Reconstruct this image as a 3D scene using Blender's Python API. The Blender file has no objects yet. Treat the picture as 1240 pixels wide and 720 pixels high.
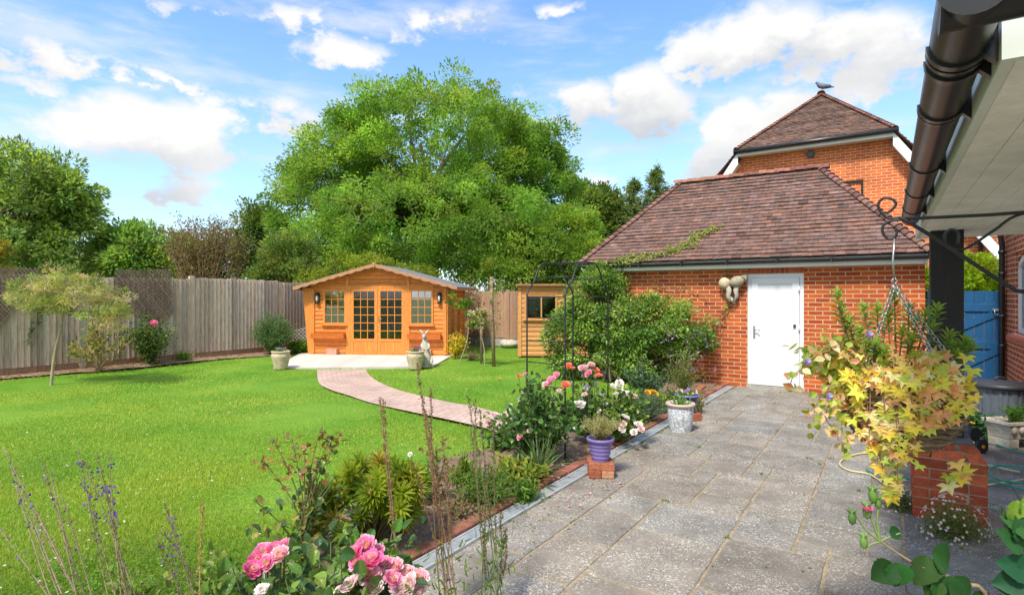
import bpy, math, random
import numpy as np
from mathutils import Vector, Matrix
random.seed(7); rng = np.random.default_rng(7)
R = math.radians
SC = bpy.context.scene; COL = SC.collection

# ------------------------------------------------------------------ camera, light, exposure
F = 682.0; CX = 620.0; HY = 357.0; H = 1.70
cam = bpy.data.cameras.new('camera'); camo = bpy.data.objects.new('camera', cam); COL.objects.link(camo)
cam.sensor_width = 36; cam.lens = F/1240*36; cam.shift_y = -3/1240; cam.clip_start = .05; cam.clip_end = 2000
camo.location = (0, 0, H); camo.rotation_euler = (R(90), 0, 0)
SC.camera = camo
SUN_AZ, SUN_EL = R(-151), R(54)          # azimuth clockwise from +Y
sd = Vector((math.sin(SUN_AZ)*math.cos(SUN_EL), math.cos(SUN_AZ)*math.cos(SUN_EL), math.sin(SUN_EL)))
sl = bpy.data.lights.new('sun', 'SUN'); sl.energy = 2.9; sl.angle = R(8); sl.color = (1, .94, .84)
so = bpy.data.objects.new('sun', sl); COL.objects.link(so); so.rotation_euler = sd.to_track_quat('Z', 'Y').to_euler(); so.location = (-10, -20, 30)
SC.view_settings.view_transform = 'Standard'; SC.view_settings.look = 'None'; SC.view_settings.gamma = 1
SC.view_settings.use_curve_mapping = False; SC.view_settings.exposure = .86
SC.cycles.max_bounces = 6; SC.cycles.diffuse_bounces = 4; SC.cycles.glossy_bounces = 3; SC.cycles.transparent_max_bounces = 8
SC.cycles.use_denoising = True

def world():
    w = bpy.data.worlds.new('World'); SC.world = w; w.use_nodes = True
    nt = w.node_tree; N = nt.nodes; L = nt.links; N.clear()
    out = N.new('ShaderNodeOutputWorld'); bg = N.new('ShaderNodeBackground'); bg.inputs[1].default_value = .142
    sky = N.new('ShaderNodeTexSky'); sky.sky_type = 'NISHITA'; sky.sun_disc = False
    sky.sun_elevation = SUN_EL; sky.sun_rotation = SUN_AZ; sky.air_density = 1.0; sky.dust_density = .8; sky.ozone_density = 1.6
    def math_(op, a, b=None, c=None, clamp=False):
        n = N.new('ShaderNodeMath'); n.operation = op; n.use_clamp = clamp
        for i, x in enumerate((a, b, c)):
            if x is None: continue
            if isinstance(x, (int, float)): n.inputs[i].default_value = x
            else: L.new(x, n.inputs[i])
        return n.outputs[0]
    tc = N.new('ShaderNodeTexCoord'); sep = N.new('ShaderNodeSeparateXYZ'); L.new(tc.outputs['Generated'], sep.inputs[0])
    az = math_('ARCTAN2', sep.outputs[0], sep.outputs[1]); el = math_('ARCSINE', sep.outputs[2])
    cmb = N.new('ShaderNodeCombineXYZ'); L.new(az, cmb.inputs[0]); L.new(math_('MULTIPLY', el, 1.5), cmb.inputs[1])
    def noise(scale, det, rough, vec=cmb.outputs[0], off=0.0):
        n = N.new('ShaderNodeTexNoise'); n.inputs['Scale'].default_value = scale; n.inputs['Detail'].default_value = det
        n.inputs['Roughness'].default_value = rough
        if off:
            a = N.new('ShaderNodeVectorMath'); a.operation = 'ADD'; a.inputs[1].default_value = (off, off*.7, off*1.3); L.new(vec, a.inputs[0]); vec = a.outputs[0]
        L.new(vec, n.inputs['Vector']); return n.outputs[0]
    n1 = noise(4.2, 9, .56); n2 = noise(13, 8, .6, off=5.0); n3 = noise(2.0, 4, .5, off=9.0)
    wx = math_('MULTIPLY', math_('SUBTRACT', n1, .5), .22); wy = math_('MULTIPLY', math_('SUBTRACT', n2, .5), .12)
    azw = math_('ADD', az, wx); elw = math_('ADD', el, wy)
    blobs = [ # px, py, rx, ry, weight    (directions of the cloud banks)
      (175,172,80,42,1.2),(120,185,50,38,.8),(240,175,60,40,.9),(190,225,120,26,.7),(330,135,62,26,.85),(290,160,36,22,.5),(350,190,50,22,.4),(60,62,85,26,.62),(130,85,90,16,.6),(215,100,60,11,.6),(15,25,70,26,.6),(30,95,70,16,.5),
      (300,285,240,20,.5),(400,22,120,16,.52),(430,60,70,16,.5),(570,18,68,24,.72),(290,10,120,12,.5),(705,125,58,30,1.0),(778,122,52,40,1.25),(860,62,60,26,.9),(925,45,90,36,1.05),(1010,50,100,40,1.1),
      (885,160,58,38,1.2),(850,200,52,36,1.1),(960,130,60,30,.8),(1070,70,70,40,.9),(740,210,110,16,.45),(60,262,130,26,.55),(700,8,50,12,.5),(1150,150,60,40,.5),(620,108,36,12,.5),
      (-260,120,120,70,.8),(-500,60,200,90,.8),(1500,100,200,90,.9)]
    dens = None; top = None
    for (px, py, rx, ry, wt) in blobs:
        x, z = (px-CX)/F, (HY-py)/F
        a0 = math.atan2(x, 1); e0 = math.atan2(z, math.sqrt(1+x*x)); ra = rx/F*math.cos(a0)**1.5*1.02; re = ry/F*1.02/math.sqrt(1+x*x)
        dx = math_('MULTIPLY', math_('SUBTRACT', azw, a0), 1/ra); dy = math_('MULTIPLY', math_('SUBTRACT', elw, e0), 1/re)
        d2 = math_('ADD', math_('MULTIPLY', dx, dx), math_('MULTIPLY', dy, dy))
        v = math_('MULTIPLY', math_('EXPONENT', math_('MULTIPLY', d2, -1.0)), wt)
        t = math_('MULTIPLY', v, dy)
        dens = v if dens is None else math_('MAXIMUM', dens, v)
        top = t if top is None else math_('ADD', top, t)
    # the half of the sky behind the camera carries broken cloud of the same kind
    back = math_('MULTIPLY', math_('GREATER_THAN', math_('ABSOLUTE', az), 1.3), math_('MULTIPLY', n3, 1.1))
    dens = math_('ADD', dens, back)
    dens = math_('MINIMUM', dens, 1.05)
    dn = math_('ADD', dens, math_('MULTIPLY', math_('SUBTRACT', n2, .5), 1.5))
    dn = math_('ADD', dn, math_('MULTIPLY', math_('SUBTRACT', n1, .5), 1.9))
    mr = N.new('ShaderNodeMapRange'); mr.interpolation_type = 'SMOOTHSTEP'; L.new(dn, mr.inputs[0])
    mr.inputs[1].default_value = .30; mr.inputs[2].default_value = .74
    # thin high streaks of cirrus over the clear part
    st = N.new('ShaderNodeVectorMath'); st.operation = 'MULTIPLY'; st.inputs[1].default_value = (2.2, 6.5, 1); L.new(cmb.outputs[0], st.inputs[0])
    rt_ = N.new('ShaderNodeVectorRotate'); rt_.inputs['Angle'].default_value = .35; L.new(st.outputs[0], rt_.inputs[0])
    nc = noise(1.6, 10, .62, vec=rt_.outputs[0], off=2.0); mc = N.new('ShaderNodeMapRange'); mc.interpolation_type = 'SMOOTHSTEP'; L.new(nc, mc.inputs[0]); mc.inputs[1].default_value = .46; mc.inputs[2].default_value = .72; mc.inputs[4].default_value = .55
    cov = math_('MAXIMUM', mr.outputs[0], mc.outputs[0])
    shade = math_('ADD', math_('MULTIPLY', top, .55), math_('MULTIPLY', math_('SUBTRACT', n1, .5), 1.6))
    mr2 = N.new('ShaderNodeMapRange'); L.new(shade, mr2.inputs[0]); mr2.inputs[1].default_value = -.62; mr2.inputs[2].default_value = .12
    cc = N.new('ShaderNodeMix'); cc.data_type = 'RGBA'; L.new(mr2.outputs[0], cc.inputs[0])
    cc.inputs[6].default_value = (2.35, 2.5, 2.7, 1); cc.inputs[7].default_value = (3.95, 3.92, 3.88, 1)
    # low haze near the horizon, and the tint of the clear air
    hz = N.new('ShaderNodeMapRange'); L.new(el, hz.inputs[0]); hz.inputs[1].default_value = 0; hz.inputs[2].default_value = .42; hz.inputs[3].default_value = .34; hz.inputs[4].default_value = 0
    sk = N.new('ShaderNodeMix'); sk.data_type = 'RGBA'; sk.blend_type = 'MULTIPLY'; sk.inputs[0].default_value = 1; L.new(sky.outputs[0], sk.inputs[6]); sk.inputs[7].default_value = (.86, 1.05, 1.2, 1)
    s2 = N.new('ShaderNodeMix'); s2.data_type = 'RGBA'; L.new(hz.outputs[0], s2.inputs[0]); L.new(sk.outputs[2], s2.inputs[6]); s2.inputs[7].default_value = (3.0, 3.35, 3.8, 1)
    mx = N.new('ShaderNodeMix'); mx.data_type = 'RGBA'; L.new(cov, mx.inputs[0]); L.new(s2.outputs[2], mx.inputs[6]); L.new(cc.outputs[2], mx.inputs[7])
    L.new(mx.outputs[2], bg.inputs[0]); L.new(bg.outputs[0], out.inputs[0])
world()

# ------------------------------------------------------------------ frames
CU, SU = .831, .556            # garden axes: u (away, along the patio) and v (to the right)
ROTG = -math.atan2(SU, CU)
def G(a, b, z=0.0): return Vector((a*SU+b*CU, a*CU-b*SU, z))
def ab(p): return (p[0]*SU+p[1]*CU, p[0]*CU-p[1]*SU)
def PG(px, py): Y = F*H/(py-HY); return Vector(((px-CX)/F*Y, Y, 0))
def PD(px, py, Y): return Vector(((px-CX)/F*Y, Y, H-(py-HY)/F*Y))

# ------------------------------------------------------------------ mesh builder
class MB:
    def __init__(s): s.V = []; s.F = []; s.C = []; s.n = 0
    def add(s, V, Fc, col=(1, 1, 1), smooth=False):
        V = np.asarray(V, float).reshape(-1, 3)
        if isinstance(Fc, np.ndarray): groups = [Fc]
        else:
            d = {}
            for f in Fc: d.setdefault(len(f), []).append(f)
            groups = [np.array(x, int) for x in d.values()]
        for g in groups: s.F.append((g+s.n, smooth))
        c = np.asarray(col, float)
        if c.ndim == 1: c = np.tile(c, (len(V), 1))
        s.C.append(c); s.V.append(V); s.n += len(V); return s
    def box(s, c, size, rot=None, col=(1, 1, 1), taper=None):
        hx, hy, hz = size[0]/2, size[1]/2, size[2]/2
        V = np.array([(x, y, z) for z in (-hz, hz) for x, y in ((-hx, -hy), (hx, -hy), (hx, hy), (-hx, hy))])
        if taper: V[4:, 0] *= taper; V[4:, 1] *= taper
        if rot is not None:
            if isinstance(rot, (int, float)): rot = Matrix.Rotation(rot, 3, 'Z')
            V = V @ np.array(rot).T
        V = V + np.array(c)
        return s.add(V, np.array([(3, 2, 1, 0), (4, 5, 6, 7), (0, 1, 5, 4), (1, 2, 6, 5), (2, 3, 7, 6), (3, 0, 4, 7)]), col)
    def bbox(s, lo, hi, col=(1, 1, 1)):
        lo = np.array(lo, float); hi = np.array(hi, float); return s.box((lo+hi)/2, hi-lo, None, col)
    def bev(s, c, size, b=.01, rot=None, col=(1, 1, 1)):   # box with chamfered top and bottom edges
        hx, hy, hz = size[0]/2, size[1]/2, size[2]/2; V = []
        for z, k in ((-hz, b), (-hz+b, 0), (hz-b, 0), (hz, b)):
            for x, y in ((-1, -1), (1, -1), (1, 1), (-1, 1)): V.append((x*(hx-k), y*(hy-k), z))
        V = np.array(V); Fc = [(3, 2, 1, 0), (12, 13, 14, 15)]
        for r in range(3):
            for k in range(4): a, b2 = r*4+k, r*4+(k+1) % 4; Fc.append((a, b2, b2+4, a+4))
        if rot is not None:
            if isinstance(rot, (int, float)): rot = Matrix.Rotation(rot, 3, 'Z')
            V = V @ np.array(rot).T
        return s.add(V+np.array(c), Fc, col)
    def beam(s, p, q, w, h, col=(1, 1, 1), up=(0, 0, 1)):
        p = Vector(p); q = Vector(q); d = (q-p); L = d.length; d.normalize(); x = d.cross(Vector(up))
        if x.length < 1e-4: x = d.cross(Vector((0, 1, 0)))
        x.normalize(); z = x.cross(d)
        M = Matrix((x, d, z)).transposed(); return s.box((p+q)/2, (w, L, h), M, col)
    def tube(s, pts, rad, seg=8, col=(1, 1, 1), cap=True, smooth=True):
        P = np.array([tuple(p) for p in pts], float); n = len(P)
        rad = np.full(n, rad) if np.isscalar(rad) else np.array(rad, float)
        T = np.gradient(P, axis=0) if n > 2 else np.tile(P[1]-P[0], (2, 1))
        T /= (np.linalg.norm(T, axis=1, keepdims=True)+1e-12)
        ref = np.array([0, 0, 1.]) if abs(T[0][2]) < .9 else np.array([1., 0, 0])
        x = np.cross(T[0], ref); x /= np.linalg.norm(x); V = []
        an = np.linspace(0, 2*np.pi, seg, endpoint=False)
        for i in range(n):
            x = x-T[i]*x.dot(T[i]); x /= (np.linalg.norm(x)+1e-12); y = np.cross(T[i], x)
            V.append(P[i]+rad[i]*(np.outer(np.cos(an), x)+np.outer(np.sin(an), y)))
        V = np.vstack(V); Fc = []
        k = np.arange(seg); k2 = (k+1) % seg
        Q = np.vstack([np.stack([i*seg+k, i*seg+k2, (i+1)*seg+k2, (i+1)*seg+k], 1) for i in range(n-1)])
        s.add(V, Q, col, smooth)
        if cap:
            s.F.append((np.array([list(range(seg))[::-1]])+s.n-len(V), False)); s.F.append((np.array([list(range(seg))])+s.n-seg, False))
        return s
    def lathe(s, prof, seg=24, c=(0, 0, 0), col=(1, 1, 1), smooth=True, rib=None):
        V = []
        for i, (r, z) in enumerate(prof):
            for k in range(seg):
                a = 2*math.pi*k/seg; rr = r*(1 if rib is None else rib(a, z)); V.append((c[0]+rr*math.cos(a), c[1]+rr*math.sin(a), c[2]+z))
        k = np.arange(seg); k2 = (k+1) % seg
        Q = np.vstack([np.stack([i*seg+k, i*seg+k2, (i+1)*seg+k2, (i+1)*seg+k], 1) for i in range(len(prof)-1)])
        return s.add(V, Q, col, smooth)
    def ell(s, c, r, seg=12, ring=8, rot=None, col=(1, 1, 1)):
        V = []
        for i in range(ring+1):
            t = math.pi*i/ring; rr = max(math.sin(t), 1e-3)
            for k in range(seg): a = 2*math.pi*k/seg; V.append((r[0]*rr*math.cos(a), r[1]*rr*math.sin(a), -r[2]*math.cos(t)))
        V = np.array(V)
        if rot is not None: V = V @ np.array(rot).T
        k = np.arange(seg); k2 = (k+1) % seg
        Q = np.vstack([np.stack([i*seg+k, i*seg+k2, (i+1)*seg+k2, (i+1)*seg+k], 1) for i in range(ring)])
        return s.add(V+np.array(tuple(c)), Q, col, True)
    def prism(s, pts, vec, col=(1, 1, 1)):   # planar outline extruded by vec
        P = np.array([tuple(p) for p in pts], float); v = np.array(tuple(vec), float); n = len(P)
        Fc = [tuple(range(n))[::-1], tuple(range(n, 2*n))]+[(i, (i+1) % n, (i+1) % n+n, i+n) for i in range(n)]
        return s.add(np.vstack([P, P+v]), Fc, col)
    def leaves(s, pos, dr, nm, ln, wd, shape='leaf', col=(1, 1, 1), smooth=False):
        pos = np.asarray(pos, float); n = len(pos)
        if n == 0: return s
        dr = np.asarray(dr, float); dr = dr/(np.linalg.norm(dr, axis=1, keepdims=True)+1e-9)
        nm = np.asarray(nm, float); x = np.cross(dr, nm); x /= (np.linalg.norm(x, axis=1, keepdims=True)+1e-9); z = np.cross(x, dr)
        ln = np.broadcast_to(np.asarray(ln, float), (n,)); wd = np.broadcast_to(np.asarray(wd, float), (n,))
        T, Fq = SH[shape]; T = np.array(T, float)
        V = (pos[:, None, :] + (T[None, :, 0]*wd[:, None])[..., None]*x[:, None, :] + (T[None, :, 1]*ln[:, None])[..., None]*dr[:, None, :]
             + (T[None, :, 2]*ln[:, None])[..., None]*z[:, None, :])
        k = len(T); off = (np.arange(n)*k)
        c = np.asarray(col, float)
        if c.ndim == 2: c = np.repeat(c, k, axis=0)
        V = V.reshape(-1, 3); base = s.n
        s.V.append(V); s.C.append(c if c.ndim == 2 else np.tile(c, (len(V), 1))); s.n += len(V)
        d = {}
        for f in Fq: d.setdefault(len(f), []).append(f)
        for fs in d.values():
            fs = np.array(fs); s.F.append(((fs[None]+off[:, None, None]).reshape(-1, fs.shape[1])+base, smooth))
        return s
    def mesh(s, name, mat):
        me = bpy.data.meshes.new(name); V = np.vstack(s.V); C = np.vstack(s.C)
        me.vertices.add(len(V)); me.vertices.foreach_set('co', V.astype(np.float32).ravel())
        loops = np.concatenate([f.ravel() for f, _ in s.F]); tot = np.concatenate([np.full(len(f), f.shape[1]) for f, _ in s.F])
        sm = np.concatenate([np.full(len(f), b) for f, b in s.F]); st = np.concatenate([[0], np.cumsum(tot)[:-1]])
        me.loops.add(len(loops)); me.loops.foreach_set('vertex_index', loops.astype(np.int32))
        me.polygons.add(len(tot)); me.polygons.foreach_set('loop_start', st.astype(np.int32)); me.polygons.foreach_set('loop_total', tot.astype(np.int32))
        me.update(calc_edges=True); me.polygons.foreach_set('use_smooth', sm)
        at = me.color_attributes.new('Col', 'FLOAT_COLOR', 'POINT'); at.data.foreach_set('color', np.hstack([C, np.ones((len(C), 1))]).astype(np.float32).ravel())
        me.materials.append(mat); me.validate(); return me
    def build(s, name, mat, parent=None, label=None):
        o = bpy.data.objects.new(name, s.mesh(name, mat)); COL.objects.link(o)
        if parent is not None: o.parent = parent
        if label: o['label'] = label
        return o

def _ivy():
    a = [(-90, .0), (-50, .42), (-20, .62), (5, .36), (35, .78), (62, .42), (90, 1.0), (118, .42), (145, .78), (175, .36), (200, .62), (230, .42)]
    V = [(0, .35, .0)]+[(r*math.cos(R(t))*.95, .35+r*math.sin(R(t))*.65, -.06*(1 if r > .5 else -.6)) for t, r in a]
    return V, [(0, i, i % 12+1) for i in range(1, 13)]
def _bigleaf():
    V = []; Fq = []; NV, NU = 14, 8
    for i in range(NV+1):
        t = i/NV; w = (math.sin(math.pi*min(1, t*1.02)**.78))**.75*.5 if 0 < t < 1 else 0
        for j in range(NU+1):
            s = (j/NU)*2-1; ser = 1+(.05 if i % 2 else -.02)*(abs(s) == 1); z = .16*abs(s)**1.3*w*2-.22*t*t+.022*math.sin((t*9-abs(s)*1.6)*6.28/1.0)*abs(s)**.4*(w*2); V.append((s*w*ser, t-abs(s)*.05*w, z))
    for i in range(NV):
        for j in range(NU): a = i*(NU+1)+j; Fq.append((a, a+1, a+NU+2, a+NU+1))
    return V, Fq
def _petal():
    V = [(-.22, 0, 0), (.22, 0, 0), (-.5, .5, .10), (0, .5, -.05), (.5, .5, .10), (-.38, .95, .22), (0, 1.02, .1), (.38, .95, .22)]
    return V, [(0, 1, 4, 3), (0, 3, 2), (2, 3, 6, 5), (3, 4, 7, 6)]
SH = {'diamond': ([(0, 0, 0), (.5, .45, .05), (0, 1, -.03), (-.5, .45, .05)], [(0, 1, 2, 3)]),
      'leaf': ([(0, 0, 0), (.42, .28, .07), (.44, .62, .05), (0, 1, -.08), (-.42, .28, .07), (-.44, .62, .05)], [(0, 1, 2, 3), (0, 3, 5, 4)]),
      'roseleaf': ([(0, 0, 0), (.3, .12, .05), (.46, .3, .10), (.5, .5, .09), (.38, .74, .04), (0, 1, -.14), (-.3, .12, .05), (-.46, .3, .10), (-.5, .5, .09), (-.38, .74, .04), (0, .3, 0), (0, .55, -.01), (0, .78, -.05)], [(0, 1, 2, 10), (10, 2, 3, 11), (11, 3, 4, 12), (12, 4, 5), (0, 10, 7, 6), (10, 11, 8, 7), (11, 12, 9, 8), (12, 5, 9)]),
      'round': ([(0, 0, 0), (.36, .12, .05), (.5, .42, .08), (.4, .75, .05), (0, 1, -.06), (-.36, .12, .05), (-.5, .42, .08), (-.4, .75, .05), (0, .45, -.01)],
                [(0, 1, 2, 8), (8, 2, 3, 4), (0, 8, 6, 5), (8, 4, 7, 6)]),
      'blade': ([(-.5, 0, 0), (.5, 0, 0), (.42, .55, .06), (-.42, .55, .06), (0, 1, -.1)], [(0, 1, 2, 3), (3, 2, 4)]),
      'tri': ([(-.5, 0, 0), (.5, 0, 0), (.15, 1, 0)], [(0, 1, 2)]),
      'ivy': _ivy(), 'petal': _petal(), 'bigleaf': _bigleaf()}

# ------------------------------------------------------------------ things
def empty(name, loc, rz=0): o = bpy.data.objects.new(name, None); COL.objects.link(o); o.location = loc; o.rotation_euler = (0, 0, rz); o.empty_display_size = .1; return o
def tag(o, label, cat, group=None, kind=None):
    o['label'] = label; o['category'] = cat
    if group: o['group'] = group
    if kind: o['kind'] = kind
    return o
def thing(name, label, cat, loc, rz=0, group=None): return tag(empty(name, loc, rz), label, cat, group)
def struct(name, mb, mat): o = mb.build(name, mat); o['kind'] = 'structure'; return o
def copy_tree(o, parent=None):
    c = o.copy(); COL.objects.link(c)
    if parent is not None: c.parent = parent
    for ch in list(o.children): copy_tree(ch, c)
    return c

# ------------------------------------------------------------------ materials
MATS = {}
def pm(name, col, rough=.7, nscale=6., namt=.25, bump=.0, bscale=None, stretch=(1, 1, 1), metal=0., spec=.4, fine=0., coords='Object', col2=None):
    if name in MATS: return MATS[name]
    m = bpy.data.materials.new(name); MATS[name] = m; m.use_nodes = True; nt = m.node_tree; N = nt.nodes; L = nt.links
    p = N['Principled BSDF']; p.inputs['Roughness'].default_value = rough; p.inputs['Metallic'].default_value = metal; p.inputs['Specular IOR Level'].default_value = spec
    tc = N.new('ShaderNodeTexCoord'); mp = N.new('ShaderNodeMapping'); mp.inputs['Scale'].default_value = stretch; L.new(tc.outputs[coords], mp.inputs[0])
    n = N.new('ShaderNodeTexNoise'); n.inputs['Scale'].default_value = nscale; n.inputs['Detail'].default_value = 6; n.inputs['Roughness'].default_value = .62; L.new(mp.outputs[0], n.inputs[0])
    mr = N.new('ShaderNodeMapRange'); L.new(n.outputs[0], mr.inputs[0]); mr.inputs[1].default_value = .28; mr.inputs[2].default_value = .72
    a = N.new('ShaderNodeMix'); a.data_type = 'RGBA'; L.new(mr.outputs[0], a.inputs[0])
    c2 = col2 if col2 else tuple(c*(1+namt) for c in col); c1 = col if col2 else tuple(c*(1-namt) for c in col)
    a.inputs[6].default_value = (*c1, 1); a.inputs[7].default_value = (*c2, 1)
    at = N.new('ShaderNodeAttribute'); at.attribute_name = 'Col'
    mu = N.new('ShaderNodeMix'); mu.data_type = 'RGBA'; mu.blend_type = 'MULTIPLY'; mu.inputs[0].default_value = 1; L.new(a.outputs[2], mu.inputs[6]); L.new(at.outputs[0], mu.inputs[7])
    res = mu.outputs[2]
    if fine:
        n2 = N.new('ShaderNodeTexNoise'); n2.inputs['Scale'].default_value = nscale*9; n2.inputs['Detail'].default_value = 5; L.new(mp.outputs[0], n2.inputs[0])
        r2 = N.new('ShaderNodeMapRange'); L.new(n2.outputs[0], r2.inputs[0]); r2.inputs[1].default_value = .3; r2.inputs[2].default_value = .7; r2.inputs[3].default_value = 1-fine; r2.inputs[4].default_value = 1+fine
        v = N.new('ShaderNodeVectorMath'); v.operation = 'SCALE'; L.new(res, v.inputs[0]); L.new(r2.outputs[0], v.inputs['Scale']); res = v.outputs[0]
    L.new(res, p.inputs['Base Color'])
    if bump:
        b = N.new('ShaderNodeBump'); b.inputs['Strength'].default_value = min(1, bump); b.inputs['Distance'].default_value = .01*max(1, bump)
        nb = N.new('ShaderNodeTexNoise'); nb.inputs['Scale'].default_value = bscale or nscale*5; nb.inputs['Detail'].default_value = 5; L.new(mp.outputs[0], nb.inputs[0])
        L.new(nb.outputs[0], b.inputs['Height']); L.new(b.outputs[0], p.inputs['Normal'])
    return m
def leafmat(name, trans=.35, rough=.45, spec=.35, tint=(1, 1, 1)):
    if name in MATS: return MATS[name]
    m = bpy.data.materials.new(name); MATS[name] = m; m.use_nodes = True; nt = m.node_tree; N = nt.nodes; L = nt.links
    p = N['Principled BSDF']; p.inputs['Roughness'].default_value = rough; p.inputs['Specular IOR Level'].default_value = spec
    at = N.new('ShaderNodeAttribute'); at.attribute_name = 'Col'
    tc = N.new('ShaderNodeTexCoord'); n = N.new('ShaderNodeTexNoise'); n.inputs['Scale'].default_value = 60; L.new(tc.outputs['Object'], n.inputs[0])
    mr = N.new('ShaderNodeMapRange'); L.new(n.outputs[0], mr.inputs[0]); mr.inputs[3].default_value = .75; mr.inputs[4].default_value = 1.25
    v = N.new('ShaderNodeVectorMath'); v.operation = 'SCALE'; L.new(at.outputs[0], v.inputs[0]); L.new(mr.outputs[0], v.inputs['Scale'])
    L.new(v.outputs[0], p.inputs['Base Color'])
    t = N.new('ShaderNodeBsdfTranslucent'); vt = N.new('ShaderNodeVectorMath'); vt.operation = 'MULTIPLY'; vt.inputs[1].default_value = (1.35, 1.25, .6) if tint == (1, 1, 1) else tint
    L.new(v.outputs[0], vt.inputs[0]); L.new(vt.outputs[0], t.inputs[0])
    mx = N.new('ShaderNodeMixShader'); mx.inputs[0].default_value = trans; L.new(p.outputs[0], mx.inputs[1]); L.new(t.outputs[0], mx.inputs[2])
    L.new(mx.outputs[0], N['Material Output'].inputs[0]); return m
def brickmat(name, c1, c2, mortar, w=.225, h=.075, m_=.010, bump=.6, uv=False, off=.5, dark=None, msm=.1, rough=.85, freq=2):
    m = bpy.data.materials.new(name); MATS[name] = m; m.use_nodes = True; nt = m.node_tree; N = nt.nodes; L = nt.links
    p = N['Principled BSDF']; p.inputs['Roughness'].default_value = rough; p.inputs['Specular IOR Level'].default_value = .25
    tc = N.new('ShaderNodeTexCoord')
    if uv: vec = tc.outputs['UV']
    else:
        s = N.new('ShaderNodeSeparateXYZ'); L.new(tc.outputs['Object'], s.inputs[0]); sn = N.new('ShaderNodeSeparateXYZ'); L.new(tc.outputs['Normal'], sn.inputs[0])
        ab_ = N.new('ShaderNodeMath'); ab_.operation = 'ABSOLUTE'; L.new(sn.outputs[0], ab_.inputs[0]); g = N.new('ShaderNodeMath'); g.operation = 'GREATER_THAN'; L.new(ab_.outputs[0], g.inputs[0]); g.inputs[1].default_value = .6
        mf = N.new('ShaderNodeMix'); L.new(g.outputs[0], mf.inputs[0]); L.new(s.outputs[0], mf.inputs[2]); L.new(s.outputs[1], mf.inputs[3])
        cb = N.new('ShaderNodeCombineXYZ'); L.new(mf.outputs[0], cb.inputs[0]); L.new(s.outputs[2], cb.inputs[1]); vec = cb.outputs[0]
    # hand-laid unevenness
    nz = N.new('ShaderNodeTexNoise'); nz.inputs['Scale'].default_value = 9; L.new(vec, nz.inputs[0])
    wv = N.new('ShaderNodeVectorMath'); wv.operation = 'MULTIPLY_ADD'; wv.inputs[1].default_value = (.008, .008, 0); L.new(nz.outputs[1], wv.inputs[0]); L.new(vec, wv.inputs[2])
    b = N.new('ShaderNodeTexBrick'); L.new(wv.outputs[0], b.inputs[0]); b.offset = off; b.offset_frequency = freq; b.inputs['Scale'].default_value = 1
    b.inputs['Brick Width'].default_value = w; b.inputs['Row Height'].default_value = h; b.inputs['Mortar Size'].default_value = m_/2; b.inputs['Mortar Smooth'].default_value = msm
    b.inputs['Color1'].default_value = (*c1, 1); b.inputs['Color2'].default_value = (*c2, 1); b.inputs['Mortar'].default_value = (*mortar, 1); b.inputs['Bias'].default_value = 0
    n2 = N.new('ShaderNodeTexNoise'); n2.inputs['Scale'].default_value = 45; n2.inputs['Detail'].default_value = 6; L.new(vec, n2.inputs[0])
    n3 = N.new('ShaderNodeTexNoise'); n3.inputs['Scale'].default_value = 1.3; n3.inputs['Detail'].default_value = 5; L.new(vec, n3.inputs[0])
    r = N.new('ShaderNodeMath'); r.operation = 'MULTIPLY_ADD'; L.new(n2.outputs[0], r.inputs[0]); r.inputs[1].default_value = .7; r.inputs[2].default_value = .62
    r3 = N.new('ShaderNodeMath'); r3.operation = 'MULTIPLY_ADD'; L.new(n3.outputs[0], r3.inputs[0]); r3.inputs[1].default_value = .8; r3.inputs[2].default_value = .6
    mm = N.new('ShaderNodeMath'); mm.operation = 'MULTIPLY'; L.new(r.outputs[0], mm.inputs[0]); L.new(r3.outputs[0], mm.inputs[1])
    v = N.new('ShaderNodeVectorMath'); v.operation = 'SCALE'; L.new(b.outputs[0], v.inputs[0]); L.new(mm.outputs[0], v.inputs['Scale'])
    at = N.new('ShaderNodeAttribute'); at.attribute_name = 'Col'; v2 = N.new('ShaderNodeVectorMath'); v2.operation = 'MULTIPLY'; L.new(v.outputs[0], v2.inputs[0]); L.new(at.outputs[0], v2.inputs[1])
    L.new(v2.outputs[0], p.inputs['Base Color'])
    sb = N.new('ShaderNodeMath'); sb.operation = 'SUBTRACT'; L.new(n2.outputs[0], sb.inputs[0]); sb.inputs[0].default_value = 0; L.new(b.outputs[1], sb.inputs[1])
    mb_ = N.new('ShaderNodeMath'); mb_.operation = 'MULTIPLY_ADD'; L.new(n2.outputs[0], mb_.inputs[0]); mb_.inputs[1].default_value = .35
    ng = N.new('ShaderNodeMath'); ng.operation = 'MULTIPLY'; L.new(b.outputs[1], ng.inputs[0]); ng.inputs[1].default_value = -1; L.new(ng.outputs[0], mb_.inputs[2])
    bp = N.new('ShaderNodeBump'); bp.inputs['Strength'].default_value = bump; bp.inputs['Distance'].default_value = .008; L.new(mb_.outputs[0], bp.inputs['Height']); L.new(bp.outputs[0], p.inputs['Normal'])
    return m
def glassmat(add=.05, nm='window_glass'):
    m = bpy.data.materials.new(nm); m.use_nodes = True; nt = m.node_tree; N = nt.nodes; L = nt.links
    gl = N.new('ShaderNodeBsdfGlossy'); gl.inputs['Roughness'].default_value = .02; tr = N.new('ShaderNodeBsdfTransparent'); tr.inputs[0].default_value = (.8, .85, .85, 1)
    lw = N.new('ShaderNodeFresnel'); lw.inputs[0].default_value = 1.5; mx = N.new('ShaderNodeMixShader'); ad = N.new('ShaderNodeMath'); ad.operation = 'ADD'; ad.inputs[1].default_value = add
    L.new(lw.outputs[0], ad.inputs[0]); L.new(ad.outputs[0], mx.inputs[0]); L.new(tr.outputs[0], mx.inputs[1]); L.new(gl.outputs[0], mx.inputs[2]); L.new(mx.outputs[0], N['Material Output'].inputs[0]); return m

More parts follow.
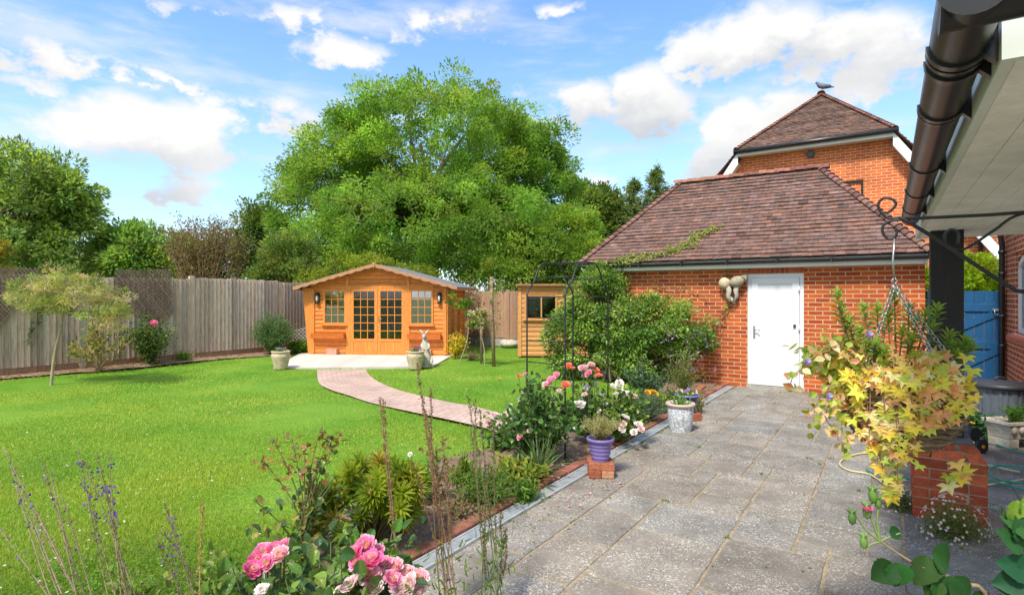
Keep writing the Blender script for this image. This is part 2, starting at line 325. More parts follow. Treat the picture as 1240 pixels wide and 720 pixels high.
M_leaf = leafmat('leaf_green', .5); M_tree = leafmat('tree_leaf', .6, .5, .25); M_leafd = leafmat('leaf_dark_glossy', .1, .5, .2); M_leafg = leafmat('leaf_glossy', .3, .35, .5); M_petal = leafmat('petal', .4, .6, .2, tint=(1.1, 1.0, .95)); M_grass = leafmat('grass_blade', .35, .5, .25)
M_bark = pm('bark', (.16, .12, .08), .9, 14, .4, .8, stretch=(1, 1, .3)); M_stem = pm('green_stem', (1, 1, 1), .7, 20, .2)
M_brick = brickmat('orange_red_brick', (.56, .115, .024), (.33, .052, .018), (.56, .40, .23), m_=.016)
M_brick2 = brickmat('bright_orange_brick', (.74, .175, .04), (.56, .115, .03), (.68, .50, .32), m_=.015)
M_brick3 = brickmat('house_brick', (.42, .10, .035), (.33, .06, .022), (.6, .48, .34), m_=.015)
M_pavers = brickmat('pink_path_paver', (.60, .42, .34), (.48, .33, .27), (.30, .24, .19), w=.2, h=.1, m_=.014, uv=True, bump=.4)
M_tile = pm('clay_roof_tile', (.175, .10, .08), .85, 9, .35, .6, 60, fine=.3)
M_ridge = pm('ridge_tile', (.27, .12, .08), .85, 14, .4, .6, 60, fine=.3)
M_white = pm('white_paint', (.78, .79, .78), .45, 3, .04); M_upvc = pm('white_plastic', (.70, .72, .735), .3, 3, .03)
M_black = pm('black_plastic', (.022, .021, .022), .32, 5, .3, spec=.5); M_iron = pm('black_iron', (.018, .018, .02), .45, 20, .3, .2, spec=.5)
M_gutter = pm('black_gutter_plastic', (.010, .010, .010), .36, 4, .5, .08, 9, spec=.4, col2=(.022, .020, .019))
M_tarwood = pm('black_stained_timber', (.016, .014, .013), .6, 9, .4, .5, 40, stretch=(4, 4, .4))
M_soffit = pm('soffit_paint', (.90, .87, .83), .6, 5, .12, .1, fine=.06)
M_pine = pm('stained_pine', (.66, .215, .035), .5, 7, .34, .25, 30, stretch=(1, 6, 6), fine=.16)
M_pinev = pm('stained_pine_upright', (.66, .235, .045), .5, 7, .3, .25, 30, stretch=(6, 6, 1), fine=.15)
M_shed = pm('honey_shed_board', (.58, .28, .09), .6, 6, .25, .25, 30, stretch=(1, 6, 6), fine=.1)
M_trim = pm('weathered_trim', (.42, .22, .12), .75, 9, .3, .3, 40, stretch=(1, 4, 4))
M_felt = pm('grey_roof_felt', (.17, .19, .21), .9, 30, .2, .4)
M_fence = pm('weathered_fence_board', (.47, .365, .285), .9, 5, .38, .5, 30, stretch=(8, 8, .7), fine=.22)
M_fenceb = pm('brown_fence_board', (.36, .21, .13), .9, 5, .25, .4, 30, stretch=(8, 8, .7), fine=.14)
M_conc = pm('concrete', (.36, .34, .31), .9, 12, .2, .5, 60, fine=.15)
M_wicker = pm('willow_strip', (.22, .15, .11), .85, 20, .35, .3)
M_soil = pm('soil', (.20, .135, .09), .95, 5, .45, 1.5, 30, fine=.4)
M_mosaic = pm('mosaic_glaze', (.95, .95, .92), .35, 42, .3, .3, 70, col2=(.06, .09, .16), fine=.2)
M_stone = pm('weathered_stone', (.48, .44, .36), .9, 11, .28, .8, 40, fine=.25)
M_purple = pm('purple_glaze', (.20, .15, .38), .35, 6, .16, .05, 9, fine=.05); M_blueg = pm('blue_glaze', (.055, .05, .17), .25, 6, .2)
M_gate = pm('blue_gate_paint', (.008, .085, .21), .5, 6, .14, .2, 30, stretch=(6, 6, 1), fine=.06)
M_loose = pm('loose_brick', (.36, .12, .06), .9, 20, .4, .7, 60, fine=.3)
M_binm = pm('bin_plastic', (.12, .145, .17), .45, 5, .12); M_binl = pm('bin_lid_plastic', (.045, .045, .05), .45, 5, .15)
M_rattan = pm('rattan', (.16, .105, .06), .75, 30, .5, .5, 80); M_chain = pm('steel_chain', (.5, .5, .5), .35, 30, .2, metal=1)
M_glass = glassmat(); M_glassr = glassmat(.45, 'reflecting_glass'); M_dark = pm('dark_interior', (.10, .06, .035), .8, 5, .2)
M_hosey = pm('cream_hose', (.62, .52, .28), .45, 3, .08); M_hoseg = pm('green_hose', (.02, .30, .22), .4, 3, .1)
M_plain = pm('plain_colour', (1, 1, 1), .6, 30, .12)
def jit(c, n, a=.25, hue=.12):
    c = np.array(c, float); k = 1+a*rng.uniform(-1, 1, (n, 1)); return np.clip(c*k*(1+hue*rng.uniform(-1, 1, (n, 3))), 0, 1)
def mixcols(cols, n, a=.25, hue=.12, p=None): cols = np.array(cols, float); return np.clip(cols[rng.choice(len(cols), n, p=p)]*(1+a*rng.uniform(-1, 1, (n, 1)))*(1+hue*rng.uniform(-1, 1, (n, 3))), 0, 1)
def rdir(n): v = rng.normal(size=(n, 3)); return v/np.linalg.norm(v, axis=1, keepdims=True)
# ------------------------------------------------------------------ ground, patio, path, beds
def pts_in(poly, P):
    x, y = P[:, 0], P[:, 1]; ins = np.zeros(len(P), bool); n = len(poly)
    for i in range(n):
        x0, y0 = poly[i][:2]; x1, y1 = poly[(i+1) % n][:2]
        c = ((y0 > y) != (y1 > y)) & (x < (x1-x0)*(y-y0)/(y1-y0+1e-12)+x0); ins ^= c
    return ins
def grid_sheet(fn, na, nb):   # fn(i/na, j/nb) -> point
    V = [tuple(fn(i/na, j/nb)) for i in range(na+1) for j in range(nb+1)]
    Fc = np.array([(i*(nb+1)+j, i*(nb+1)+j+1, (i+1)*(nb+1)+j+1, (i+1)*(nb+1)+j) for i in range(na) for j in range(nb)]); return V, Fc
M_field = pm('far_meadow', (.09, .13, .035), .95, .3, .3)
g = MB(); g.add([(-700, -300, -.08), (700, -300, -.08), (700, 1200, -.08), (-700, 1200, -.08)], [(0, 1, 2, 3)]); struct('ground', g, M_field)

def lawnmat():
    m = bpy.data.materials.new('lawn_turf'); m.use_nodes = True; nt = m.node_tree; N = nt.nodes; L = nt.links; p = N['Principled BSDF']; p.inputs['Roughness'].default_value = .8; p.inputs['Specular IOR Level'].default_value = .15
    tc = N.new('ShaderNodeTexCoord'); a = N.new('ShaderNodeTexNoise'); a.inputs['Scale'].default_value = .8; a.inputs['Detail'].default_value = 7; L.new(tc.outputs['Object'], a.inputs[0])
    b = N.new('ShaderNodeTexNoise'); b.inputs['Scale'].default_value = 40; b.inputs['Detail'].default_value = 6; L.new(tc.outputs['Object'], b.inputs[0])
    r = N.new('ShaderNodeValToRGB'); L.new(a.outputs[0], r.inputs[0]); e = r.color_ramp.elements; e[0].position = .3; e[0].color = (.09, .24, .015, 1); e[1].position = .7; e[1].color = (.2, .34, .035, 1)
    mr = N.new('ShaderNodeMapRange'); L.new(b.outputs[0], mr.inputs[0]); mr.inputs[1].default_value = .3; mr.inputs[2].default_value = .7; mr.inputs[3].default_value = .6; mr.inputs[4].default_value = 1.3
    v = N.new('ShaderNodeVectorMath'); v.operation = 'SCALE'; L.new(r.outputs[0], v.inputs[0]); L.new(mr.outputs[0], v.inputs['Scale']); L.new(v.outputs[0], p.inputs['Base Color'])
    bp = N.new('ShaderNodeBump'); bp.inputs['Strength'].default_value = .8; bp.inputs['Distance'].default_value = .03; L.new(b.outputs[0], bp.inputs['Height']); L.new(bp.outputs[0], p.inputs['Normal']); return m
LA = (-1.5, 15.3); LB = (-15.4, -3.0)
def und(x, y): return .012*math.sin(x*1.3+y*.7)+.01*math.sin(y*2.1-x*.5)
V, Fq = grid_sheet(lambda s, t: G(LA[0]+s*(LA[1]-LA[0]), LB[0]+t*(LB[1]-LB[0]), und(s*16, t*12)-.022), 60, 50)
struct('lawn', MB().add(V, Fq[:, ::-1], smooth=True), lawnmat())

NEAR = [PG(384, 448), PG(384.5, 458), PG(388, 466), PG(401, 472.5), PG(423, 479.5), PG(450.5, 488.5), PG(501, 499.7), PG(545, 509), PG(588, 519), PG(640, 535), PG(690, 559)]
FAR = [PG(443, 448), PG(446, 453), PG(454, 460), PG(468, 467), PG(484, 473), PG(512, 480), PG(544, 487.3), PG(576, 493), PG(606, 501), PG(670, 517), PG(737, 533)]
def smooth_poly(P, k=6):
    out = []
    for i in range(len(P)-1):
        p0, p1, p2, p3 = P[max(i-1, 0)], P[i], P[i+1], P[min(i+2, len(P)-1)]
        for j in range(k):
            t = j/k; out.append(.5*((2*p1)+(-p0+p2)*t+(2*p0-5*p1+4*p2-p3)*t*t+(-p0+3*p1-3*p2+p3)*t**3))
    out.append(P[-1]); return out
nearS, farS = smooth_poly(NEAR), smooth_poly(FAR)
path_poly = [tuple(p) for p in nearS]+[tuple(p) for p in farS[::-1]]
def path():
    mb = MB(); V = []; UV = []; d = 0; n = len(nearS); K = 6
    for i in range(n):
        if i: d += ((nearS[i]+farS[i])/2-(nearS[i-1]+farS[i-1])/2).length
        w = (nearS[i]-farS[i]).length
        for k in range(K+1): q = nearS[i].lerp(farS[i], k/K); V.append((q.x, q.y, .012)); UV.append((k/K*w, d))
    Fc = np.array([(i*(K+1)+k, (i+1)*(K+1)+k, (i+1)*(K+1)+k+1, i*(K+1)+k+1) for i in range(n-1) for k in range(K)])
    mb.add(V, Fc); o = struct('garden_path', mb, M_pavers); me = o.data; uv = me.uv_layers.new(name='UVMap')
    li = np.zeros(len(me.loops), int); me.loops.foreach_get('vertex_index', li); uv.data.foreach_set('uv', np.array(UV)[li].astype(np.float32).ravel())
    return o
path()
deck_c = [PG(331, 446), PG(524, 444), PG(545, 432), PG(560, 427), PG(366, 427)]
deck_poly = [tuple(p) for p in deck_c]
struct('terrace', MB().prism([(p.x, p.y, .02) for p in deck_c], (0, 0, -.08)), brickmat('pale_terrace_slab', (.66, .56, .49), (.60, .52, .45), (.5, .43, .37), w=.6, h=.6, m_=.012, bump=.15, uv=False, msm=.3))

# bed soil between lawn and brick edging, plus strip under the left fence
def bed_edge(a): return -3.66+.45*math.exp(-((a-1.6)/.9)**2)-.10*math.sin(a*1.7)-.07*math.sin(a*4.3+1)
mb = MB(); V, Fq = grid_sheet(lambda s, t: (lambda a: G(a, bed_edge(a)*(1-t)+(-2.63)*t, -.005+.045*math.sin(math.pi*t)**.6+.012*rng.uniform(-1, 1)))(-1.0+s*12.05), 240, 22); mb.add(V, Fq[:, ::-1], smooth=True)
gp = rng.uniform(0, 1, (2600, 2)); cl = np.array([tuple(G(-1+x*12, bed_edge(-1+x*12)*(1-y)-2.66*y, .02)) for x, y in gp])
for c_ in cl[:1500]: mb.ell(c_, rng.uniform(.008, .022, 3)*(1, 1, .7), 5, 3, col=rng.uniform(.7, 1.7)*np.array([1, 1, 1]))
struct('flower_bed_soil', mb, M_soil)
mb = MB(); V, Fq = grid_sheet(lambda s, t: (lambda a: G(a, -15.45*(1-t)+t*(-14.72+.16*math.sin(a*1.3)+(.45*math.exp(-((a-9.3)/1.3)**2))), .012+.02*math.sin(math.pi*t)+.008*rng.uniform(-1, 1)))(-.5+s*15.7), 160, 8); mb.add(V, Fq[:, ::-1], smooth=True)
struct('fence_border_soil', mb, pm('dry_litter_soil', (.25, .17, .11), .95, 6, .4, 1.2, 30, fine=.4))
# wide bed by the hedge
def slabmat():
    m = bpy.data.materials.new('lichened_slab'); m.use_nodes = True; nt = m.node_tree; N = nt.nodes; L = nt.links; p = N['Principled BSDF']; p.inputs['Roughness'].default_value = .9; p.inputs['Specular IOR Level'].default_value = .2
    tc = N.new('ShaderNodeTexCoord')
    def nz(s, d=6, r=.6, dist=0):
        n = N.new('ShaderNodeTexNoise'); n.inputs['Scale'].default_value = s; n.inputs['Detail'].default_value = d; n.inputs['Roughness'].default_value = r; n.inputs['Distortion'].default_value = dist; L.new(tc.outputs['Object'], n.inputs[0]); return n.outputs[0]
    def mr(x, a, b, c=0., d=1.):
        n = N.new('ShaderNodeMapRange'); L.new(x, n.inputs[0])
        for i, q in enumerate((a, b, c, d)): n.inputs[i+1].default_value = q
        return n.outputs[0]
    def mix(f, a, b):
        n = N.new('ShaderNodeMix'); n.data_type = 'RGBA'; L.new(f, n.inputs[0])
        for i, x in ((6, a), (7, b)):
            if isinstance(x, tuple): n.inputs[i].default_value = (*x, 1)
            else: L.new(x, n.inputs[i])
        return n.outputs[2]
    def mul(a, b): n = N.new('ShaderNodeMath'); n.operation = 'MULTIPLY'; L.new(a, n.inputs[0]); L.new(b, n.inputs[1]); return n.outputs[0]
    base = mix(mr(nz(3.2, 7), .3, .7), (.170, .150, .125), (.285, .25, .207))
    base = mix(mr(nz(1.1, 6, .7), .48, .72, 0, .6), base, (.115, .105, .098))       # dark algae stains
    base = mix(mr(nz(70, 4, .7), .5, .75, 0, .55), base, (.085, .078, .07))
    speck = mul(mr(nz(62, 7, .7, 1.2), .535, .57), mr(nz(2.4, 6, .7), .40, .62))
    base = mix(speck, base, (.60, .57, .50))
    sp2 = mul(mr(nz(60, 5, .6), .60, .64), mr(nz(3.0, 4), .42, .6)); base = mix(sp2, base, (.6, .58, .53))
    orange = mul(mr(nz(18, 6, .6), .66, .69), mr(nz(2.6, 3), .5, .6)); base = mix(orange, base, (.34, .26, .13))
    at = N.new('ShaderNodeAttribute'); at.attribute_name = 'Col'; v = N.new('ShaderNodeVectorMath'); v.operation = 'MULTIPLY'; L.new(base, v.inputs[0]); L.new(at.outputs[0], v.inputs[1]); L.new(v.outputs[0], p.inputs['Base Color'])
    bp = N.new('ShaderNodeBump'); bp.inputs['Strength'].default_value = .7; bp.inputs['Distance'].default_value = .01; L.new(nz(14, 8, .65), bp.inputs['Height']); L.new(bp.outputs[0], p.inputs['Normal']); return m
def patio():
    c = .205; NA, NB = 72, 28; A0, B0 = -1.6, -2.375; used = np.zeros((NA, NB), bool); mb = MB(); rr = random.Random(11)
    sizes = [(2, 3), (3, 3), (3, 2), (2, 2), (3, 4), (4, 3), (3, 3), (3, 2), (2, 4)]
    rot = np.array(Matrix.Rotation(ROTG, 3, 'Z'))
    for i in range(NA):
        for j in range(NB):
            if used[i, j]: continue
            rr.shuffle(sizes); ch = (1, 1)
            for (p, q) in sizes:
                if i+p <= NA and j+q <= NB and not used[i:i+p, j:j+q].any(): ch = (p, q); break
            p, q = ch; used[i:i+p, j:j+q] = True
            if p*q == 1 and False: continue
            gap = rr.uniform(.006, .012); la, lb = p*c-2*gap, q*c-2*gap
            ctr = G(A0+(i+p/2)*c, B0+(j+q/2)*c, -.022+rr.uniform(-.002, .003))
            # riven outline: irregular rim
            n = 6; rim = []
            for e in range(4):
                for k in range(n):
                    t = k/n-.5
                    x, y = [(t*lb, -la/2), (lb/2, t*la), (-t*lb, la/2), (-lb/2, -t*la)][e]
                    w = rr.uniform(-.004, .004) if k else -.004; f = 1
                    nx, ny = [(0, -1), (1, 0), (0, 1), (-1, 0)][e]; rim.append((x+nx*w, y+ny*w))
            m = len(rim); rim = np.array(rim); V = []
            for sc_, z in ((1, -.01), (1, .014), (.985, .021)):
                V += [(x*sc_, y*sc_, z) for x, y in rim]
            V = np.array(V) @ rot.T+np.array(ctr); k = np.arange(m); k2 = (k+1) % m
            Fc = [tuple(r) for r in np.vstack([np.stack([l*m+k, l*m+k2, (l+1)*m+k2, (l+1)*m+k], 1) for l in (0, 1)])]+[tuple(range(2*m, 3*m))]
            s = rr.uniform(.9, 1.12); wm = rr.uniform(-.05, .05); mb.add(V, Fc, (s*(1+wm), s, s*(1-wm)))
    struct('patio', mb, slabmat())
    mo = MB(); mo.prism([G(A0, B0-.02, -.008), G(A0, B0+NB*c, -.008), G(A0+NA*c, B0+NB*c, -.008), G(A0+NA*c, B0-.02, -.008)], (0, 0, -.05))
    struct('patio_mortar_bed', mo, pm('sandy_mortar', (.40, .32, .22), .95, 3, .35, 1, 60, col2=(.26, .20, .12), fine=.3))
patio()
# channel drain and brick edging alongside
mb = MB(); L0, L1 = -1.5, 11.05
for k in range(int((L1-L0)/.5)):
    a = L0+k*.5+.25
    mb.box(G(a, -2.44, -.004), (.10, .494, .03), ROTG, (1, 1, 1))
    for s_ in (-1, 1): mb.box(G(a, -2.44+s_*.058, -.002), (.014, .5, .036), ROTG, (1.35, 1.35, 1.35))
tag(mb.build('drain_channel', pm('galvanised_steel', (.36, .38, .39), .5, 8, .2, .15, 60, metal=.25, fine=.12)), 'long pale grey channel drain between the brick edging and the slabs', 'drain')
mb = MB(); a = L0
while a < L1-.1:
    k = rng.uniform(.7, 1.3); mb.bev(G(a+.107, -2.565+rng.uniform(-.004, .004), .0+rng.uniform(-.004, .004)), (.10, .21, .075), .006, ROTG+rng.uniform(-.015, .015), (k, k*rng.uniform(.85, 1.1), k)); a += .222
struct('brick_edging_kerb', mb, pm('old_edging_brick', (.27, .11, .065), .95, 16, .4, .8, 70, fine=.35))
mb = MB(); mb.bev(PG(861, 479)+Vector((0, 0, .006)), (.22, .26, .016), .003, ROTG); tag(mb.build('drain_cover', M_conc), 'small pale square inspection cover at the foot of the garage wall', 'drain cover')
tag(MB().bev(PG(848, 472)+Vector((0, 0, .03)), (.12, .5, .06), .01, ROTG+.1).build('edging_brick', M_loose), 'orange brick strip lying at the end of the bed against the garage', 'brick')

# ------------------------------------------------------------------ grass
def grass():
    n = 430000; px = rng.uniform(-260, 760, n); py = 424+(rng.uniform(0, 1, n)**.85)*(800-424)
    Y = F*H/(py-HY); X = (px-CX)/F*Y
    P = np.stack([X, Y], 1); a = X*SU+Y*CU; b = X*CU-Y*SU
    be = -3.66+.45*np.exp(-((a-1.6)/.9)**2)-.10*np.sin(a*1.7)-.07*np.sin(a*4.3+1)+.03
    fe = -14.72+.16*np.sin(a*1.3)+.45*np.exp(-((a-9.3)/1.3)**2)-.03
    ok = (b < be+rng.normal(0, .03, n)) & (b > fe) & (a < 15.2) & ~pts_in(path_poly, P) & ~pts_in(deck_poly, P) & (X > -14)
    q = (X+3.78)*math.cos(.109)-(Y-15.885)*math.sin(.109); # keep blades out of the summerhouse
    ok &= ~((Y > 15.6) & (X > -5.8) & (X < -1.6) & (Y < 18.8))
    P = P[ok]; n = len(P); Y = P[:, 1]
    tuft = np.sin(P[:, 0]*2.3+1.2*np.sin(P[:, 1]*1.9))*np.sin(P[:, 1]*2.7+P[:, 0]); pat = .5+.22*tuft+.38*np.sin(P[:, 0]*.55+1.3*np.sin(P[:, 1]*.5))*np.sin(P[:, 1]*.8+.6)+rng.normal(0, .15, n)
    ht = rng.uniform(.016, .034, n)*(1+.25*tuft)*np.clip(1.15-.0*Y, .8, 1.2); wd = np.maximum(.003, Y*.0011)*rng.uniform(.7, 1.3, n)
    pos = np.column_stack([P, np.full(n, -.02)]); d = np.column_stack([rng.normal(0, .45, (n, 2)), np.ones(n)]); nm = rdir(n); nm[:, 2] *= .2
    c1 = np.array([.16, .34, .024]); c2 = np.array([.43, .50, .065]); c3 = np.array([.55, .50, .18])
    t = np.clip(pat, 0, 1)[:, None]; col = c1*(1-t)+c2*t; dry = rng.uniform(0, 1, n) < .07+.1*(np.sin(P[:, 0]*.9+2)*np.sin(P[:, 1]*1.3) > .55); col[dry] = c3; col *= rng.uniform(.75, 1.25, (n, 1))
    # darker clover patches near the camera
    clov = np.sin(P[:, 0]*1.1+.5)*np.sin(P[:, 1]*1.7+P[:, 0]*.4) +rng.normal(0, .28, n) > .45+.12*(Y-4); col[clov & (Y < 6.5)] *= (.72, .82, .9)
    mb = MB(); mb.leaves(pos, d, nm, ht, wd, 'tri', col)
    o = mb.build('grass', M_grass); o['kind'] = 'stuff'; o['label'] = 'short mown grass of the lawn with clover patches'; o['category'] = 'grass'
    idx = rng.choice(np.where(Y < 11)[0], 260); pp = pos[idx].copy(); pp[:, 2] = rng.uniform(.008, .02, len(idx))
    ds = rdir(len(idx)); ds[:, 2] *= .3; mb = MB(); mb.leaves(pp, ds, np.tile((0, 0, 1.), (len(idx), 1)), .016, .02, 'round', jit((.7, .72, .6), len(idx), .15))
    o = mb.build('clover_flowers', M_petal); o['kind'] = 'stuff'; o['label'] = 'tiny white clover heads dotted over the lawn'; o['category'] = 'clover'
    # broad clover leaves
    idx = rng.choice(np.where((Y < 7) & clov)[0], 2600); pp = pos[idx].copy(); pp[:, 2] = rng.uniform(.0, .03, len(idx))
    ds = rdir(len(idx)); ds[:, 2] *= .2; nn = rdir(len(idx))*.4+(0, 0, 1); mb = MB(); mb.leaves(pp, ds, nn, .017, .016, 'round', mixcols([(.13, .28, .02), (.18, .34, .03)], len(idx)))
    o = mb.build('clover_leaves', M_leaf); o['kind'] = 'stuff'; o['label'] = 'darker clover and weeds growing through the near lawn'; o['category'] = 'clover'
grass()
def patio_litter():
    n = 420; a = rng.uniform(2.4, 11, n); b = np.where(rng.uniform(size=n) < .5, rng.uniform(-2.37, -1.9, n), rng.uniform(-2.3, 1.4, n)); P = np.array([tuple(G(x, y, .008)) for x, y in zip(a, b)]); m = MB(); m.leaves(P, rdir(n)*(1, 1, .1), np.tile((0, 0, 1.), (n, 1))+rdir(n)*.35, rng.uniform(.012, .035, n), .014, 'diamond', mixcols([(.30, .19, .08), (.42, .32, .12), (.2, .14, .07), (.25, .30, .06)], n))
    o = m.build('leaf_litter', M_leaf); o['kind'] = 'stuff'; o['label'] = 'small dry leaves and bits scattered over the patio slabs'; o['category'] = 'leaf litter'
    m = MB()
    for i in range(60):
        c = G(rng.uniform(2.5, 11), rng.choice([-2.37, rng.uniform(-2.3, 1.4)]), -.004); k = 14; m.leaves(np.array([tuple(c)]*k)+rng.normal(0, .012, (k, 3))*(1, 1, 0), rdir(k)+(0, 0, .6), rdir(k), .026, .008, 'leaf', mixcols([(.14, .26, .04), (.2, .3, .05)], k))
    o = m.build('moss_weeds', M_leaf); o['kind'] = 'stuff'; o['label'] = 'tiny weeds growing in the joints of the patio'; o['category'] = 'weeds'
patio_litter()

# ------------------------------------------------------------------ roofs
def tile_face(mb, org, ux, us, nrm, length, fn, w=.165, gauge=.1, col=((.75, 1.15)), rr=None, th=.014):
    """rows of overlapping plain tiles; fn(s) -> (x0, x1) of the face at distance s up the slope"""
    rr = rr or random.Random(3); ux, us, nrm, org = Vector(ux), Vector(us), Vector(nrm), Vector(org); n = int(length/gauge)
    VV = []; CC = []
    for i in range(n+1):
        s0 = i*gauge; x0, x1 = fn(min(s0+gauge*.4, length)); off = (i % 2)*w/2; sag = .006*math.sin(i*.9)
        k = math.floor((x0-off)/w)
        rowk = rr.uniform(.93, 1.07)
        while k*w+off < x1:
            l, r = max(k*w+off, x0), min(k*w+off+w, x1); k += 1
            if r-l < .02: continue
            l += .002; r -= .002; lift = .026+rr.uniform(-.003, .006); tw = rr.uniform(-.004, .004); sl = rr.uniform(-.006, .006)
            top = min(s0+gauge*1.25, length+.03)
            q = []
            for dz in (0, -th):
                for (x, s, h) in ((l, s0+sl, lift+tw), (r, s0+sl, lift-tw), (r, top, .004), (l, top, .004)):
                    q.append(tuple(org+ux*x+us*s+nrm*(h+dz+sag)))
            VV.append(q); g_ = rowk*(rr.uniform(.78, 1.16) if rr.random() > .06 else rr.choice((.6, 1.35))); h_ = rr.uniform(-.1, .1); CC.append((g_*(1+h_), g_, g_*(1-h_)))
    V = np.array(VV).reshape(-1, 3); m = len(VV); o8 = (np.arange(m)*8)[:, None, None]
    Fq = np.array([(0, 1, 2, 3), (7, 6, 5, 4), (0, 4, 5, 1), (1, 5, 6, 2), (3, 7, 4, 0)])
    mb.add(V, (Fq[None]+o8).reshape(-1, 4), np.repeat(np.array(CC), 8, axis=0))
def cap_line(mb, p, q, step=.1, r0=.07, r1=.095, nrm=(0, 0, 1), rr=None, lift=.01):
    """overlapping bonnet or ridge caps from p (low) to q (high)"""
    rr = rr or random.Random(5); p, q, nrm = Vector(p), Vector(q), Vector(nrm).normalized(); d = q-p; n = max(1, round(d.length/step)); e = d/n
    side = e.cross(nrm).normalized(); up = side.cross(e).normalized()
    for i in range(n):
        a = p+e*i-e.normalized()*step*.18; b = p+e*(i+1)+e.normalized()*step*.1; V = []; K = 7
        for (c, r, l) in ((a, r1*rr.uniform(.95, 1.05), lift+.022), (b, r0, lift)):
            for inr in (0, .014):
                for k in range(K):
                    t = math.pi*(k/(K-1)); V.append(tuple(c+side*math.cos(t)*(r-inr)+up*(math.sin(t)*(r-inr)*.75+l-r*.35)))
        Fc = []
        for k in range(K-1): Fc += [(k, k+1, 2*K+k+1, 2*K+k), (k, K+k, K+k+1, k+1), (K+k, 3*K+k, 3*K+k+1, K+k+1)]
        g_ = rr.uniform(.65, 1.3); mb.add(V, [f[::-1] for f in Fc], (g_, g_*rr.uniform(.85, 1.1), g_))

# ------------------------------------------------------------------ garage
GA, GL, GR, GD = 11.11, -5.30, .48, 3.0      # wall plane, left, right, depth
def garage():
    t = thing('brick_garage', 'red brick garage with brown tiled hipped roof and a white side door', 'garage', G(GA, -2.41, 0), ROTG)
    c = -2.41; xl, xr = GL-c, GR-c; D = 1.68; ov = .26; ez = 2.36; rz = 4.20; y0 = -ov; Lh = (xr+ov)-(xl-ov); dl, dr = .905-0, 1.565
    dx0, dx1, dtop = -2.18-c-.0, -2.18-c+.935, 2.085
    EL, ER = xl-ov+.05, xr+ov-.2; yb = GD+ov
    ey = 2*D                                            # roof spans 2D, ends at the back eave
    w = MB(); th = .22
    w.bbox((xl, 0, 0), (dx0, th, ez)); w.bbox((dx1, 0, 0), (xr, th, ez)); w.bbox((dx0, .0, dtop+.225), (dx1, th, ez))
    w.bbox((xl, th, 0), (xl+th, GD, ez)); w.bbox((xr-th, th, 0), (xr, GD, ez)); w.bbox((xl+th, GD-th, 0), (xr-th, GD, ez)); w.build('wall', M_brick, t)
    lt = MB(); n = int((dx1-dx0)/.075)
    for i in range(n):
        k = rng.uniform(.75, 1.2); lt.bev((dx0+(i+.5)*(dx1-dx0)/n, .11, dtop+.115), ((dx1-dx0)/n-.011, .228, .215), .004, None, (k, k*.95, k))
    lt.build('lintel_brick_course', pm('lintel_brick', (.44, .10, .035), .9, 20, .3, .4, 60, fine=.2), t)
    lm = MB().bbox((dx0+.001, .006, dtop+.001), (dx1-.001, .2, dtop+.224)); lm.build('lintel_mortar', pm('cream_mortar', (.5, .38, .23), .95, 20, .2), t)
    # roof
    sl = math.hypot(D, rz-ez); us = Vector((0, D, rz-ez)).normalized(); nf = Vector((0, -(rz-ez), D)).normalized()
    rx0, rx1 = EL+D, ER-D
    rt = MB(); tile_face(rt, (0, y0, ez), (1, 0, 0), us, nf, sl, lambda s: (EL+(rx0-EL)*s/sl-.0, ER-(ER-rx1)*s/sl), rr=random.Random(21)); 
    tile_face(rt, (0, y0+2*D, ez), (-1, 0, 0), Vector((0, -D, rz-ez)).normalized(), Vector((0, rz-ez, D)).normalized(), sl, lambda s: (-(ER-(ER-rx1)*s/sl), -(EL+(rx0-EL)*s/sl)), rr=random.Random(22))
    tile_face(rt, (ER, y0, ez), (0, 1, 0), Vector((-D, 0, rz-ez)).normalized(), Vector((rz-ez, 0, D)).normalized(), sl, lambda s: (D*s/sl, 2*D-D*s/sl), rr=random.Random(23))
    tile_face(rt, (EL, y0, ez), (0, -1, 0), Vector((D, 0, rz-ez)).normalized(), Vector((-(rz-ez), 0, D)).normalized(), sl, lambda s: (-(2*D-D*s/sl), -D*s/sl), rr=random.Random(24))
    # underlay keeps the roof closed
    A, B, C_, Dd = (EL, y0, ez-.01), (ER, y0, ez-.01), (ER, y0+2*D, ez-.01), (EL, y0+2*D, ez-.01); P, Q = (rx0, y0+D, rz-.02), (rx1, y0+D, rz-.02)
    rt.add([A, B, C_, Dd, P, Q], [(0, 1, 5, 4), (1, 2, 5), (2, 3, 4, 5), (3, 0, 4), (3, 2, 1, 0)], (.5, .5, .5)); rt.build('roof', M_tile, t)
    M_hip = pm('hip_tile', (.20, .105, .08), .85, 14, .4, .5, 60, fine=.3)
    for (e, r, nn) in ((A, P, (-1, -1, 1.2)), (B, Q, (1, -1, 1.2)), (C_, Q, (1, 1, 1.2)), (Dd, P, (-1, 1, 1.2))): hp = MB(); cap_line(hp, Vector(e)+Vector((0, 0, .03)), Vector(r)+Vector((0, 0, .03)), .125, .06, .088, nn); hp.build('hip_tiles', M_hip, t)
    rg = MB(); cap_line(rg, Vector(P)+Vector((-.1, 0, .02)), Vector(Q)+Vector((.15, 0, .02)), .3, .11, .115); rg.build('ridge_tiles', M_ridge, t)
    # soffit, fascia, gutter
    f = MB(); f.bbox((EL+.03, y0+.06, ez-.16), (ER-.03, y0+.085, ez-.015)); f.bbox((EL+.03, y0+.085, ez-.17), (ER-.03, -.001, ez-.155)); f.bbox((ER-.085, y0+.06, ez-.16), (ER-.06, 2*D+y0-.06, ez-.015)); f.bbox((xr+.001, -.2, ez-.17), (ER-.06, 2*D+y0-.06, ez-.155)); f.bbox((EL+.06, y0+.085, ez-.16), (EL+.085, 2*D+y0-.06, ez-.015)); f.build('fascia', M_white, t)
    gt = MB(); K = 7
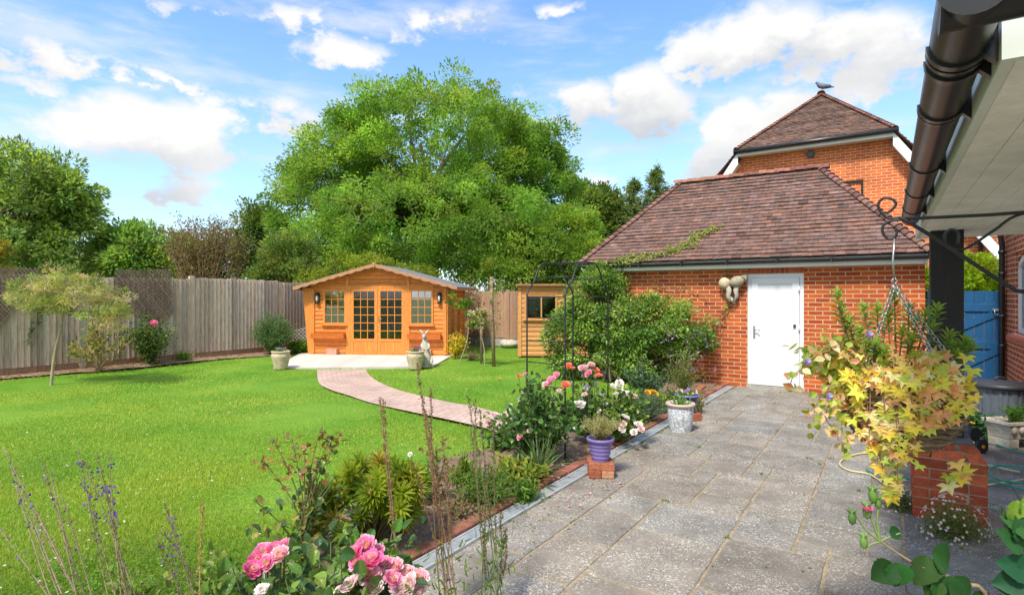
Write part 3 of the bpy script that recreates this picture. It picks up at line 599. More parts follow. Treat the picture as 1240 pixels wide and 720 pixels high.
    for (p, q) in (((EL-.02, y0+.0, ez-.045), (ER+.02, y0+.0, ez-.045)),):
        pr = [(.055*math.cos(math.pi+math.pi*k/K), .055*math.sin(math.pi+math.pi*k/K)) for k in range(K+1)]; pr += [(x*.9, z*.9) for x, z in pr[::-1]]
        gt.prism([(p[0], p[1]+x, p[2]+z) for x, z in pr], (q[0]-p[0], 0, 0))
    go = gt.build('gutter', M_black, t)
    for i in range(7):
        x = EL+.5+i*(ER-EL-1)/6; MB().bbox((x-.014, y0-.062, ez-.105), (x+.014, y0+.065, ez-.02)).build('gutter_bracket', M_black, go)
    # door
    d = MB(); fw = .07
    d.bbox((dx0, .015, 0.05), (dx0+fw, .095, dtop)); d.bbox((dx1-fw, .015, .05), (dx1, .095, dtop)); d.bbox((dx0+fw, .015, dtop-fw), (dx1-fw, .095, dtop)); d.bbox((dx0-.01, -.02, 0.01), (dx1+.01, .10, .05)); dr_ = None
    l = MB(); x0, x1, z0, z1 = dx0+fw+.004, dx1-fw-.004, .056, dtop-fw-.004; st = .105
    l.bbox((x0, .0, z0), (x0+st, .06, z1)); l.bbox((x1-st, .0, z0), (x1, .06, z1)); l.bbox((x0+st, .0, z1-st), (x1-st, .06, z1)); l.bbox((x0+st, .0, z0), (x1-st, .06, z0+st+.03))
    l.bbox((x0+st, .022, z0+st+.03), (x1-st, .05, z1-st))
    for (p, q, r_, s_) in ((x0+st, x0+st+.012, z0+st+.03, z1-st), (x1-st-.012, x1-st, z0+st+.03, z1-st)): l.bbox((p, .01, r_), (q, .022, s_))
    l.bbox((x0+st+.012, .01, z1-st-.012), (x1-st-.012, .022, z1-st)); l.bbox((x0+st+.012, .01, z0+st+.03), (x1-st-.012, .022, z0+st+.042))
    do = l.build('door', M_upvc, t); d.build('frame', M_upvc, do)
    h = MB(); h.bev((x0+.045, -.008, 1.02), (.032, .016, .22), .004); h.tube([(x0+.045, -.015, 1.06), (x0+.045, -.05, 1.06), (x0+.10, -.052, 1.06), (x0+.15, -.05, 1.055)], .009, 8); h.build('handle', pm('chrome', (.6, .6, .6), .25, 20, .1, metal=1), do)
    for z in (.35, 1.05, 1.75): MB().tube([(x1+.002, -.008, z), (x1+.002, -.008, z+.10)], .013, 8).build('hinge', M_upvc, do)
    MB().box((1.02-.0, -.012, 1.15), (.04, .03, .05)).build('wall_fitting', M_black, t)
    w2 = MB().prism([(dx0, -.03, -.005), (dx1, -.03, -.005), (dx1, .2, -.005), (dx0, .2, -.005)], (0, 0, .055)); w2.build('threshold', M_conc, t)
    return t
garage()

# ------------------------------------------------------------------ tall neighbouring house
def neighbour():
    A = 17.0; c = -.1013*A; t = thing('brick_house', 'tall orange brick house with half hipped tiled roof rising behind the garage', 'house', G(A, c, 0), ROTG)
    hw = .1016*A; ze = H+.239*A; zap = H+.3067*A*1.18; D = .18*A; ex = .25; xr_ = 1.85-c; dz = .0344/.0235
    zl = ze-.12
    def zv(x): return zl-(abs(x)-hw+.0)*dz if abs(x) > hw else zl
    xe = xr_; zee = zv(xe)
    w = MB(); P = [(-xe, 0, 0), (xe, 0, 0), (xe, 0, zee), (hw, 0, zl), (-hw, 0, zl), (-xe, 0, zee)]; w.prism(P, (0, 6, 0)); w.build('wall', M_brick2, t)
    r = MB(); e0 = -.32; slp = math.hypot(D, zap-ze); us = Vector((0, D, zap-ze)).normalized(); nf = Vector((0, -(zap-ze), D)).normalized()
    W = hw+.12; tile_face(r, (0, e0, ze), (1, 0, 0), us, nf, slp, lambda s: (-W*(1-s/slp), W*(1-s/slp)), rr=random.Random(31))
    # main slopes left and right of the ridge
    for sg in (1, -1):
        dwn = Vector((sg*1, 0, -(zap-ze)/W)).normalized(); nn = Vector((sg*(zap-ze)/W, 0, 1)).normalized(); L_ = (xe+.35)/abs(dwn.x)
        s_hw = W/abs(dwn.x); ap = Vector((0, e0, zap)); us2 = -dwn
        org = ap+dwn*L_
        def fn(s, L_=L_, s_hw=s_hw):
            dd = L_-s                                   # distance down from ridge
            y = D*(1-dd/s_hw) if dd < s_hw else .1
            return (y, 7.0) if sg == 1 else (-7.0, -y)
        tile_face(r, org, (0, sg, 0), us2, nn, L_, fn, rr=random.Random(33+sg))
        o2 = ap+dwn*s_hw; r.add([tuple(ap+Vector((0, D, -.03))), tuple(o2-Vector((0, 0, .03))), tuple(ap+dwn*L_-Vector((0, 0, .03))), tuple(ap+dwn*L_+Vector((0, 7, -.03))), tuple(ap+Vector((0, 7, -.03)))], [(0, 1, 2, 3, 4) if sg < 0 else (4, 3, 2, 1, 0)], (1.3, 1.2, 1))
    r.add([(-W, e0, ze-.02), (W, e0, ze-.02), (0, e0+D, zap-.03)], [(0, 1, 2)], (.5, .5, .5))
    r.build('roof', pm('neighbour_tile', (.20, .12, .09), .85, 9, .35, .6, 60, fine=.3), t)
    for sg in (-1, 1): hp = MB(); cap_line(hp, (sg*W, e0, ze+.03), (0, e0+D, zap+.03), .14, .06, .085, (sg, -.6, 1)); hp.build('hip_tiles', M_ridge, t)
    hp = MB(); cap_line(hp, (0, e0+D-.1, zap+.03), (0, e0+D+3.5, zap+.03), .3, .11, .115); hp.build('ridge_tiles', M_ridge, t)
    bg = MB()
    for sg in (-1, 1):
        a = Vector((sg*(hw+.08), -.30, ze-.05)); b = Vector((sg*(xe+.35), -.30, ze-.05-(xe+.27-hw)*dz)); bg.beam(a, b, .03, .24, up=(0, 1, 0)) if False else bg.prism([a, b, b-Vector((0, 0, .34)), a-Vector((0, 0, .34))], (0, .03, 0))
        bg.prism([a+Vector((0, .03, -.32)), b+Vector((0, .03, -.32)), b+Vector((0, .30, -.32)), a+Vector((0, .30, -.32))], (0, 0, .02))
    bg.bbox((-hw-.08, -.298, ze-.17), (hw+.08, -.27, ze-.04)); bg.bbox((-hw-.08, -.27, ze-.17), (hw+.08, -.001, ze-.15)); bg.build('bargeboard', M_white, t)
    MB().tube([(-W-.06, e0-.04, ze-.05), (W+.08, e0-.04, ze-.03)], .06, 10).build('gutter', M_black, t)
    v = MB(); v.tube([(-.02, -.05, ze-.30), (-.02, .01, ze-.30)], [.10, .10], 16); v.tube([(-.02, -.07, ze-.30), (-.02, -.05, ze-.30)], [.07, .07], 16, (2.5, 2.5, 2.5)); v.build('vent', M_black, t)
    wn = MB(); X0, X1, Z0, Z1 = .50, 1.13, ze-2.3, ze-1.17
    wn.bbox((X0-.05, -.045, Z1), (X1+.05, .0-.002, Z1+.06)); wn.bbox((X1, -.045, Z0), (X1+.05, -.002, Z1)); wn.bbox((X0-.05, -.045, Z0), (X0, -.002, Z1)); wn.build('blocked_window_frame', M_tarwood, t)
    # lower rear wing seen beyond the gate
    w = MB(); x1 = xe+.02; w.prism([(x1, 2.0, 0), (x1+4.2, 2.0, 0), (x1+4.2, 2.0, 2.2), (x1, 2.0, 4.5)], (0, 3.5, 0)); w.build('rear_wing_wall', M_brick3, t)
    b = MB(); b.prism([(x1-.02, 1.80, 4.78), (x1+4.5, 1.80, 2.32), (x1+4.5, 1.80, 2.05), (x1-.02, 1.80, 4.5)], (0, .04, 0)); b.prism([(x1-.02, 1.80, 4.79), (x1+4.5, 1.80, 2.33), (x1+4.5, 5.6, 2.33), (x1-.02, 5.6, 4.79)], (0, 0, .05), (.4, .3, .3)); b.build('rear_wing_bargeboard', M_white, t)
    MB().tube([(xe-.08, -.06, 0), (xe-.08, -.06, 3.2)], .04, 8).build('downpipe', M_black, t)
    # pigeon on the very top of the hip
    ap = G(A+e0+D, c, zap+.13); q = thing('pigeon', 'grey pigeon perched on the peak of the tall house roof', 'pigeon', ap, ROTG)
    m = MB(); m.tube([(.34, 0, .05), (.25, 0, .075), (.15, 0, .10), (.05, 0, .13), (-.04, 0, .17), (-.09, 0, .22), (-.11, 0, .26), (-.14, 0, .275), (-.165, 0, .27)], [.012, .03, .06, .085, .08, .055, .04, .04, .018], 12, (.13, .14, .17)); m.tube([(-.16, 0, .27), (-.195, 0, .262)], [.012, .003], 6, (.2, .16, .15)); m.build('body', M_plain, q)
    m = MB()
    for s_ in (-1, 1): m.ell((.12, s_*.055, .12), (.15, .02, .05), 10, 6, Matrix.Rotation(.2, 3, 'Y'), (.09, .10, .13))
    m.build('wing', M_plain, q)
    for s_ in (-1, 1): MB().tube([(.02, s_*.03, .08), (.02, s_*.03, 0)], .008, 6, (.5, .2, .15)).build('leg', M_plain, q)
neighbour()

# ------------------------------------------------------------------ own house, canopy, gate
def own_house():
    b0 = 1.5; t = thing('brick_house', 'brick house wall with white window and brick sill at the right edge', 'house', G(9.0, b0, 0), ROTG)
    w = MB(); w0, w1, z0, z1 = .55, 1.68, 1.16, 2.18    # window in local y
    w.bbox((0, -2.2, 0), (.3, w0, 3.4)); w.bbox((0, w1, 0), (.3, 2.7, 3.4)); w.bbox((0, w0, 0), (.3, w1, z0)); w.bbox((0, w0, z1+.12), (.3, w1, 3.4)); w.build('wall', M_brick3, t)
    a = MB(); K = 8                                       # segmental arch brick infill
    for k in range(K):
        y_ = w0+(k+.5)*(w1-w0)/K; zz = z1+.12*(1-((k+.5)/K*2-1)**2)-.0; a.bbox((.012, w0+k*(w1-w0)/K, zz-.03), (.29, w0+(k+1)*(w1-w0)/K, z1+.125))
    a.build('window_arch', M_brick3, t)
    f = MB(); x = -.0
    f.bbox((.03, w0+.002, z0+.002), (.10, w0+.07, z1)); f.bbox((.03, w1-.07, z0+.002), (.10, w1-.002, z1)); f.bbox((.03, w0+.07, z0+.002), (.10, w1-.07, z0+.07))
    pts = [(w0+.002+(w1-w0-.004)*k/10, z1-.04+.12*(1-(k/5-1)**2)) for k in range(11)]; f.prism([(.03, y, z) for y, z in pts]+[(.03, y, z-.08) for y, z in pts[::-1]], (.07, 0, 0))
    f.bbox((.028, (w0+w1)/2-.03, z0+.07), (.098, (w0+w1)/2+.03, z1+.0)); fo = f.build('window_frame', M_upvc, t)
    for (p, q) in ((w0+.07, (w0+w1)/2-.03), ((w0+w1)/2+.03, w1-.07)): MB().bbox((.06, p, z0+.07), (.066, q, z1+.04)).build('pane', M_glass, fo)
    MB().bbox((.25, w0, z0), (.29, w1, z1+.1), (.8, .8, .85)).build('blind', pm('grey_blind', (.25, .27, .30), .8, 2, .1), t)
    s = MB(); s.prism([(-.09, w0-.1, z0-.11), (-.09, w1+.1, z0-.11), (-.09, w1+.1, z0-.035), (-.09, w0-.1, z0-.035)], (.09, 0, 0)); s.bbox((-.03, w0-.02, z0-.033), (.03, w1+.02, z0), (2.2, 3, 4)); s.build('window_sill', pm('sill_brick', (.36, .11, .06), .9, 12, .3, .4, 60), t)
    d = MB(); y = 2.35; d.tube([(-.06, y, 0.05), (-.06, y, 2.35), (-.06, y-.03, 2.45), (-.12, y-.2, 2.75), (-.16, y-.3, 3.1), (-.16, y-.3, 3.4)], .037, 10)
    for z in (.9, 1.35, 2.0, 2.33): d.tube([(-.06, y, z), (-.06, y, z+.05)], .048, 10)
    d.build('downpipe', M_black, t)
own_house()
def canopy():
    t = thing('porch_canopy', 'white boarded porch canopy overhead with black half round gutter at right edge', 'canopy', G(5.56, .37, 0), ROTG)
    ox, oy = .37, 5.56; zs = 2.20
    def P(b, a, z): return (b-ox, a-oy, z)
    s = MB(); b = .225; k = 0
    while b < 2.9:
        w = .098; s.bev(((b+w/2)-ox, (1.60+6.2)/2-oy, zs+.012), (w-.002, 4.58, .02), .002, None, (rng.uniform(.94, 1.03),)*3); b += w; k += 1
    s.bbox(P(.22, 1.60, zs+.02), P(2.9, 6.2, zs+.03), (.4, .35, .3)); s.build('soffit', M_soffit, t)
    f = MB(); f.bbox(P(.2, 1.578, zs), P(.224, 6.22, zs+.19)); f.bbox(P(.224, 1.578, zs), P(2.9, 1.60, zs+.19)); f.bbox(P(.224, 6.2, zs), P(2.9, 6.22, zs+.19)); f.build('fascia', pm('dirty_white_fascia', (.72, .75, .73), .5, 3, .12, col2=(.55, .60, .48)), t)
    rf = MB(); rf.prism([P(.13, 1.50, zs+.20), P(2.9, 1.50, zs+.20), P(2.9, 1.5, zs+1.2)], (0, 4.8, 0)); rf.build('roof', M_tile, t)
    gc = (.133, 2.275); r = .056
    def half(r_): return [(r_*math.cos(math.pi+math.pi*k/12), r_*math.sin(math.pi+math.pi*k/12)) for k in range(13)]
    g = MB()
    def run(mb, ro, ri, a0, a1, c=gc):
        pr = half(ro)+half(ri)[::-1]; n = len(pr); V = [P(c[0]+x, a0, c[1]+z) for x, z in pr]+[P(c[0]+x, a1, c[1]+z) for x, z in pr]
        Fc = [(i, i+n, (i+1) % n+n, (i+1) % n) for i in range(n)]; mb.add(V, Fc, smooth=True)
        for o_ in (0, n): 
            for i in range(12): mb.add([V[o_+i], V[o_+i+1], V[o_+n-2-i], V[o_+n-1-i]], [(0, 1, 2, 3)])
    run(g, r, r-.004, 1.34, 5.12); g.tube([P(gc[0], 5.115, gc[1]-.0)]*1+[P(gc[0], 5.12, gc[1])], [r*.98, r*.98], 16) if False else None
    # run across the near end of the canopy
    pr = half(r)+half(r-.004)[::-1]; n = len(pr); ga = 1.40
    V = [P(.085, ga+x, gc[1]+z) for x, z in pr]+[P(2.9, ga+x, gc[1]+z) for x, z in pr]; g.add(V, [(i, (i+1) % n, (i+1) % n+n, i+n) for i in range(n)], smooth=True)
    ec = MB(); ec.prism([P(.083, ga+x, gc[1]+z) for x, z in half(r+.003)], (.006, 0, 0)); g.prism([P(gc[0]+x, 1.338, gc[1]+z) for x, z in half(r+.002)], (0, .006, 0))
    go = g.build('gutter', M_gutter, t)
    ec.build('gutter_end_cap', M_iron, go)
    e = MB(); e.prism([P(gc[0]+x, 5.12, gc[1]+z) for x, z in half(r+.003)], (0, .012, 0)); e.build('gutter_end_cap', M_gutter, go)
    for a in (1.62, 1.72, 2.10, 2.98, 3.72, 4.45):
        m = MB(); run(m, r+.006, r, a, a+.028)
        if a in (1.62, 2.10): run(m, r+.005, r, a+.045, a+.065)
        m.prism([P(.175, a, zs+.035), P(.199, a, zs-.0+.012), P(.199, a, zs+.12), P(.175, a, zs+.12)], (0, .028, 0)); m.build('gutter_bracket', M_black, go)
    p = MB(); p.bev(P(.375, 5.6, (.60+zs)/2+.0), (.205, .205, zs-.585), .004); p.build('post', M_tarwood, t)
    # second post nearer, carrying the iron bracket
    p = MB(); p.bev(P(.66, 2.70, zs/2), (.15, .15, zs-.01), .004); p.build('post', M_tarwood, t)
canopy()
def iron_bracket():
    t = thing('hanging_bracket', 'black wrought iron scroll bracket under the canopy holding the golden ivy basket', 'bracket', G(2.66, .585, 1.6), ROTG)
    def P(px, py, b=None):       # in the bracket's own plane, a = 2.66
        rr = (px-CX)/F; Y = 2.66/(rr*SU+CU); X = rr*Y; b_ = X*CU-Y*SU; z = H-(py-HY)/F*Y; return (b_-.585, 0, z-1.6)
    m = MB(); r = .0062
    m.tube([P(1089, 265), P(1140, 263), P(1200, 260), (0, 0, P(1200, 258)[2])], r, 8)
    low = [P(1090, 263), P(1112, 276), P(1140, 293), P(1170, 313), P(1205, 336), P(1225, 348), P(1240, 353), (0, 0, P(1240, 356)[2])]
    m.tube([Vector(p) for p in smooth_poly([Vector(p) for p in low])], .0072, 8)
    sc_ = [P(1090, 263), P(1075, 264), P(1065, 254), P(1064, 246), P(1070, 240), P(1080, 241), P(1085, 247), P(1080, 254), P(1074, 258)]
    m.tube(smooth_poly([Vector(p) for p in sc_]), r*.8, 8)
    s2 = [P(1095, 266), P(1080, 267), P(1070, 273), P(1069, 281), P(1075, 289), P(1083, 288), P(1086, 281), P(1084, 277)]
    m.tube(smooth_poly([Vector(p) for p in s2]), r*.8, 8)
    s3 = [P(1160, 295), P(1161, 284), P(1158, 279), P(1150, 278), P(1144, 285), P(1145, 294), P(1153, 301), P(1165, 302), P(1180, 295), P(1205, 278), P(1240, 258), (0, 0, P(1245, 254)[2])]
    m.tube(smooth_poly([Vector((p[0], .012, p[2])) for p in s3]), r*.8, 8)
    m.build('scroll_work', M_iron, t)
    MB().bev((.0, 0, P(1240, 305)[2]), (.03, .03, .45), .003).build('back_plate', M_iron, t)
iron_bracket()
def gate():
    t = thing('garden_gate', 'blue boarded timber gate between the garage and the house', 'gate', G(11.45, 1.0, 0), ROTG); m = MB(); n = 8; w = .96/n
    for i in range(n): m.bev((-.48+(i+.5)*w, 0, .90), (w-.004, .022, 1.72), .003, None, (rng.uniform(.85, 1.1),)*3)
    m.build('boards', M_gate, t); m = MB()
    for z in (1.5, .92, .25): m.bev((0, -.024, z), (.955, .025, .12), .004)
    m.beam((-.44, -.024, .98), (.40, -.024, 1.44), .022, .10, up=(0, 1, 0)) if False else None
    for (z0, z1) in ((.32, .86), (.98, 1.44)):
        a, b = Vector((-.42, -.036, z0)), Vector((.42, -.036, z1)); u = (b-a).normalized(); q = Vector((-u.z, 0, u.x))*.05; m.prism([a-q, b-q, b+q, a+q], (0, .025, 0))
    m.build('ledges', M_gate, t)
    l = MB(); l.bev((.40, -.05, 1.47), (.13, .03, .035), .004); l.tube([(.36, -.06, 1.47), (.36, -.06, 1.40), (.42, -.06, 1.40), (.42, -.06, 1.47)], .008, 6); l.build('latch', pm('zinc', (.45, .45, .45), .4, 20, .2, metal=.9), t)
    for z in (1.5, .25): MB().bev((-.40, -.045, z), (.2, .012, .04), .003).build('hinge', M_iron, t)
gate()
# ------------------------------------------------------------------ fences
def left_fence():
    t = thing('board_fence', 'long weathered grey close board fence along the left side of the lawn', 'fence', G(5.25, -15.4, 0), ROTG); S = 2.45
    for k in range(-3, 5):
        y0 = k*S; hT = {-3: 2.2, -2: 2.2, -1: 2.17, 0: 2.15, 1: 2.19, 2: 2.12, 3: 2.04, 4: 2.0}[k]
        p = MB(); p.bev((0, y0, hT/2-.0), (.10, .12, hT+.02), .008, None, (1.15, 1.12, 1.05)); p.build('post', M_conc if k in (0,) else M_fence, t)
        n = 21; w = (S-.13)/n; b = MB()
        for i in range(n):
            g_ = rng.uniform(.62, 1.25); y = y0+.065+(i+.5)*w; zt = hT-.03+rng.uniform(-.012, .012)-.03*(i/n)*(k in (1, 2, 3)); wm = rng.uniform(-.06, .06)
            pr = [(.03, y-w/2, .16), (.036, y-w/2, .16), (.064, y+w/2+.002, .16), (.030, y+w/2+.002, .16)]
            b.prism(pr, (rng.uniform(-.004, .004), 0, zt-.16), (g_*(1+wm), g_, g_*(1-wm)))
        b.build('panel', M_fence, t)
        g = MB(); g.bev((.01, y0+S/2, .08), (.04, S-.13, .17), .004, None, (.7, .55, .42)); g.build('gravel_board', M_fence, t)
    rl = MB(); rl.bev((-.02, S*1, .5), (.04, S*8, .08), .004); rl.bev((-.02, S*1, 1.7), (.04, S*8, .08), .004); rl.build('rail', M_fence, t)
left_fence()
def back_fence():
    t = thing('board_fence', 'warm brown board fence across the back of the garden beside the shed', 'fence', G(15.35, -15.3, 0), ROTG); S = 2.45
    for k in range(0, 6):
        x0 = k*S; MB().bev((x0, 0, .93), (.11, .11, 1.9), .008).build('post', M_fenceb, t); n = 20; w = (S-.13)/n; b = MB()
        for i in range(n):
            g_ = rng.uniform(.8, 1.18); x = x0+.065+(i+.5)*w; b.prism([(x-w/2, -.03, .28), (x-w/2, -.042, .28), (x+w/2+.012, -.05, .28), (x+w/2+.012, -.03, .28)][::-1], (0, 0, 1.55+rng.uniform(-.01, .01)), (g_,)*3)
        b.build('panel', M_fenceb, t); MB().bev((x0+S/2, 0, .14), (S-.12, .05, .28), .005).build('gravel_board', M_conc, t)
back_fence()
def trellis(label, a0, a1, poly, zoff):
    """expanding willow trellis; poly in (a offset, z)"""
    t = tag(empty('willow_trellis', G(a0, -15.31, 0), ROTG), label, 'trellis', 'willow trellis panels on the fence'); mb = MB(); xs = [p[0] for p in poly]; zs = [p[1] for p in poly]
    L_ = 4; st = .082
    for sg in (1, -1):
        c = -6.0
        while c < 8:
            # line z = sg*1.25*(y) + c, clipped to the polygon by sampling
            yy = np.linspace(min(xs), max(xs), 140); zz = sg*1.35*(yy-min(xs))+c; ok = pts_in(poly, np.stack([yy, zz], 1)); idx = np.where(ok)[0]
            if len(idx) > 2:
                i0, i1 = idx[0], idx[-1]; o = .0 if sg > 0 else .009
                e = .03; y0_, z0_, y1_, z1_ = yy[i0], zz[i0], yy[i1], zz[i1]; k = rng.uniform(.75, 1.35)
                mb.beam((.03+o, y0_-e*.6, z0_-e*sg), (.03+o, y1_+e*.6, z1_+e*sg), .026, .007, (k, k, k), up=(1, 0, 0))
            c += st*1.15
    o = mb.build('willow_lattice', M_wicker, t)
trellis('brown willow trellis fixed high on the fence between the pale tree and the bare boards', 5.9, 7.2, [(0, 2.27), (1.22, 2.33), (1.28, 1.25), (.95, .95), (.5, 1.2), (.0, 1.5)], 0)
trellis('brown willow trellis hanging on the fence at the far left edge, narrowing downwards', 3.3, 4.4, [(-1.0, 2.3), (1.15, 2.25), (1.05, 1.9), (.65, 1.3), (.1, .5), (-1.0, .45)], 0)
# small diamond trellis leaning behind the summerhouse's left corner
def small_trellis():
    t = thing('diamond_trellis', 'small pale diamond trellis at the left corner of the summerhouse', 'trellis', (-6.12, 16.95, 0), .25); mb = MB(); xs = (-.45, .42)
    poly = [(-.45, .10), (.42, .28), (.42, .86), (-.45, .62)]
    for sg in (1, -1):
        for c in np.arange(-1.5, 3, .11):
            yy = np.linspace(-.45, .42, 80); zz = sg*yy+c; idx = np.where(pts_in(poly, np.stack([yy, zz], 1)))[0]
            if len(idx) > 2: mb.beam((yy[idx[0]], .004*sg, zz[idx[0]]), (yy[idx[-1]], .004*sg, zz[idx[-1]]), .016, .006, up=(0, 1, 0))
    for i in range(4): mb.beam((poly[i][0], .0, poly[i][1]), (poly[(i+1) % 4][0], 0, poly[(i+1) % 4][1]), .02, .014, up=(0, 1, 0))
    mb.build('lattice', pm('pale_trellis_wood', (.42, .40, .36), .85, 10, .2), t)
small_trellis()

# ------------------------------------------------------------------ summerhouse
def log_wall(mb, x0, x1, z0, ztop, y, opens=(), pitch=.118, axis=0, sgn=-1):
    """rounded log-lap boards; ztop(x) upper outline; opens = (xa, xb, za, zb)"""
    z = z0; K = 6
    while z < max(ztop(x0), ztop(x1), ztop((x0+x1)/2))-.01:
        h = pitch; zc = z+h/2; xs = sorted({x0, x1, *[q for o in opens if o[2] < zc < o[3] for q in (o[0], o[1])]})
        xs = [q for q in xs if x0 <= q <= x1]
        for i in range(len(xs)-1):
            a, b = xs[i], xs[i+1]; m = (a+b)/2
            if any(o[0] < m < o[1] and o[2] < zc < o[3] for o in opens): continue
            # clip ends where the board would rise above the roof line
            xx = np.linspace(a, b, 60); ok = np.array([ztop(q) > zc+.01 for q in xx])
            if not ok.any(): continue
            a2, b2 = xx[ok][0], xx[ok][-1]
            if b2-a2 < .03: continue
            hh = min(h, max(.03, min(ztop(a2), ztop(b2))-z)) if min(ztop(a2), ztop(b2)) < z+h else h
            V = []; pr = [(0, 0), (.010, .004), (.020, .25*h), (.023, .5*h), (.019, .78*h), (.009, .97*h), (0, h)]
            g_ = rng.uniform(.85, 1.14)
            for q in (a2, b2):
                for d, zz in pr: V.append((q, y+sgn*d, z+zz) if axis == 0 else (y-sgn*d, q, z+zz))
            n = len(pr); Fc = [(k, k+n, k+n+1, k+1) for k in range(n-1)]+[tuple(range(n))[::-1], tuple(range(n, 2*n))]
            mb.add(V, Fc, (g_, g_*rng.uniform(.95, 1.03), g_))
        z += h
def summerhouse():
    P0 = Vector((-5.74, 16.1, 0)); P1 = Vector((-1.815, 15.67, 0)); c = (P0+P1)/2; rz = math.atan2(P1.y-P0.y, P1.x-P0.x)
    t = thing('summerhouse', 'orange stained timber summerhouse with glazed double doors on the pale terrace', 'summerhouse', c, rz); W = 1.96; D = 2.5; zA = 2.56; xo = 2.33; ze = 1.94-.02; k = (zA-ze)/xo
    zt = lambda x: zA-.07-abs(x)*k
    m = MB(); win = [(-1.60, -.92, .86, 1.86), (.92, 1.60, .86, 1.86)]; dr = (-.83, .83, 0, 1.96)
    log_wall(m, -W, W, .03, zt, 0, win+[dr]); m.bbox((-W, .002, .03), (-1.60, .03, 1.9)) if False else None
    sw = [(.45, 1.0, .5, 1.6), (1.35, 1.9, .5, 1.6)]
    log_wall(m, .0, D, .03, lambda q: zt(W)-.0, W, sw, axis=1); 
    log_wall(m, .0, D, .03, lambda q: zt(W)-.0, -W, [(.7, 1.7, .9, 1.75)], axis=1, sgn=1); 
    m.build('wall', M_pine, t)
    # inner lining: seals the building so that the inside is a real dark room
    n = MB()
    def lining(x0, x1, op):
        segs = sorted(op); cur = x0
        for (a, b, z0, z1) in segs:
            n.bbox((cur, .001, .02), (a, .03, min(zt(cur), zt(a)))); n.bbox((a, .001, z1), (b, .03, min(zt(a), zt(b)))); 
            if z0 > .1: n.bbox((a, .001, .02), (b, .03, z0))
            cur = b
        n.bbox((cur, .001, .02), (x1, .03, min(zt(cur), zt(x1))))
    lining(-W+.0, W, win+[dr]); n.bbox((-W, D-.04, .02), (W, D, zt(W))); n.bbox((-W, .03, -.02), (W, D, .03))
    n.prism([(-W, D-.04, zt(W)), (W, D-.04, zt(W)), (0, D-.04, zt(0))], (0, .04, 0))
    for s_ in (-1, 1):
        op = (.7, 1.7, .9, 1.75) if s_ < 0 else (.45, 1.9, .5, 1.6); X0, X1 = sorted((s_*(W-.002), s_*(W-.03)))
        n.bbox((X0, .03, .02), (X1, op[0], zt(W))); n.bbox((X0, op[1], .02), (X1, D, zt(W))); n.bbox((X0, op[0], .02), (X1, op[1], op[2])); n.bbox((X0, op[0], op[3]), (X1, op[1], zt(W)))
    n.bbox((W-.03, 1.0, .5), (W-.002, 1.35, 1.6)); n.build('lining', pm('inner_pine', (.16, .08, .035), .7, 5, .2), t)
    # vertical cover strips and corner boards
    for x in (-.885, .885): v = MB(); v.bev((x, -.035, (zt(x)-.02)/2+.02), (.075, .03, zt(x)-.03), .006); v.build('cover_strip', M_pinev, t)
    for q_ in (((W-.03, -.035, .97), (.085, .03, 1.86)), ((-W+.07, -.035, .97), (.06, .03, 1.86)), ((W+.03, .03, .97), (.03, .10, 1.86)), ((W+.03, D-.05, .97), (.03, .10, 1.86))): v = MB(); v.bev(q_[0], q_[1], .006); v.build('corner_strip', M_pinev, t)
    gb = MB()
    for sg in (-1, 1): gb.prism([(0, -.026, zA-.035), (sg*(W+.02), -.026, zt(W)+.035), (sg*(W+.02), -.026, zt(W)-.10), (0, -.026, zA-.22)], (0, .024, 0), (.9, .85, .8))
    gb.build('gable_board', M_pine, t)
    f = MB(); f.prism([(-W+.04, -.05, .0), (-W-.08, -.05, .0), (-W-.25, -.05, 1.90), (-W+.04, -.05, 1.90)], (0, .045, 0), (1.05, 1, 1)); f.build('splayed_corner_board', M_pinev, t)
    # windows
    def window(x0, x1, z0, z1, cols, rows, name='window', yy=-.045, par=t, fr=.055, X=None):
        w = MB(); g_ = .016; tr = (lambda p: p) if X is None else X
        def bx(lo, hi, mb): lo, hi = tr(lo), tr(hi); mb.bbox(tuple(min(a, b) for a, b in zip(lo, hi)), tuple(max(a, b) for a, b in zip(lo, hi)))
        bx((x0, yy, z0), (x0+fr, yy+.06, z1), w); bx((x1-fr, yy, z0), (x1, yy+.06, z1), w); bx((x0+fr, yy, z0), (x1-fr, yy+.06, z0+fr), w); bx((x0+fr, yy, z1-fr), (x1-fr, yy+.06, z1), w)
        a, b, c_, d = x0+fr, x1-fr, z0+fr, z1-fr
        for i in range(1, cols): xx = a+(b-a)*i/cols; bx((xx-g_/2, yy+.012, c_), (xx+g_/2, yy+.045, d), w)
        for i in range(1, rows): zz = c_+(d-c_)*i/rows; bx((a, yy+.014, zz-g_/2), (b, yy+.043, zz+g_/2), w)
        o = w.build(name, M_pinev, par); gl = MB(); bx((a-.004, yy+.027, c_-.004), (b+.004, yy+.031, d+.004), gl); gl.build('pane', M_glassr, o); return o
    for (a, b, z0, z1) in win:
        o = window(a, b, z0, z1, 3, 4); s_ = MB(); s_.bev(((a+b)/2, -.062, z0-.015), (b-a+.08, .07, .03), .005); s_.bbox((a-.0, -.030, z1+.001), (b, .0, z1+.10)); s_.build('sill', M_pine, o)
    for s_ in sw: window(s_[0], s_[1], s_[2], s_[3], 2, 4, X=lambda p: (W+.0-p[1]-.02, p[0], p[2]))
    window(.7, 1.7, .9, 1.75, 2, 2, X=lambda p: (-W+.0+p[1]+.02, p[0], p[2]))
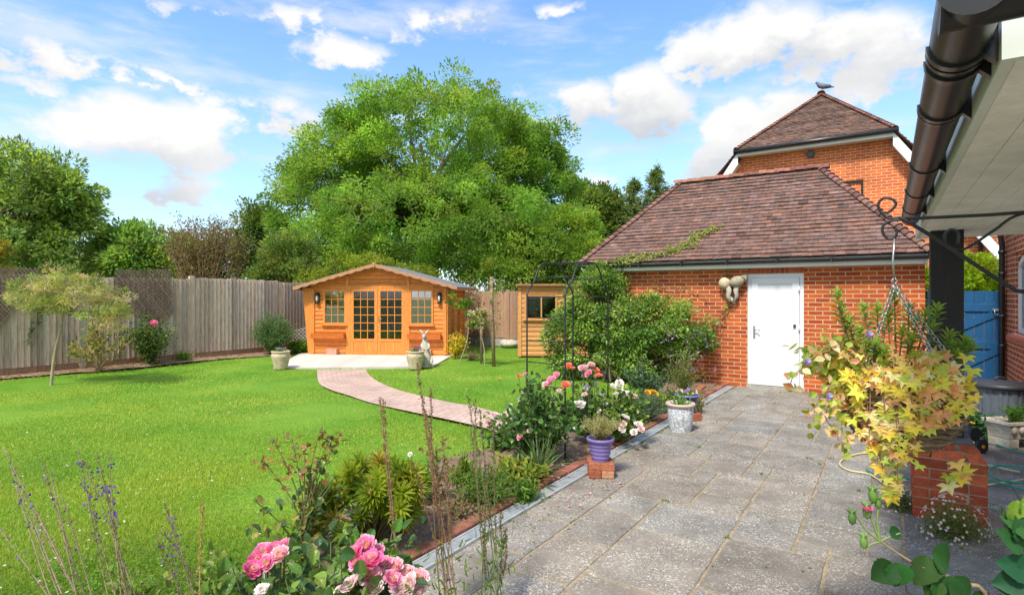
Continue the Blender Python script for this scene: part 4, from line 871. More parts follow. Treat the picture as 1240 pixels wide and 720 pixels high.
    # door frame and leaves
    fr = MB(); fr.bbox((-.848, -.055, .02), (-.785, .01, 1.96)); fr.bbox((.785, -.055, .02), (.848, .01, 1.96)); fr.bbox((-.785, -.055, 1.89), (.785, .01, 1.96)); fr.bbox((-.785, -.06, .0), (.785, .03, .045)); fr.build('door_frame', M_pinev, t)
    for sg in (-1, 1):
        x0, x1 = (-.782, -.004) if sg < 0 else (.004, .782); o = window(x0, x1, .05, 1.885, 3, 6, 'door', yy=-.05, fr=.075) if False else None
        w = MB(); st = .085; zb = .47; y0, y1 = -.052, -.008
        w.bbox((x0, y0, .05), (x0+st, y1, 1.885)); w.bbox((x1-st, y0, .05), (x1, y1, 1.885)); w.bbox((x0+st, y0, 1.885-.08), (x1-st, y1, 1.885)); w.bbox((x0+st, y0, .05), (x1-st, y1, .10)); w.bbox((x0+st, y0, zb-.07), (x1-st, y1, zb))
        for i in range(6): bw = (x1-x0-2*st)/6; w.bev((x0+st+(i+.5)*bw, -.028, .25), (bw-.004, .02, .31), .003, None, (rng.uniform(.92, 1.1),)*3)
        a, b, c_, d = x0+st, x1-st, zb, 1.805
        for i in (1, 2): xx = a+(b-a)*i/3; w.bbox((xx-.009, y0+.008, c_), (xx+.009, y1-.006, d))
        for i in range(1, 6): zz = c_+(d-c_)*i/6; w.bbox((a, y0+.010, zz-.009), (b, y1-.008, zz+.009))
        o = w.build('door', M_pinev, t); g_ = MB(); g_.bbox((a-.004, -.031, c_-.004), (b+.004, -.027, d+.004)); g_.build('pane', M_glass, o)
        if sg > 0: h = MB(); h.bbox((x0+.02, -.06, .92), (x0+.055, -.052, 1.1)); h.tube([(x0+.037, -.06, 1.04), (x0+.037, -.095, 1.04), (x0+.15, -.095, 1.04)], .009, 6); h.build('handle', pm('brass', (.55, .42, .2), .3, 10, .1, metal=1), o)
    # roof
    r = MB(); y0, y1 = -.34, D+.12
    for sg in (-1, 1):
        pr = [(0, y0, zA), (sg*xo, y0, ze), (sg*xo, y0, ze-.03), (0, y0, zA-.03)]; r.prism(pr if sg > 0 else pr[::-1], (0, y1-y0, 0))
    r.build('roof', M_felt, t)
    bb = MB()
    for sg in (-1, 1):
        top = []; bot = []; n_ = 46
        for i in range(n_+1):
            u_ = i/n_; x = sg*u_*(xo+.01); z = zA+.012-u_*xo*k; top.append((x, y0-.025, z)); bot.append((x, y0-.025, z-.075-.030*abs(math.sin(u_*math.pi*9))))
        V = top+bot+[(p[0], p[1]+.022, p[2]) for p in top+bot]; N_ = n_+1; Fc = []
        for i in range(n_): Fc += [(i, i+1, N_+i+1, N_+i), (2*N_+i, 3*N_+i, 3*N_+i+1, 2*N_+i+1), (i, 2*N_+i, 2*N_+i+1, i+1), (N_+i, N_+i+1, 3*N_+i+1, 3*N_+i)]
        bb.add(V, Fc)
    bb.prism([(-.03, y0-.045, zA+.05), (.03, y0-.045, zA+.05), (.045, y0-.045, zA-.02), (0, y0-.045, zA-.13), (-.045, y0-.045, zA-.02)], (0, .018, 0)); bb.build('bargeboard', M_trim, t)
    ev = MB()
    for sg in (-1, 1): ev.bbox(sorted_box((sg*(xo-.03), y0, ze-.09), (sg*(xo-.005), y1, ze-.031))[0], sorted_box((sg*(xo-.03), y0, ze-.09), (sg*(xo-.005), y1, ze-.031))[1])
    ev.build('eaves_board', M_pine, t)
    # trough boxes below the windows
    for x0, x1 in ((-1.90, -.93), (.90, 1.84)):
        b = MB(); b.prism([(x0, -.04, .47), (x1, -.04, .47), (x1, -.04, .62), (x0, -.04, .62)], (0, -.16, 0), (.72, .55, .45)); b.build('window_box', M_pine, t)
    for x in (-1.76, 1.78):
        l = MB(); l.bev((x, -.045, 1.62), (.11, .04, .30), .02); l.tube([(x, -.09, 1.46), (x, -.09, 1.50), (x, -.09, 1.53)], [.05, .055, .035], 10); l.tube([(x, -.09, 1.68), (x, -.09, 1.72), (x, -.09, 1.77)], [.045, .062, .02], 10)
        for q in range(4): an = q*math.pi/2+.78; l.tube([(x+.045*math.cos(an), -.09+.045*math.sin(an), 1.5), (x+.045*math.cos(an), -.09+.045*math.sin(an), 1.7)], .006, 5)
        l.beam((x, -.04, 1.66), (x, -.09, 1.66), .02, .02); lo = l.build('wall_lantern', M_iron, t); MB().tube([(x, -.09, 1.52), (x, -.09, 1.69)], .036, 10).build('lantern_glass', pm('lantern_glass', (.75, .75, .7), .2, 3, .05), lo)
    for x, w_ in ((-1.30, .30), (1.42, .28)): tag_child = MB(); tag_child.bev((x, -.10, .10), (w_, .16, .16), .006); tag_child.build('foot_block', pm('foot_block', (.55, .30, .20), .9, 10, .3, .4), t)
    # simple furniture really standing in the room
    q = thing('garden_table', 'small table seen dimly through the doors inside the summerhouse', 'table', c+Matrix.Rotation(rz, 3, 'Z') @ Vector((.35, 1.4, .03)), rz)
    b = MB(); b.bev((0, 0, .72), (.9, .6, .03), .005); b.build('tabletop', pm('pale_table', (.6, .58, .55), .5, 4, .1), q)
    for x in (-.4, .4):
        for y in (-.25, .25): MB().bbox((x-.02, y-.02, 0), (x+.02, y+.02, .705)).build('leg', pm('pale_table', 0), q)
def sorted_box(a, b): return tuple(min(x, y) for x, y in zip(a, b)), tuple(max(x, y) for x, y in zip(a, b))
summerhouse()
def shed():
    p = PG(626.5, 432); t = thing('garden_shed', 'narrow honey coloured timber shed with a dark window behind the metal arch', 'shed', p+Vector((1.0, 0, 0)), -.03)
    W = .97; m = MB(); zt = lambda x: 1.93; log_wall(m, -W, W, .02, zt, 0, [(-.76, .05, 1.07, 1.68)], pitch=.13); log_wall(m, 0, 2.0, .02, zt, W, (), .13, axis=1); log_wall(m, 0, 2.0, .02, zt, -W, (), .13, axis=1, sgn=1); m.build('wall', M_shed, t)
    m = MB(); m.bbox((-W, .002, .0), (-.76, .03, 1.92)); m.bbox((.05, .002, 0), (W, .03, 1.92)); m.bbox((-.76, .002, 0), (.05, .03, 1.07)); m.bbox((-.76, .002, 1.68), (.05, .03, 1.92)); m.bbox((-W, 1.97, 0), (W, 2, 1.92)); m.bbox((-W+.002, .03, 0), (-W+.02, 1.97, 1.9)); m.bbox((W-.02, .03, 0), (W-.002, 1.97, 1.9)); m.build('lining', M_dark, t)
    for x in (-W+.04, W-.04): c = MB(); c.bev((x, -.032, .96), (.08, .02, 1.9), .004, None, (1.1, 1.1, 1.1)); c.build('corner_board', M_shed, t)
    w = MB(); w.bbox((-.80, -.045, 1.03), (-.75, .01, 1.70)); w.bbox((.04, -.045, 1.03), (.09, .01, 1.7)); w.bbox((-.75, -.045, 1.03), (.04, .01, 1.07)); w.bbox((-.75, -.045, 1.67), (.04, .01, 1.70)); w.bbox((-.36, -.04, 1.07), (-.325, .0, 1.67)); w.bbox((-.84, -.08, 1.0), (.13, -.02, 1.03)); wo = w.build('window', M_shed, t); MB().bbox((-.75, -.014, 1.07), (.04, -.01, 1.67)).build('pane', M_glass, wo)
    r = MB(); r.bev((0, 1.0, 1.97), (2*W+.16, 2.3, .06), .01); r.build('roof', pm('shed_roof_edge', (.34, .16, .08), .8, 8, .3), t)
shed()

# ------------------------------------------------------------------ metal arch
def arch():
    t = thing('garden_arch', 'black metal garden arch with side ladders standing over the brick path', 'arch', G(5.6, -2.85, 0), ROTG)
    # local x = v, local y = u; passage along x
    w, d = 1.05, .46; x0, x1 = .11, .11-d; ys = (-.53, -.53+w); r = .009; zs = 1.72; ztop = 2.06
    for x in (x0, x1):
        h = MB(); pts = [(x, ys[0], 0), (x, ys[0], 1.0), (x, ys[0], zs-.02)]
        ctrl = [Vector((x, ys[0], zs-.02)), Vector((x, ys[0]+.035, zs+.04)), Vector((x, ys[0]+.14, zs+.12)), Vector((x, ys[0]+.22, zs+.24)), Vector((x, ys[0]+.33, zs+.325)), Vector((x, ys[0]+w/2, ztop)),
                Vector((x, ys[1]-.33, zs+.325)), Vector((x, ys[1]-.22, zs+.24)), Vector((x, ys[1]-.14, zs+.12)), Vector((x, ys[1]-.035, zs+.04)), Vector((x, ys[1], zs-.02))]
        pts += smooth_poly(ctrl, 4)+[(x, ys[1], 1.0), (x, ys[1], 0)]; h.tube(pts, r, 8); h.build('hoop', M_iron, t)
    for y in ys:
        for z in (.27, .51, .75, .99, 1.22, 1.46, 1.68): MB().tube([(x0, y, z), (x1, y, z)], .0055, 6).build('rung', M_iron, t)
    for y, z in ((ys[0]+.17, zs+.17), (ys[0]+.40, zs+.335), (ys[0]+w/2, ztop), (ys[1]-.40, zs+.335), (ys[1]-.17, zs+.17)): MB().tube([(x0, y, z), (x1, y, z)], .008, 6).build('top_bar', M_iron, t)
arch()

# ------------------------------------------------------------------ pots, statue, small things
def pot_mesh(mb, H_, rt, rb, rim=.02, seg=28, rings=0, soil=True, rimh=.03, belly=0, rib=None):
    pr = [(.001, 0), (rb, 0), (rb, .004)]; n = 16
    for i in range(1, n+1):
        z = H_*(1-rimh/H_)*i/n; r_ = rb+(rt-rim*.6-rb)*(i/n)+belly*math.sin(math.pi*i/n)
        if rings: r_ += .006*math.cos(i/n*rings*2*math.pi)
        pr.append((r_, z))
    pr += [(rt, H_-rimh), (rt+rim*.25, H_-rimh*.5), (rt, H_), (rt-rim*.8, H_), (rt-rim, H_-.03), (rt-rim-.004, H_-.05)]; mb.lathe(pr, seg, rib=rib)
def soil_disc(r, z, par): m = MB(); m.lathe([(.001, z+.012), (r*.5, z+.01), (r, z)], 16); m.build('compost', M_soil, par)
def planted_pot(lbl, loc):
    t = thing('stone_planter', lbl, 'planter', loc, 0, 'basket weave stone planters on the terrace'); m = MB()
    pr = [(.001, 0), (.135, 0), (.14, .02), (.17, .14), (.205, .28), (.215, .31), (.20, .34), (.19, .37), (.205, .385), (.215, .40), (.205, .415), (.185, .415), (.175, .38)]
    m.lathe(pr, 32, rib=lambda a, z: 1+.035*math.sin(a*16)*math.sin(z*70) if z < .3 else 1); m.build('pot', pm('basket_weave_stone', (.56, .44, .30), .9, 14, .3, .8, 50, fine=.3), t); soil_disc(.176, .385, t); return t
p1 = PG(340, 446.5); p2 = PG(503, 446.5)
planted_pot('pale basket weave stone planter on the left corner of the terrace', p1); planted_pot('pale basket weave stone planter on the terrace directly in front of the hare statue', p2)
def hare():
    p = PG(514.5, 445)+Vector((0, .12, 0)); t = tag(empty('hare_statue', p, 0), 'weathered pale stone statue of an upright hare behind the planter', 'statue'); m = MB()
    m.lathe([(.001, 0), (.14, 0), (.14, .03), (.12, .05), (.001, .055)], 16)
    m.tube([(.03, 0, .03), (.03, 0, .12), (.02, 0, .26), (0, 0, .42), (-.015, 0, .55), (-.02, 0, .64), (-.02, 0, .69)], [.115, .125, .105, .082, .078, .055, .045], 14)
    m.ell((-.03, -.02, .73), (.052, .075, .058), 12, 8); m.tube([(-.03, -.07, .72), (-.03, -.115, .705)], [.035, .018], 8)
    for s_ in (-1, 1):
        m.tube([(-.03+s_*.02, 0, .76), (-.03+s_*.045, .0, .80), (-.03+s_*.085, 0, .86), (-.03+s_*.12, .0, .875)], [.016, .026, .022, .006], 8)
        m.tube([(s_*.07-.01, -.02, .56), (s_*.095, -.05, .47), (s_*.055, -.11, .42), (s_*.03, -.115, .46)], [.028, .024, .018, .016], 8)
        m.tube([(.03+s_*.075, .02, .22), (.03+s_*.11, -.03, .14), (.03+s_*.1, -.10, .07)], [.055, .05, .03], 8)
    m.build('figure', M_stone, t)
hare()
def bev_brick(nm, lbl, loc, rz, col, group=None, sz=(.215, .1025, .065)):
    m = MB(); m.bev((0, 0, sz[2]/2), sz, .005, None, col); o = m.build(nm, M_loose); o.location = loc; o.rotation_euler = (0, 0, rz); tag(o, lbl, 'brick', group); return o
# bricks under the purple pot
pc = G(5.0, -2.29, 0) if False else PG(727, 575); rb = ROTG*.12
g1 = 'loose bricks stacked under the purple pot'
o = bev_brick('loose_brick', 'red brick on the patio at the lower left under the purple pot', pc+Vector((-.06, .0, .002)), rb+1.5708, (.8, .7, .7), g1, (.215, .112, .07))
bev_brick('loose_brick', 'pale buff brick on the patio at the lower right under the purple pot', pc+Vector((.06, .0, .002)), rb+1.5708, (1.25, 1.9, 2.1), g1, (.215, .112, .07))
bev_brick('loose_brick', 'upper red brick directly carrying the purple pot, front one', pc+Vector((0, -.055, .073)), rb, (1, 1, 1), g1, (.235, .10, .068)); bev_brick('loose_brick', 'upper red brick carrying the purple pot, hidden behind the front one', pc+Vector((0, .055, .073)), rb, (.9, .9, .9), g1, (.235, .10, .068))
t = thing('flower_pot', 'ribbed purple flower pot with sprigs on stacked bricks beside the drain', 'flower pot', pc+Vector((0, 0, .142)), 0); m = MB(); pot_mesh(m, .215, .128, .078, .02, 36, rings=5, rimh=.03); m.build('pot', M_purple, t); soil_disc(.112, .185, t); PURP = pc+Vector((0, 0, .142+.19))
pm_ = PG(824, 521); t = thing('mosaic_pot', 'white speckled mosaic flower pot on the patio near the garage door', 'flower pot', pm_, 0); m = MB(); pot_mesh(m, .345, .172, .125, .024, 32, rimh=.035, belly=.012); m.build('pot', M_mosaic, t)
m = MB(); m.lathe([(.160, .318), (.178, .318), (.182, .335), (.176, .352), (.158, .352), (.15, .318)], 32); m.build('rim', pm('terracotta_rim', (.58, .42, .32), .8, 12, .2, .2), t); soil_disc(.152, .31, t); MOS = pm_+Vector((0, 0, .31))
pb = PG(832, 508)
bev_brick('loose_brick', 'single red brick block under the dark blue pot behind the mosaic pot', pb+Vector((.03, 0, .002)), .3, (.9, .8, .8), None, (.24, .22, .1))
t = thing('glazed_pot', 'dark blue glazed flower pot just behind the speckled mosaic pot', 'flower pot', pb+Vector((.0, 0, .104)), 0); m = MB(); pot_mesh(m, .24, .155, .10, .022, 32, rimh=.03); m.build('pot', M_blueg, t)
m = MB(); m.lathe([(.150, .222), (.163, .225), (.163, .243), (.15, .245), (.14, .225)], 32, col=(3.5, 4, 3)); m.build('rim', M_blueg, t); soil_disc(.137, .21, t); GLZ = pb+Vector((0, 0, .104+.21))
# wall ornament
def ornament():
    Yw = lambda px: None
    p = G(GA-.02, -2.43, 1.90); t = tag(empty('wall_ornament', p, ROTG), 'pale carved stone ornament high on the garage wall left of the white door', 'ornament'); m = MB()
    m.ell((-.13, -.09, .02), (.11, .10, .11), 14, 10, None, (1.2, 1.05, .85)); m.ell((.09, -.10, .05), (.14, .10, .10), 14, 10, Matrix.Rotation(-.35, 3, 'Y'), (.75, .72, .62)); m.tube([(.18, -.1, .11), (.24, -.1, .13), (.25, -.12, .06)], [.06, .05, .02], 8, (.6, .6, .55))
    m.tube([(-.08, -.08, -.03), (-.05, -.09, -.13), (-.07, -.09, -.24), (-.02, -.08, -.33)], [.06, .05, .04, .02], 9); m.tube([(.09, -.08, -.02), (.07, -.1, -.12), (.09, -.1, -.22), (.03, -.08, -.32)], [.05, .045, .035, .02], 9); m.tube([(-.08, -.06, -.2), (.0, -.05, -.30), (.04, -.06, -.36)], [.03, .03, .02], 8)
    m.bbox((-.1, -.06, -.05), (.1, .0, .05), (.6, .6, .6)); m.build('carving', M_stone, t)
ornament()
# brick pier
def pier():
    t = thing('brick_pier', 'red brick pier with sloping top courses carrying the black canopy post', 'pier', G(5.565, .375, 0), ROTG); m = MB(); core = MB(); S = .45; h = .067; g_ = .010; z = 0.0
    def course(z, S, off, hh=h, tp=None):
        for e in range(4):
            R4 = Matrix.Rotation(e*math.pi/2, 3, 'Z'); L_ = S-.1025-g_; a = -S/2; parts = ([.215, L_-.215-g_] if off else [.1025, .215, L_-.1025-.215-2*g_])
            x = a
            for p in parts:
                if p < .02: continue
                k = rng.uniform(.7, 1.25); q = MB(); V = np.array([(x, -S/2, 0), (x+p, -S/2, 0), (x+p, -S/2+.1025, 0), (x, -S/2+.1025, 0)]); b_ = .0
                if tp: V2 = V*((S-2*tp)/S, (S-2*tp)/S, 1)+(0, 0, hh)
                else: V2 = V+(0, 0, hh)
                VV = np.vstack([V, V2]) @ np.array(R4).T+(0, 0, z); m.add(VV, [(3, 2, 1, 0), (4, 5, 6, 7), (0, 1, 5, 4), (1, 2, 6, 5), (2, 3, 7, 6), (3, 0, 4, 7)], (k, k*rng.uniform(.85, 1.1), k*.95)); x += p+g_
    for i in range(6): course(z, S, i % 2); z += h+g_
    core.box((0, 0, z/2), (S-.012, S-.012, z))
    course(z, S, 0, .058, .045); zz = z; z += .058+.006; course(z, S-.095, 1, .05, .035); core.box((0, 0, z+.018), (S-.19, S-.19, .12)); core.box((0, 0, zz+.02), (S-.10, S-.10, .08)); m.build('brickwork', pm('pier_brick', (.40, .085, .035), .9, 14, .3, .5, 60, fine=.25), t); core.build('mortar', pm('pier_mortar', (.42, .33, .22), .95, 20, .2), t)
    MB().bev((0, 0, z+.062), (.30, .30, .035), .006).build('plinth', pm('grey_plinth', (.12, .12, .125), .8, 10, .2), t)
pier()
def dustbin():  # plastic rubbish bin, ribbed body and separate lid
    p = G(9.22, 1.15, 0); t = thing('lidded_bin', 'blue grey ribbed plastic dustbin with black lid beside the house wall', 'dustbin', p, 0); m = MB()
    m.lathe([(.001, 0), (.235, 0), (.24, .02), (.285, .52), (.29, .56)], 96, rib=lambda a, z: 1+(.022*(1 if math.sin(a*24) > 0 else -1) if .05 < z < .53 else 0), smooth=False); m.build('body', M_binm, t)
    l = MB(); l.lathe([(.29, .55), (.325, .555), (.33, .60), (.30, .615), (.15, .635), (.001, .64)], 40); l.tube([(-.06, 0, .635), (-.055, 0, .67), (0, 0, .68), (.055, 0, .67), (.06, 0, .635)], .010, 6); l.build('lid', M_binl, t)
dustbin()
def trough():
    c = G(8.45, 1.2, 0); t = thing('stone_trough', 'small pale carved stone trough on feet in front of the dustbin', 'planter', c, ROTG+.75); m = MB()
    L_, D_, z0, z1 = .56, .30, .11, .30
    def ring(l, d, z): return [(-l/2, -d/2, z), (l/2, -d/2, z), (l/2, d/2, z), (-l/2, d/2, z)]
    rings = [ring(L_*.86, D_*.8, z0), ring(L_*.88, D_*.84, z0+.04), ring(L_*.97, D_*.96, z1-.05), ring(L_*1.03, D_*1.06, z1-.03), ring(L_*1.03, D_*1.06, z1), ring(L_*.93, D_*.86, z1), ring(L_*.88, D_*.8, z1-.07)]
    V = [q for r_ in rings for q in r_]; Fc = [(3, 2, 1, 0)]+[(i*4+k, i*4+(k+1) % 4, (i+1)*4+(k+1) % 4, (i+1)*4+k) for i in range(6) for k in range(4)]+[(24, 25, 26, 27)]; m.add(V, Fc)
    for i in range(5): m.ell((-.2+i*.1, -D_*.47, .21), (.035, .02, .045), 10, 6)
    m.build('body', M_stone, t)
    for x in (-.18, .18): f = MB(); f.bev((x, 0, .055), (.12, .24, .11), .012); f.build('foot', M_stone, t)
    soil_disc_m = MB(); soil_disc_m.box((0, 0, z1-.05), (L_*.87, D_*.79, .02)); soil_disc_m.build('compost', M_soil, t); return c
TR = trough()
# hose, wheel of the hose cart
def coil(name, lbl, mat, pts, r=.009):
    m = MB(); m.tube(smooth_poly([Vector(p) for p in pts], 8), r, 8); tag(m.build(name, mat), lbl, 'hose')
def gz(px, py, z=.012): 
    Y = F*(H-z)/(py-HY); return ((px-CX)/F*Y, Y, z)
coil('garden_hose', 'cream garden hose looping out over the slabs left of the brick pier', M_hosey, [gz(1235, 571, .03), gz(1210, 566, .03), gz(1150, 552), gz(1110, 549), gz(1064, 548), gz(1040, 549), gz(1022, 555), gz(1017, 562), gz(1028, 569), gz(1050, 573), gz(1062, 579), gz(1075, 588), gz(1095, 593), gz(1120, 594), gz(1150, 592), gz(1200, 586), gz(1240, 580)])
coil('garden_hose', 'green garden hose lying in loose loops beyond and beside the brick pier', M_hoseg, [gz(1049, 568, .02), gz(1060, 573, .03), gz(1085, 577, .03), gz(1105, 579, .03), gz(1180, 578, .03), gz(1215, 586, .03), gz(1240, 592, .03), gz(1262, 590, .03), gz(1270, 575, .06), gz(1240, 566, .08), gz(1210, 563, .05), gz(1198, 570, .03), gz(1210, 580, .05), gz(1240, 584, .06), gz(1275, 580, .06), gz(1280, 556, .03), gz(1240, 548, .03), gz(1215, 541, .03), gz(1200, 533, .02), gz(1190, 526, .03), gz(1180, 521, .15), gz(1174, 524, .2)])
def cart():
    p = PG(1190, 549); t = thing('hose_cart', 'small hose cart wheel with orange hub beside the brick pier', 'hose cart', p+Vector((0, .02, 0)), .2)
    for y in (0, .30):
        w = MB(); w.tube([(0, y-.018, .075), (0, y+.018, .075)], .075, 20, smooth=False); wo = w.build('wheel', pm('rubber', (.03, .035, .04), .7, 20, .2), t); MB().tube([(0, y-.03, .075), (0, y-.018, .075)], .018, 10, (1, .35, .02)).build('hub', M_plain, wo)
    f = MB(); f.tube([(0, .0, .075), (0, .30, .075)], .01, 8); f.tube([(0, .05, .075), (-.05, .05, .22), (-.05, .25, .22), (0, .25, .075)], .01, 8); f.tube([(-.05, .02, .2), (-.05, .28, .2)], [.07, .07], 14, (1.5, 2, 2)); f.build('frame', M_iron, t)
cart()
# rocks by the back fence
for i, (px, py, s_, lb) in enumerate(((616, 420, .22, 'larger white rock on the grass at the foot of the brown fence by the shed'), (607, 417, .13, 'smaller white rock lying beside the larger rock by the brown fence'))):
    m = MB(); m.ell((0, 0, s_*.5), (s_*1.5, s_*.9, s_*.62), 10, 7); o = m.build('rock', M_stone); me = o.data
    for v in me.vertices: v.co *= 1+.14*math.sin(v.co.x*31+v.co.y*17+v.co.z*23)
    o.location = PG(px, py); tag(o, lb, 'rock')
# stakes on the lawn
def stake(px, pyb, pyt, r, lbl, lean=0):
    p = PG(px, pyb); zt = H-(pyt-HY)/F*p.y; m = MB(); m.tube([(0, 0, -.02), (lean*.5, 0, zt*.5), (lean, 0, zt)], [r, r*.95, r*.85], 8); o = m.build('wooden_stake', pm('stake_wood', (.30, .20, .13), .85, 8, .3, .3, stretch=(5, 5, .6)), None); o.location = p; tag(o, lbl, 'stake', 'stakes holding young plants on the lawn')
stake(598, 443, 335, .045, 'taller thick round stake on the lawn with the climbing rose above it', -.06); stake(583, 440, 378, .038, 'shorter thinner stake on the lawn just left of the tall stake')
# ------------------------------------------------------------------ trees
def E(px, py, Y, rx, ry, dep=None): c = PD(px, py, Y); k = Y/F; return (np.array(c), np.array([rx*k, (dep if dep else rx*k*.85), ry*k]))
def sample_clumps(ells, n, lo=.45):
    vol = np.array([e[1].prod()**(2/3) for e in ells]); vol /= vol.sum(); out = []; idx = rng.choice(len(ells), n, p=vol)
    d = rdir(n); r = rng.uniform(lo**3, 1, n)**(1/3)
    for i in range(n): c, q = ells[idx[i]]; out.append(c+q*d[i]*r[i])
    return np.array(out)
def crown(mb, cl, rad, nper, ll, lw, cols, shape='diamond', flat=.82, amp=.28, outc=None, up=.6, p=None):
    n = len(cl); rad = np.broadcast_to(rad, (n,)); N_ = n*nper; ci = np.repeat(np.arange(n), nper)
    d = rdir(N_); rr = rng.uniform(.2, 1, N_)**.6; off = d*rr[:, None]*rad[ci][:, None]; off[:, 2] *= flat; pos = cl[ci]+off
    ctr = cl.mean(0) if outc is None else outc; o = cl[ci]-ctr; o /= np.linalg.norm(o, axis=1, keepdims=True)+1e-9
    dr = d*.7+o*.5+rdir(N_)*.6; dr[:, 2] -= .15; nm = o*.5+rdir(N_)*.75; nm[:, 2] += up
    cc = mixcols(cols, n, amp, .08, p)[ci]; k = 1+.18*rng.uniform(-1, 1, (N_, 1)); mb.leaves(pos, dr, nm, ll*rng.uniform(.7, 1.25, N_), lw*rng.uniform(.8, 1.2, N_), shape, cc*k)
def limb(mb, p, q, r0, r1, sag=.12, n=7, seg=7):
    p, q = Vector(p), Vector(q); d = q-p; pts = []; L_ = d.length; w = Vector(rdir(1)[0])*L_*.07
    for i in range(n):
        t = i/(n-1); z = d.z*(t**.85) if d.z > 0 else d.z*t
        pts.append(Vector((p.x+d.x*t**1.15, p.y+d.y*t**1.15, p.z+z))+w*math.sin(t*math.pi)+Vector(rdir(1)[0])*L_*.012)
    mb.tube(pts, [r0+(r1-r0)*(i/(n-1))**.8 for i in range(n)], seg, cap=False); return pts
def tree(name, label, cat, base, ells, ncl, crad, nper, leaf, cols, tr=.3, fork=.35, group=None, shape='diamond', lo=.5, p=None, nl=26, barecol=(1, 1, 1), mat=None):
    base = Vector(base); t = thing(name, label, cat, base, 0, group); b = np.array(base); ells = [(c-b, r) for c, r in ells]
    cl = sample_clumps(ells, ncl, lo); m = MB(); ctr = np.mean([e[0] for e in ells], axis=0); crown(m, cl, rng.uniform(.6, 1.3, len(cl))*crad, nper, leaf[0], leaf[1], cols, shape, outc=ctr*np.array([1, 1, .75]), p=p); m.build('crown', mat or M_tree, t)
    w = MB(); top = ctr.copy(); zt = max(.3, (ctr[2])*fork); tp = Vector((ctr[0]*.4, ctr[1]*.4, zt)); w.tube([(0, 0, -.2), Vector(tp)*.5, tp], [tr*1.25, tr, tr*.85], 10, cap=False)
    lead = limb(w, tp, Vector(ctr)+Vector((0, 0, ells[0][1][2]*.55)), tr*.8, tr*.15); sel = cl[rng.choice(len(cl), min(nl, len(cl)), replace=False)]
    for s_ in sel:
        k = rng.integers(0, 5); pp = lead[k]; pts = limb(w, pp, s_, tr*rng.uniform(.22, .45), tr*.04)
        for j in range(3):
            c2 = cl[np.argmin(np.linalg.norm(cl-np.array(pts[3+j])+rng.normal(0, crad*1.2, 3), axis=1))]; limb(w, pts[3+j], c2, tr*.12, tr*.03, n=5, seg=5)
    w.build('trunk', M_bark, t); return t
YG = [(.25, .42, .07), (.21, .38, .065), (.32, .47, .085), (.18, .33, .06)]
Y0 = 27.0
tree('ash_tree', 'huge rounded bright green tree towering behind the summerhouse', 'tree', (-3.6, Y0, 0),
     [E(530, 192, Y0, 134, 98), E(425, 215, Y0-.5, 76, 88), E(385, 262, Y0-1, 62, 62), E(612, 208, Y0, 70, 72), E(655, 235, Y0+.5, 48, 66), E(520, 275, Y0-2.5, 150, 62), E(410, 318, Y0-3, 88, 40), E(600, 285, Y0-2, 84, 54),
      E(355, 225, Y0, 27, 28), E(668, 165, Y0, 26, 14), E(440, 158, Y0, 30, 24)], 1350, .56, 190, (.155, .075), YG, .42, .42, lo=.62, nl=60)
tree('shade_tree', 'large dark green tree rising behind the fence at the far left', 'tree', (-23.5, 24, 0), [E(15, 245, 24, 92, 62), E(70, 240, 24, 44, 42), E(30, 215, 24, 62, 34), E(82, 268, 24, 34, 24), E(-60, 230, 24, 60, 60), E(20, 310, 23, 80, 36)], 330, .6, 125, (.22, .10),
     [(.26, .38, .10), (.34, .45, .11), (.2, .32, .09)], .4, .4, lo=.5)
tree('round_tree', 'medium green rounded tree just behind the left fence near the middle', 'tree', (-17.3, 26, 0), [E(178, 305, 26, 48, 36), E(160, 318, 25, 34, 30), E(212, 318, 26, 26, 30), E(135, 300, 26, 20, 8)], 150, .6, 120, (.22, .10), [(.2, .36, .09), (.25, .41, .1), (.32, .42, .09)], .25, .4)
# sparse brown shrub
def twiggy():
    p = Vector((-11.5, 21, 0)); t = thing('lilac_shrub', 'half bare brown twiggy shrub with sparse leaves above the fence', 'shrub', p); w = MB(); tips = []
    for i in range(120):
        a = rng.uniform(-1, 1); tx = a*1.65+rng.normal(0, .1); tz = 4.3-.7*abs(a)**2.5+rng.normal(0, .22)-(.0 if rng.uniform() < .7 else .8); pts = limb(w, (a*.3, rng.uniform(-.3, .3), .9), (tx, rng.uniform(-.8, .8), tz), .03, .006, n=7, seg=5); tips += pts[3:]
        for j in range(6): q = pts[rng.integers(2, 6)]; e = q+Vector((rng.normal(0, .22), rng.normal(0, .2), rng.uniform(.12, .42))); w.tube([q, e], [.008, .004], 4, cap=False); tips.append(e)
    w.build('trunk', pm('twig_bark', (.24, .155, .10), .9, 10, .3), t); T = np.array([tuple(x) for x in tips]); n = len(T)*8; pos = np.repeat(T, 8, axis=0)+rng.normal(0, .09, (n, 3)); m = MB(); m.leaves(pos, rdir(n), rdir(n), .085, .05, 'diamond', mixcols([(.26, .17, .08), (.17, .2, .05), (.22, .24, .05), (.30, .16, .09)], n)); m.build('crown', M_leaf, t)
twiggy()
tree('dark_tree', 'small dark tree at the left edge of the huge green tree', 'tree', (-12.5, 30, 0), [E(305, 262, 30, 20, 14), E(322, 280, 30, 20, 30), E(300, 300, 30, 26, 30)], 90, .5, 100, (.2, .09), [(.10, .18, .05), (.14, .22, .05)], .2, .4)
tree('laurel_bush', 'bright yellow green bush behind the summerhouse roof on the left', 'bush', (-6.0, 19.5, 0), [E(425, 330, 19.5, 48, 24), E(470, 335, 19.5, 60, 18), E(395, 342, 19.5, 30, 22)], 110, .35, 110, (.13, .06), [(.25, .33, .03), (.18, .27, .03), (.3, .36, .05)], .1, .4)
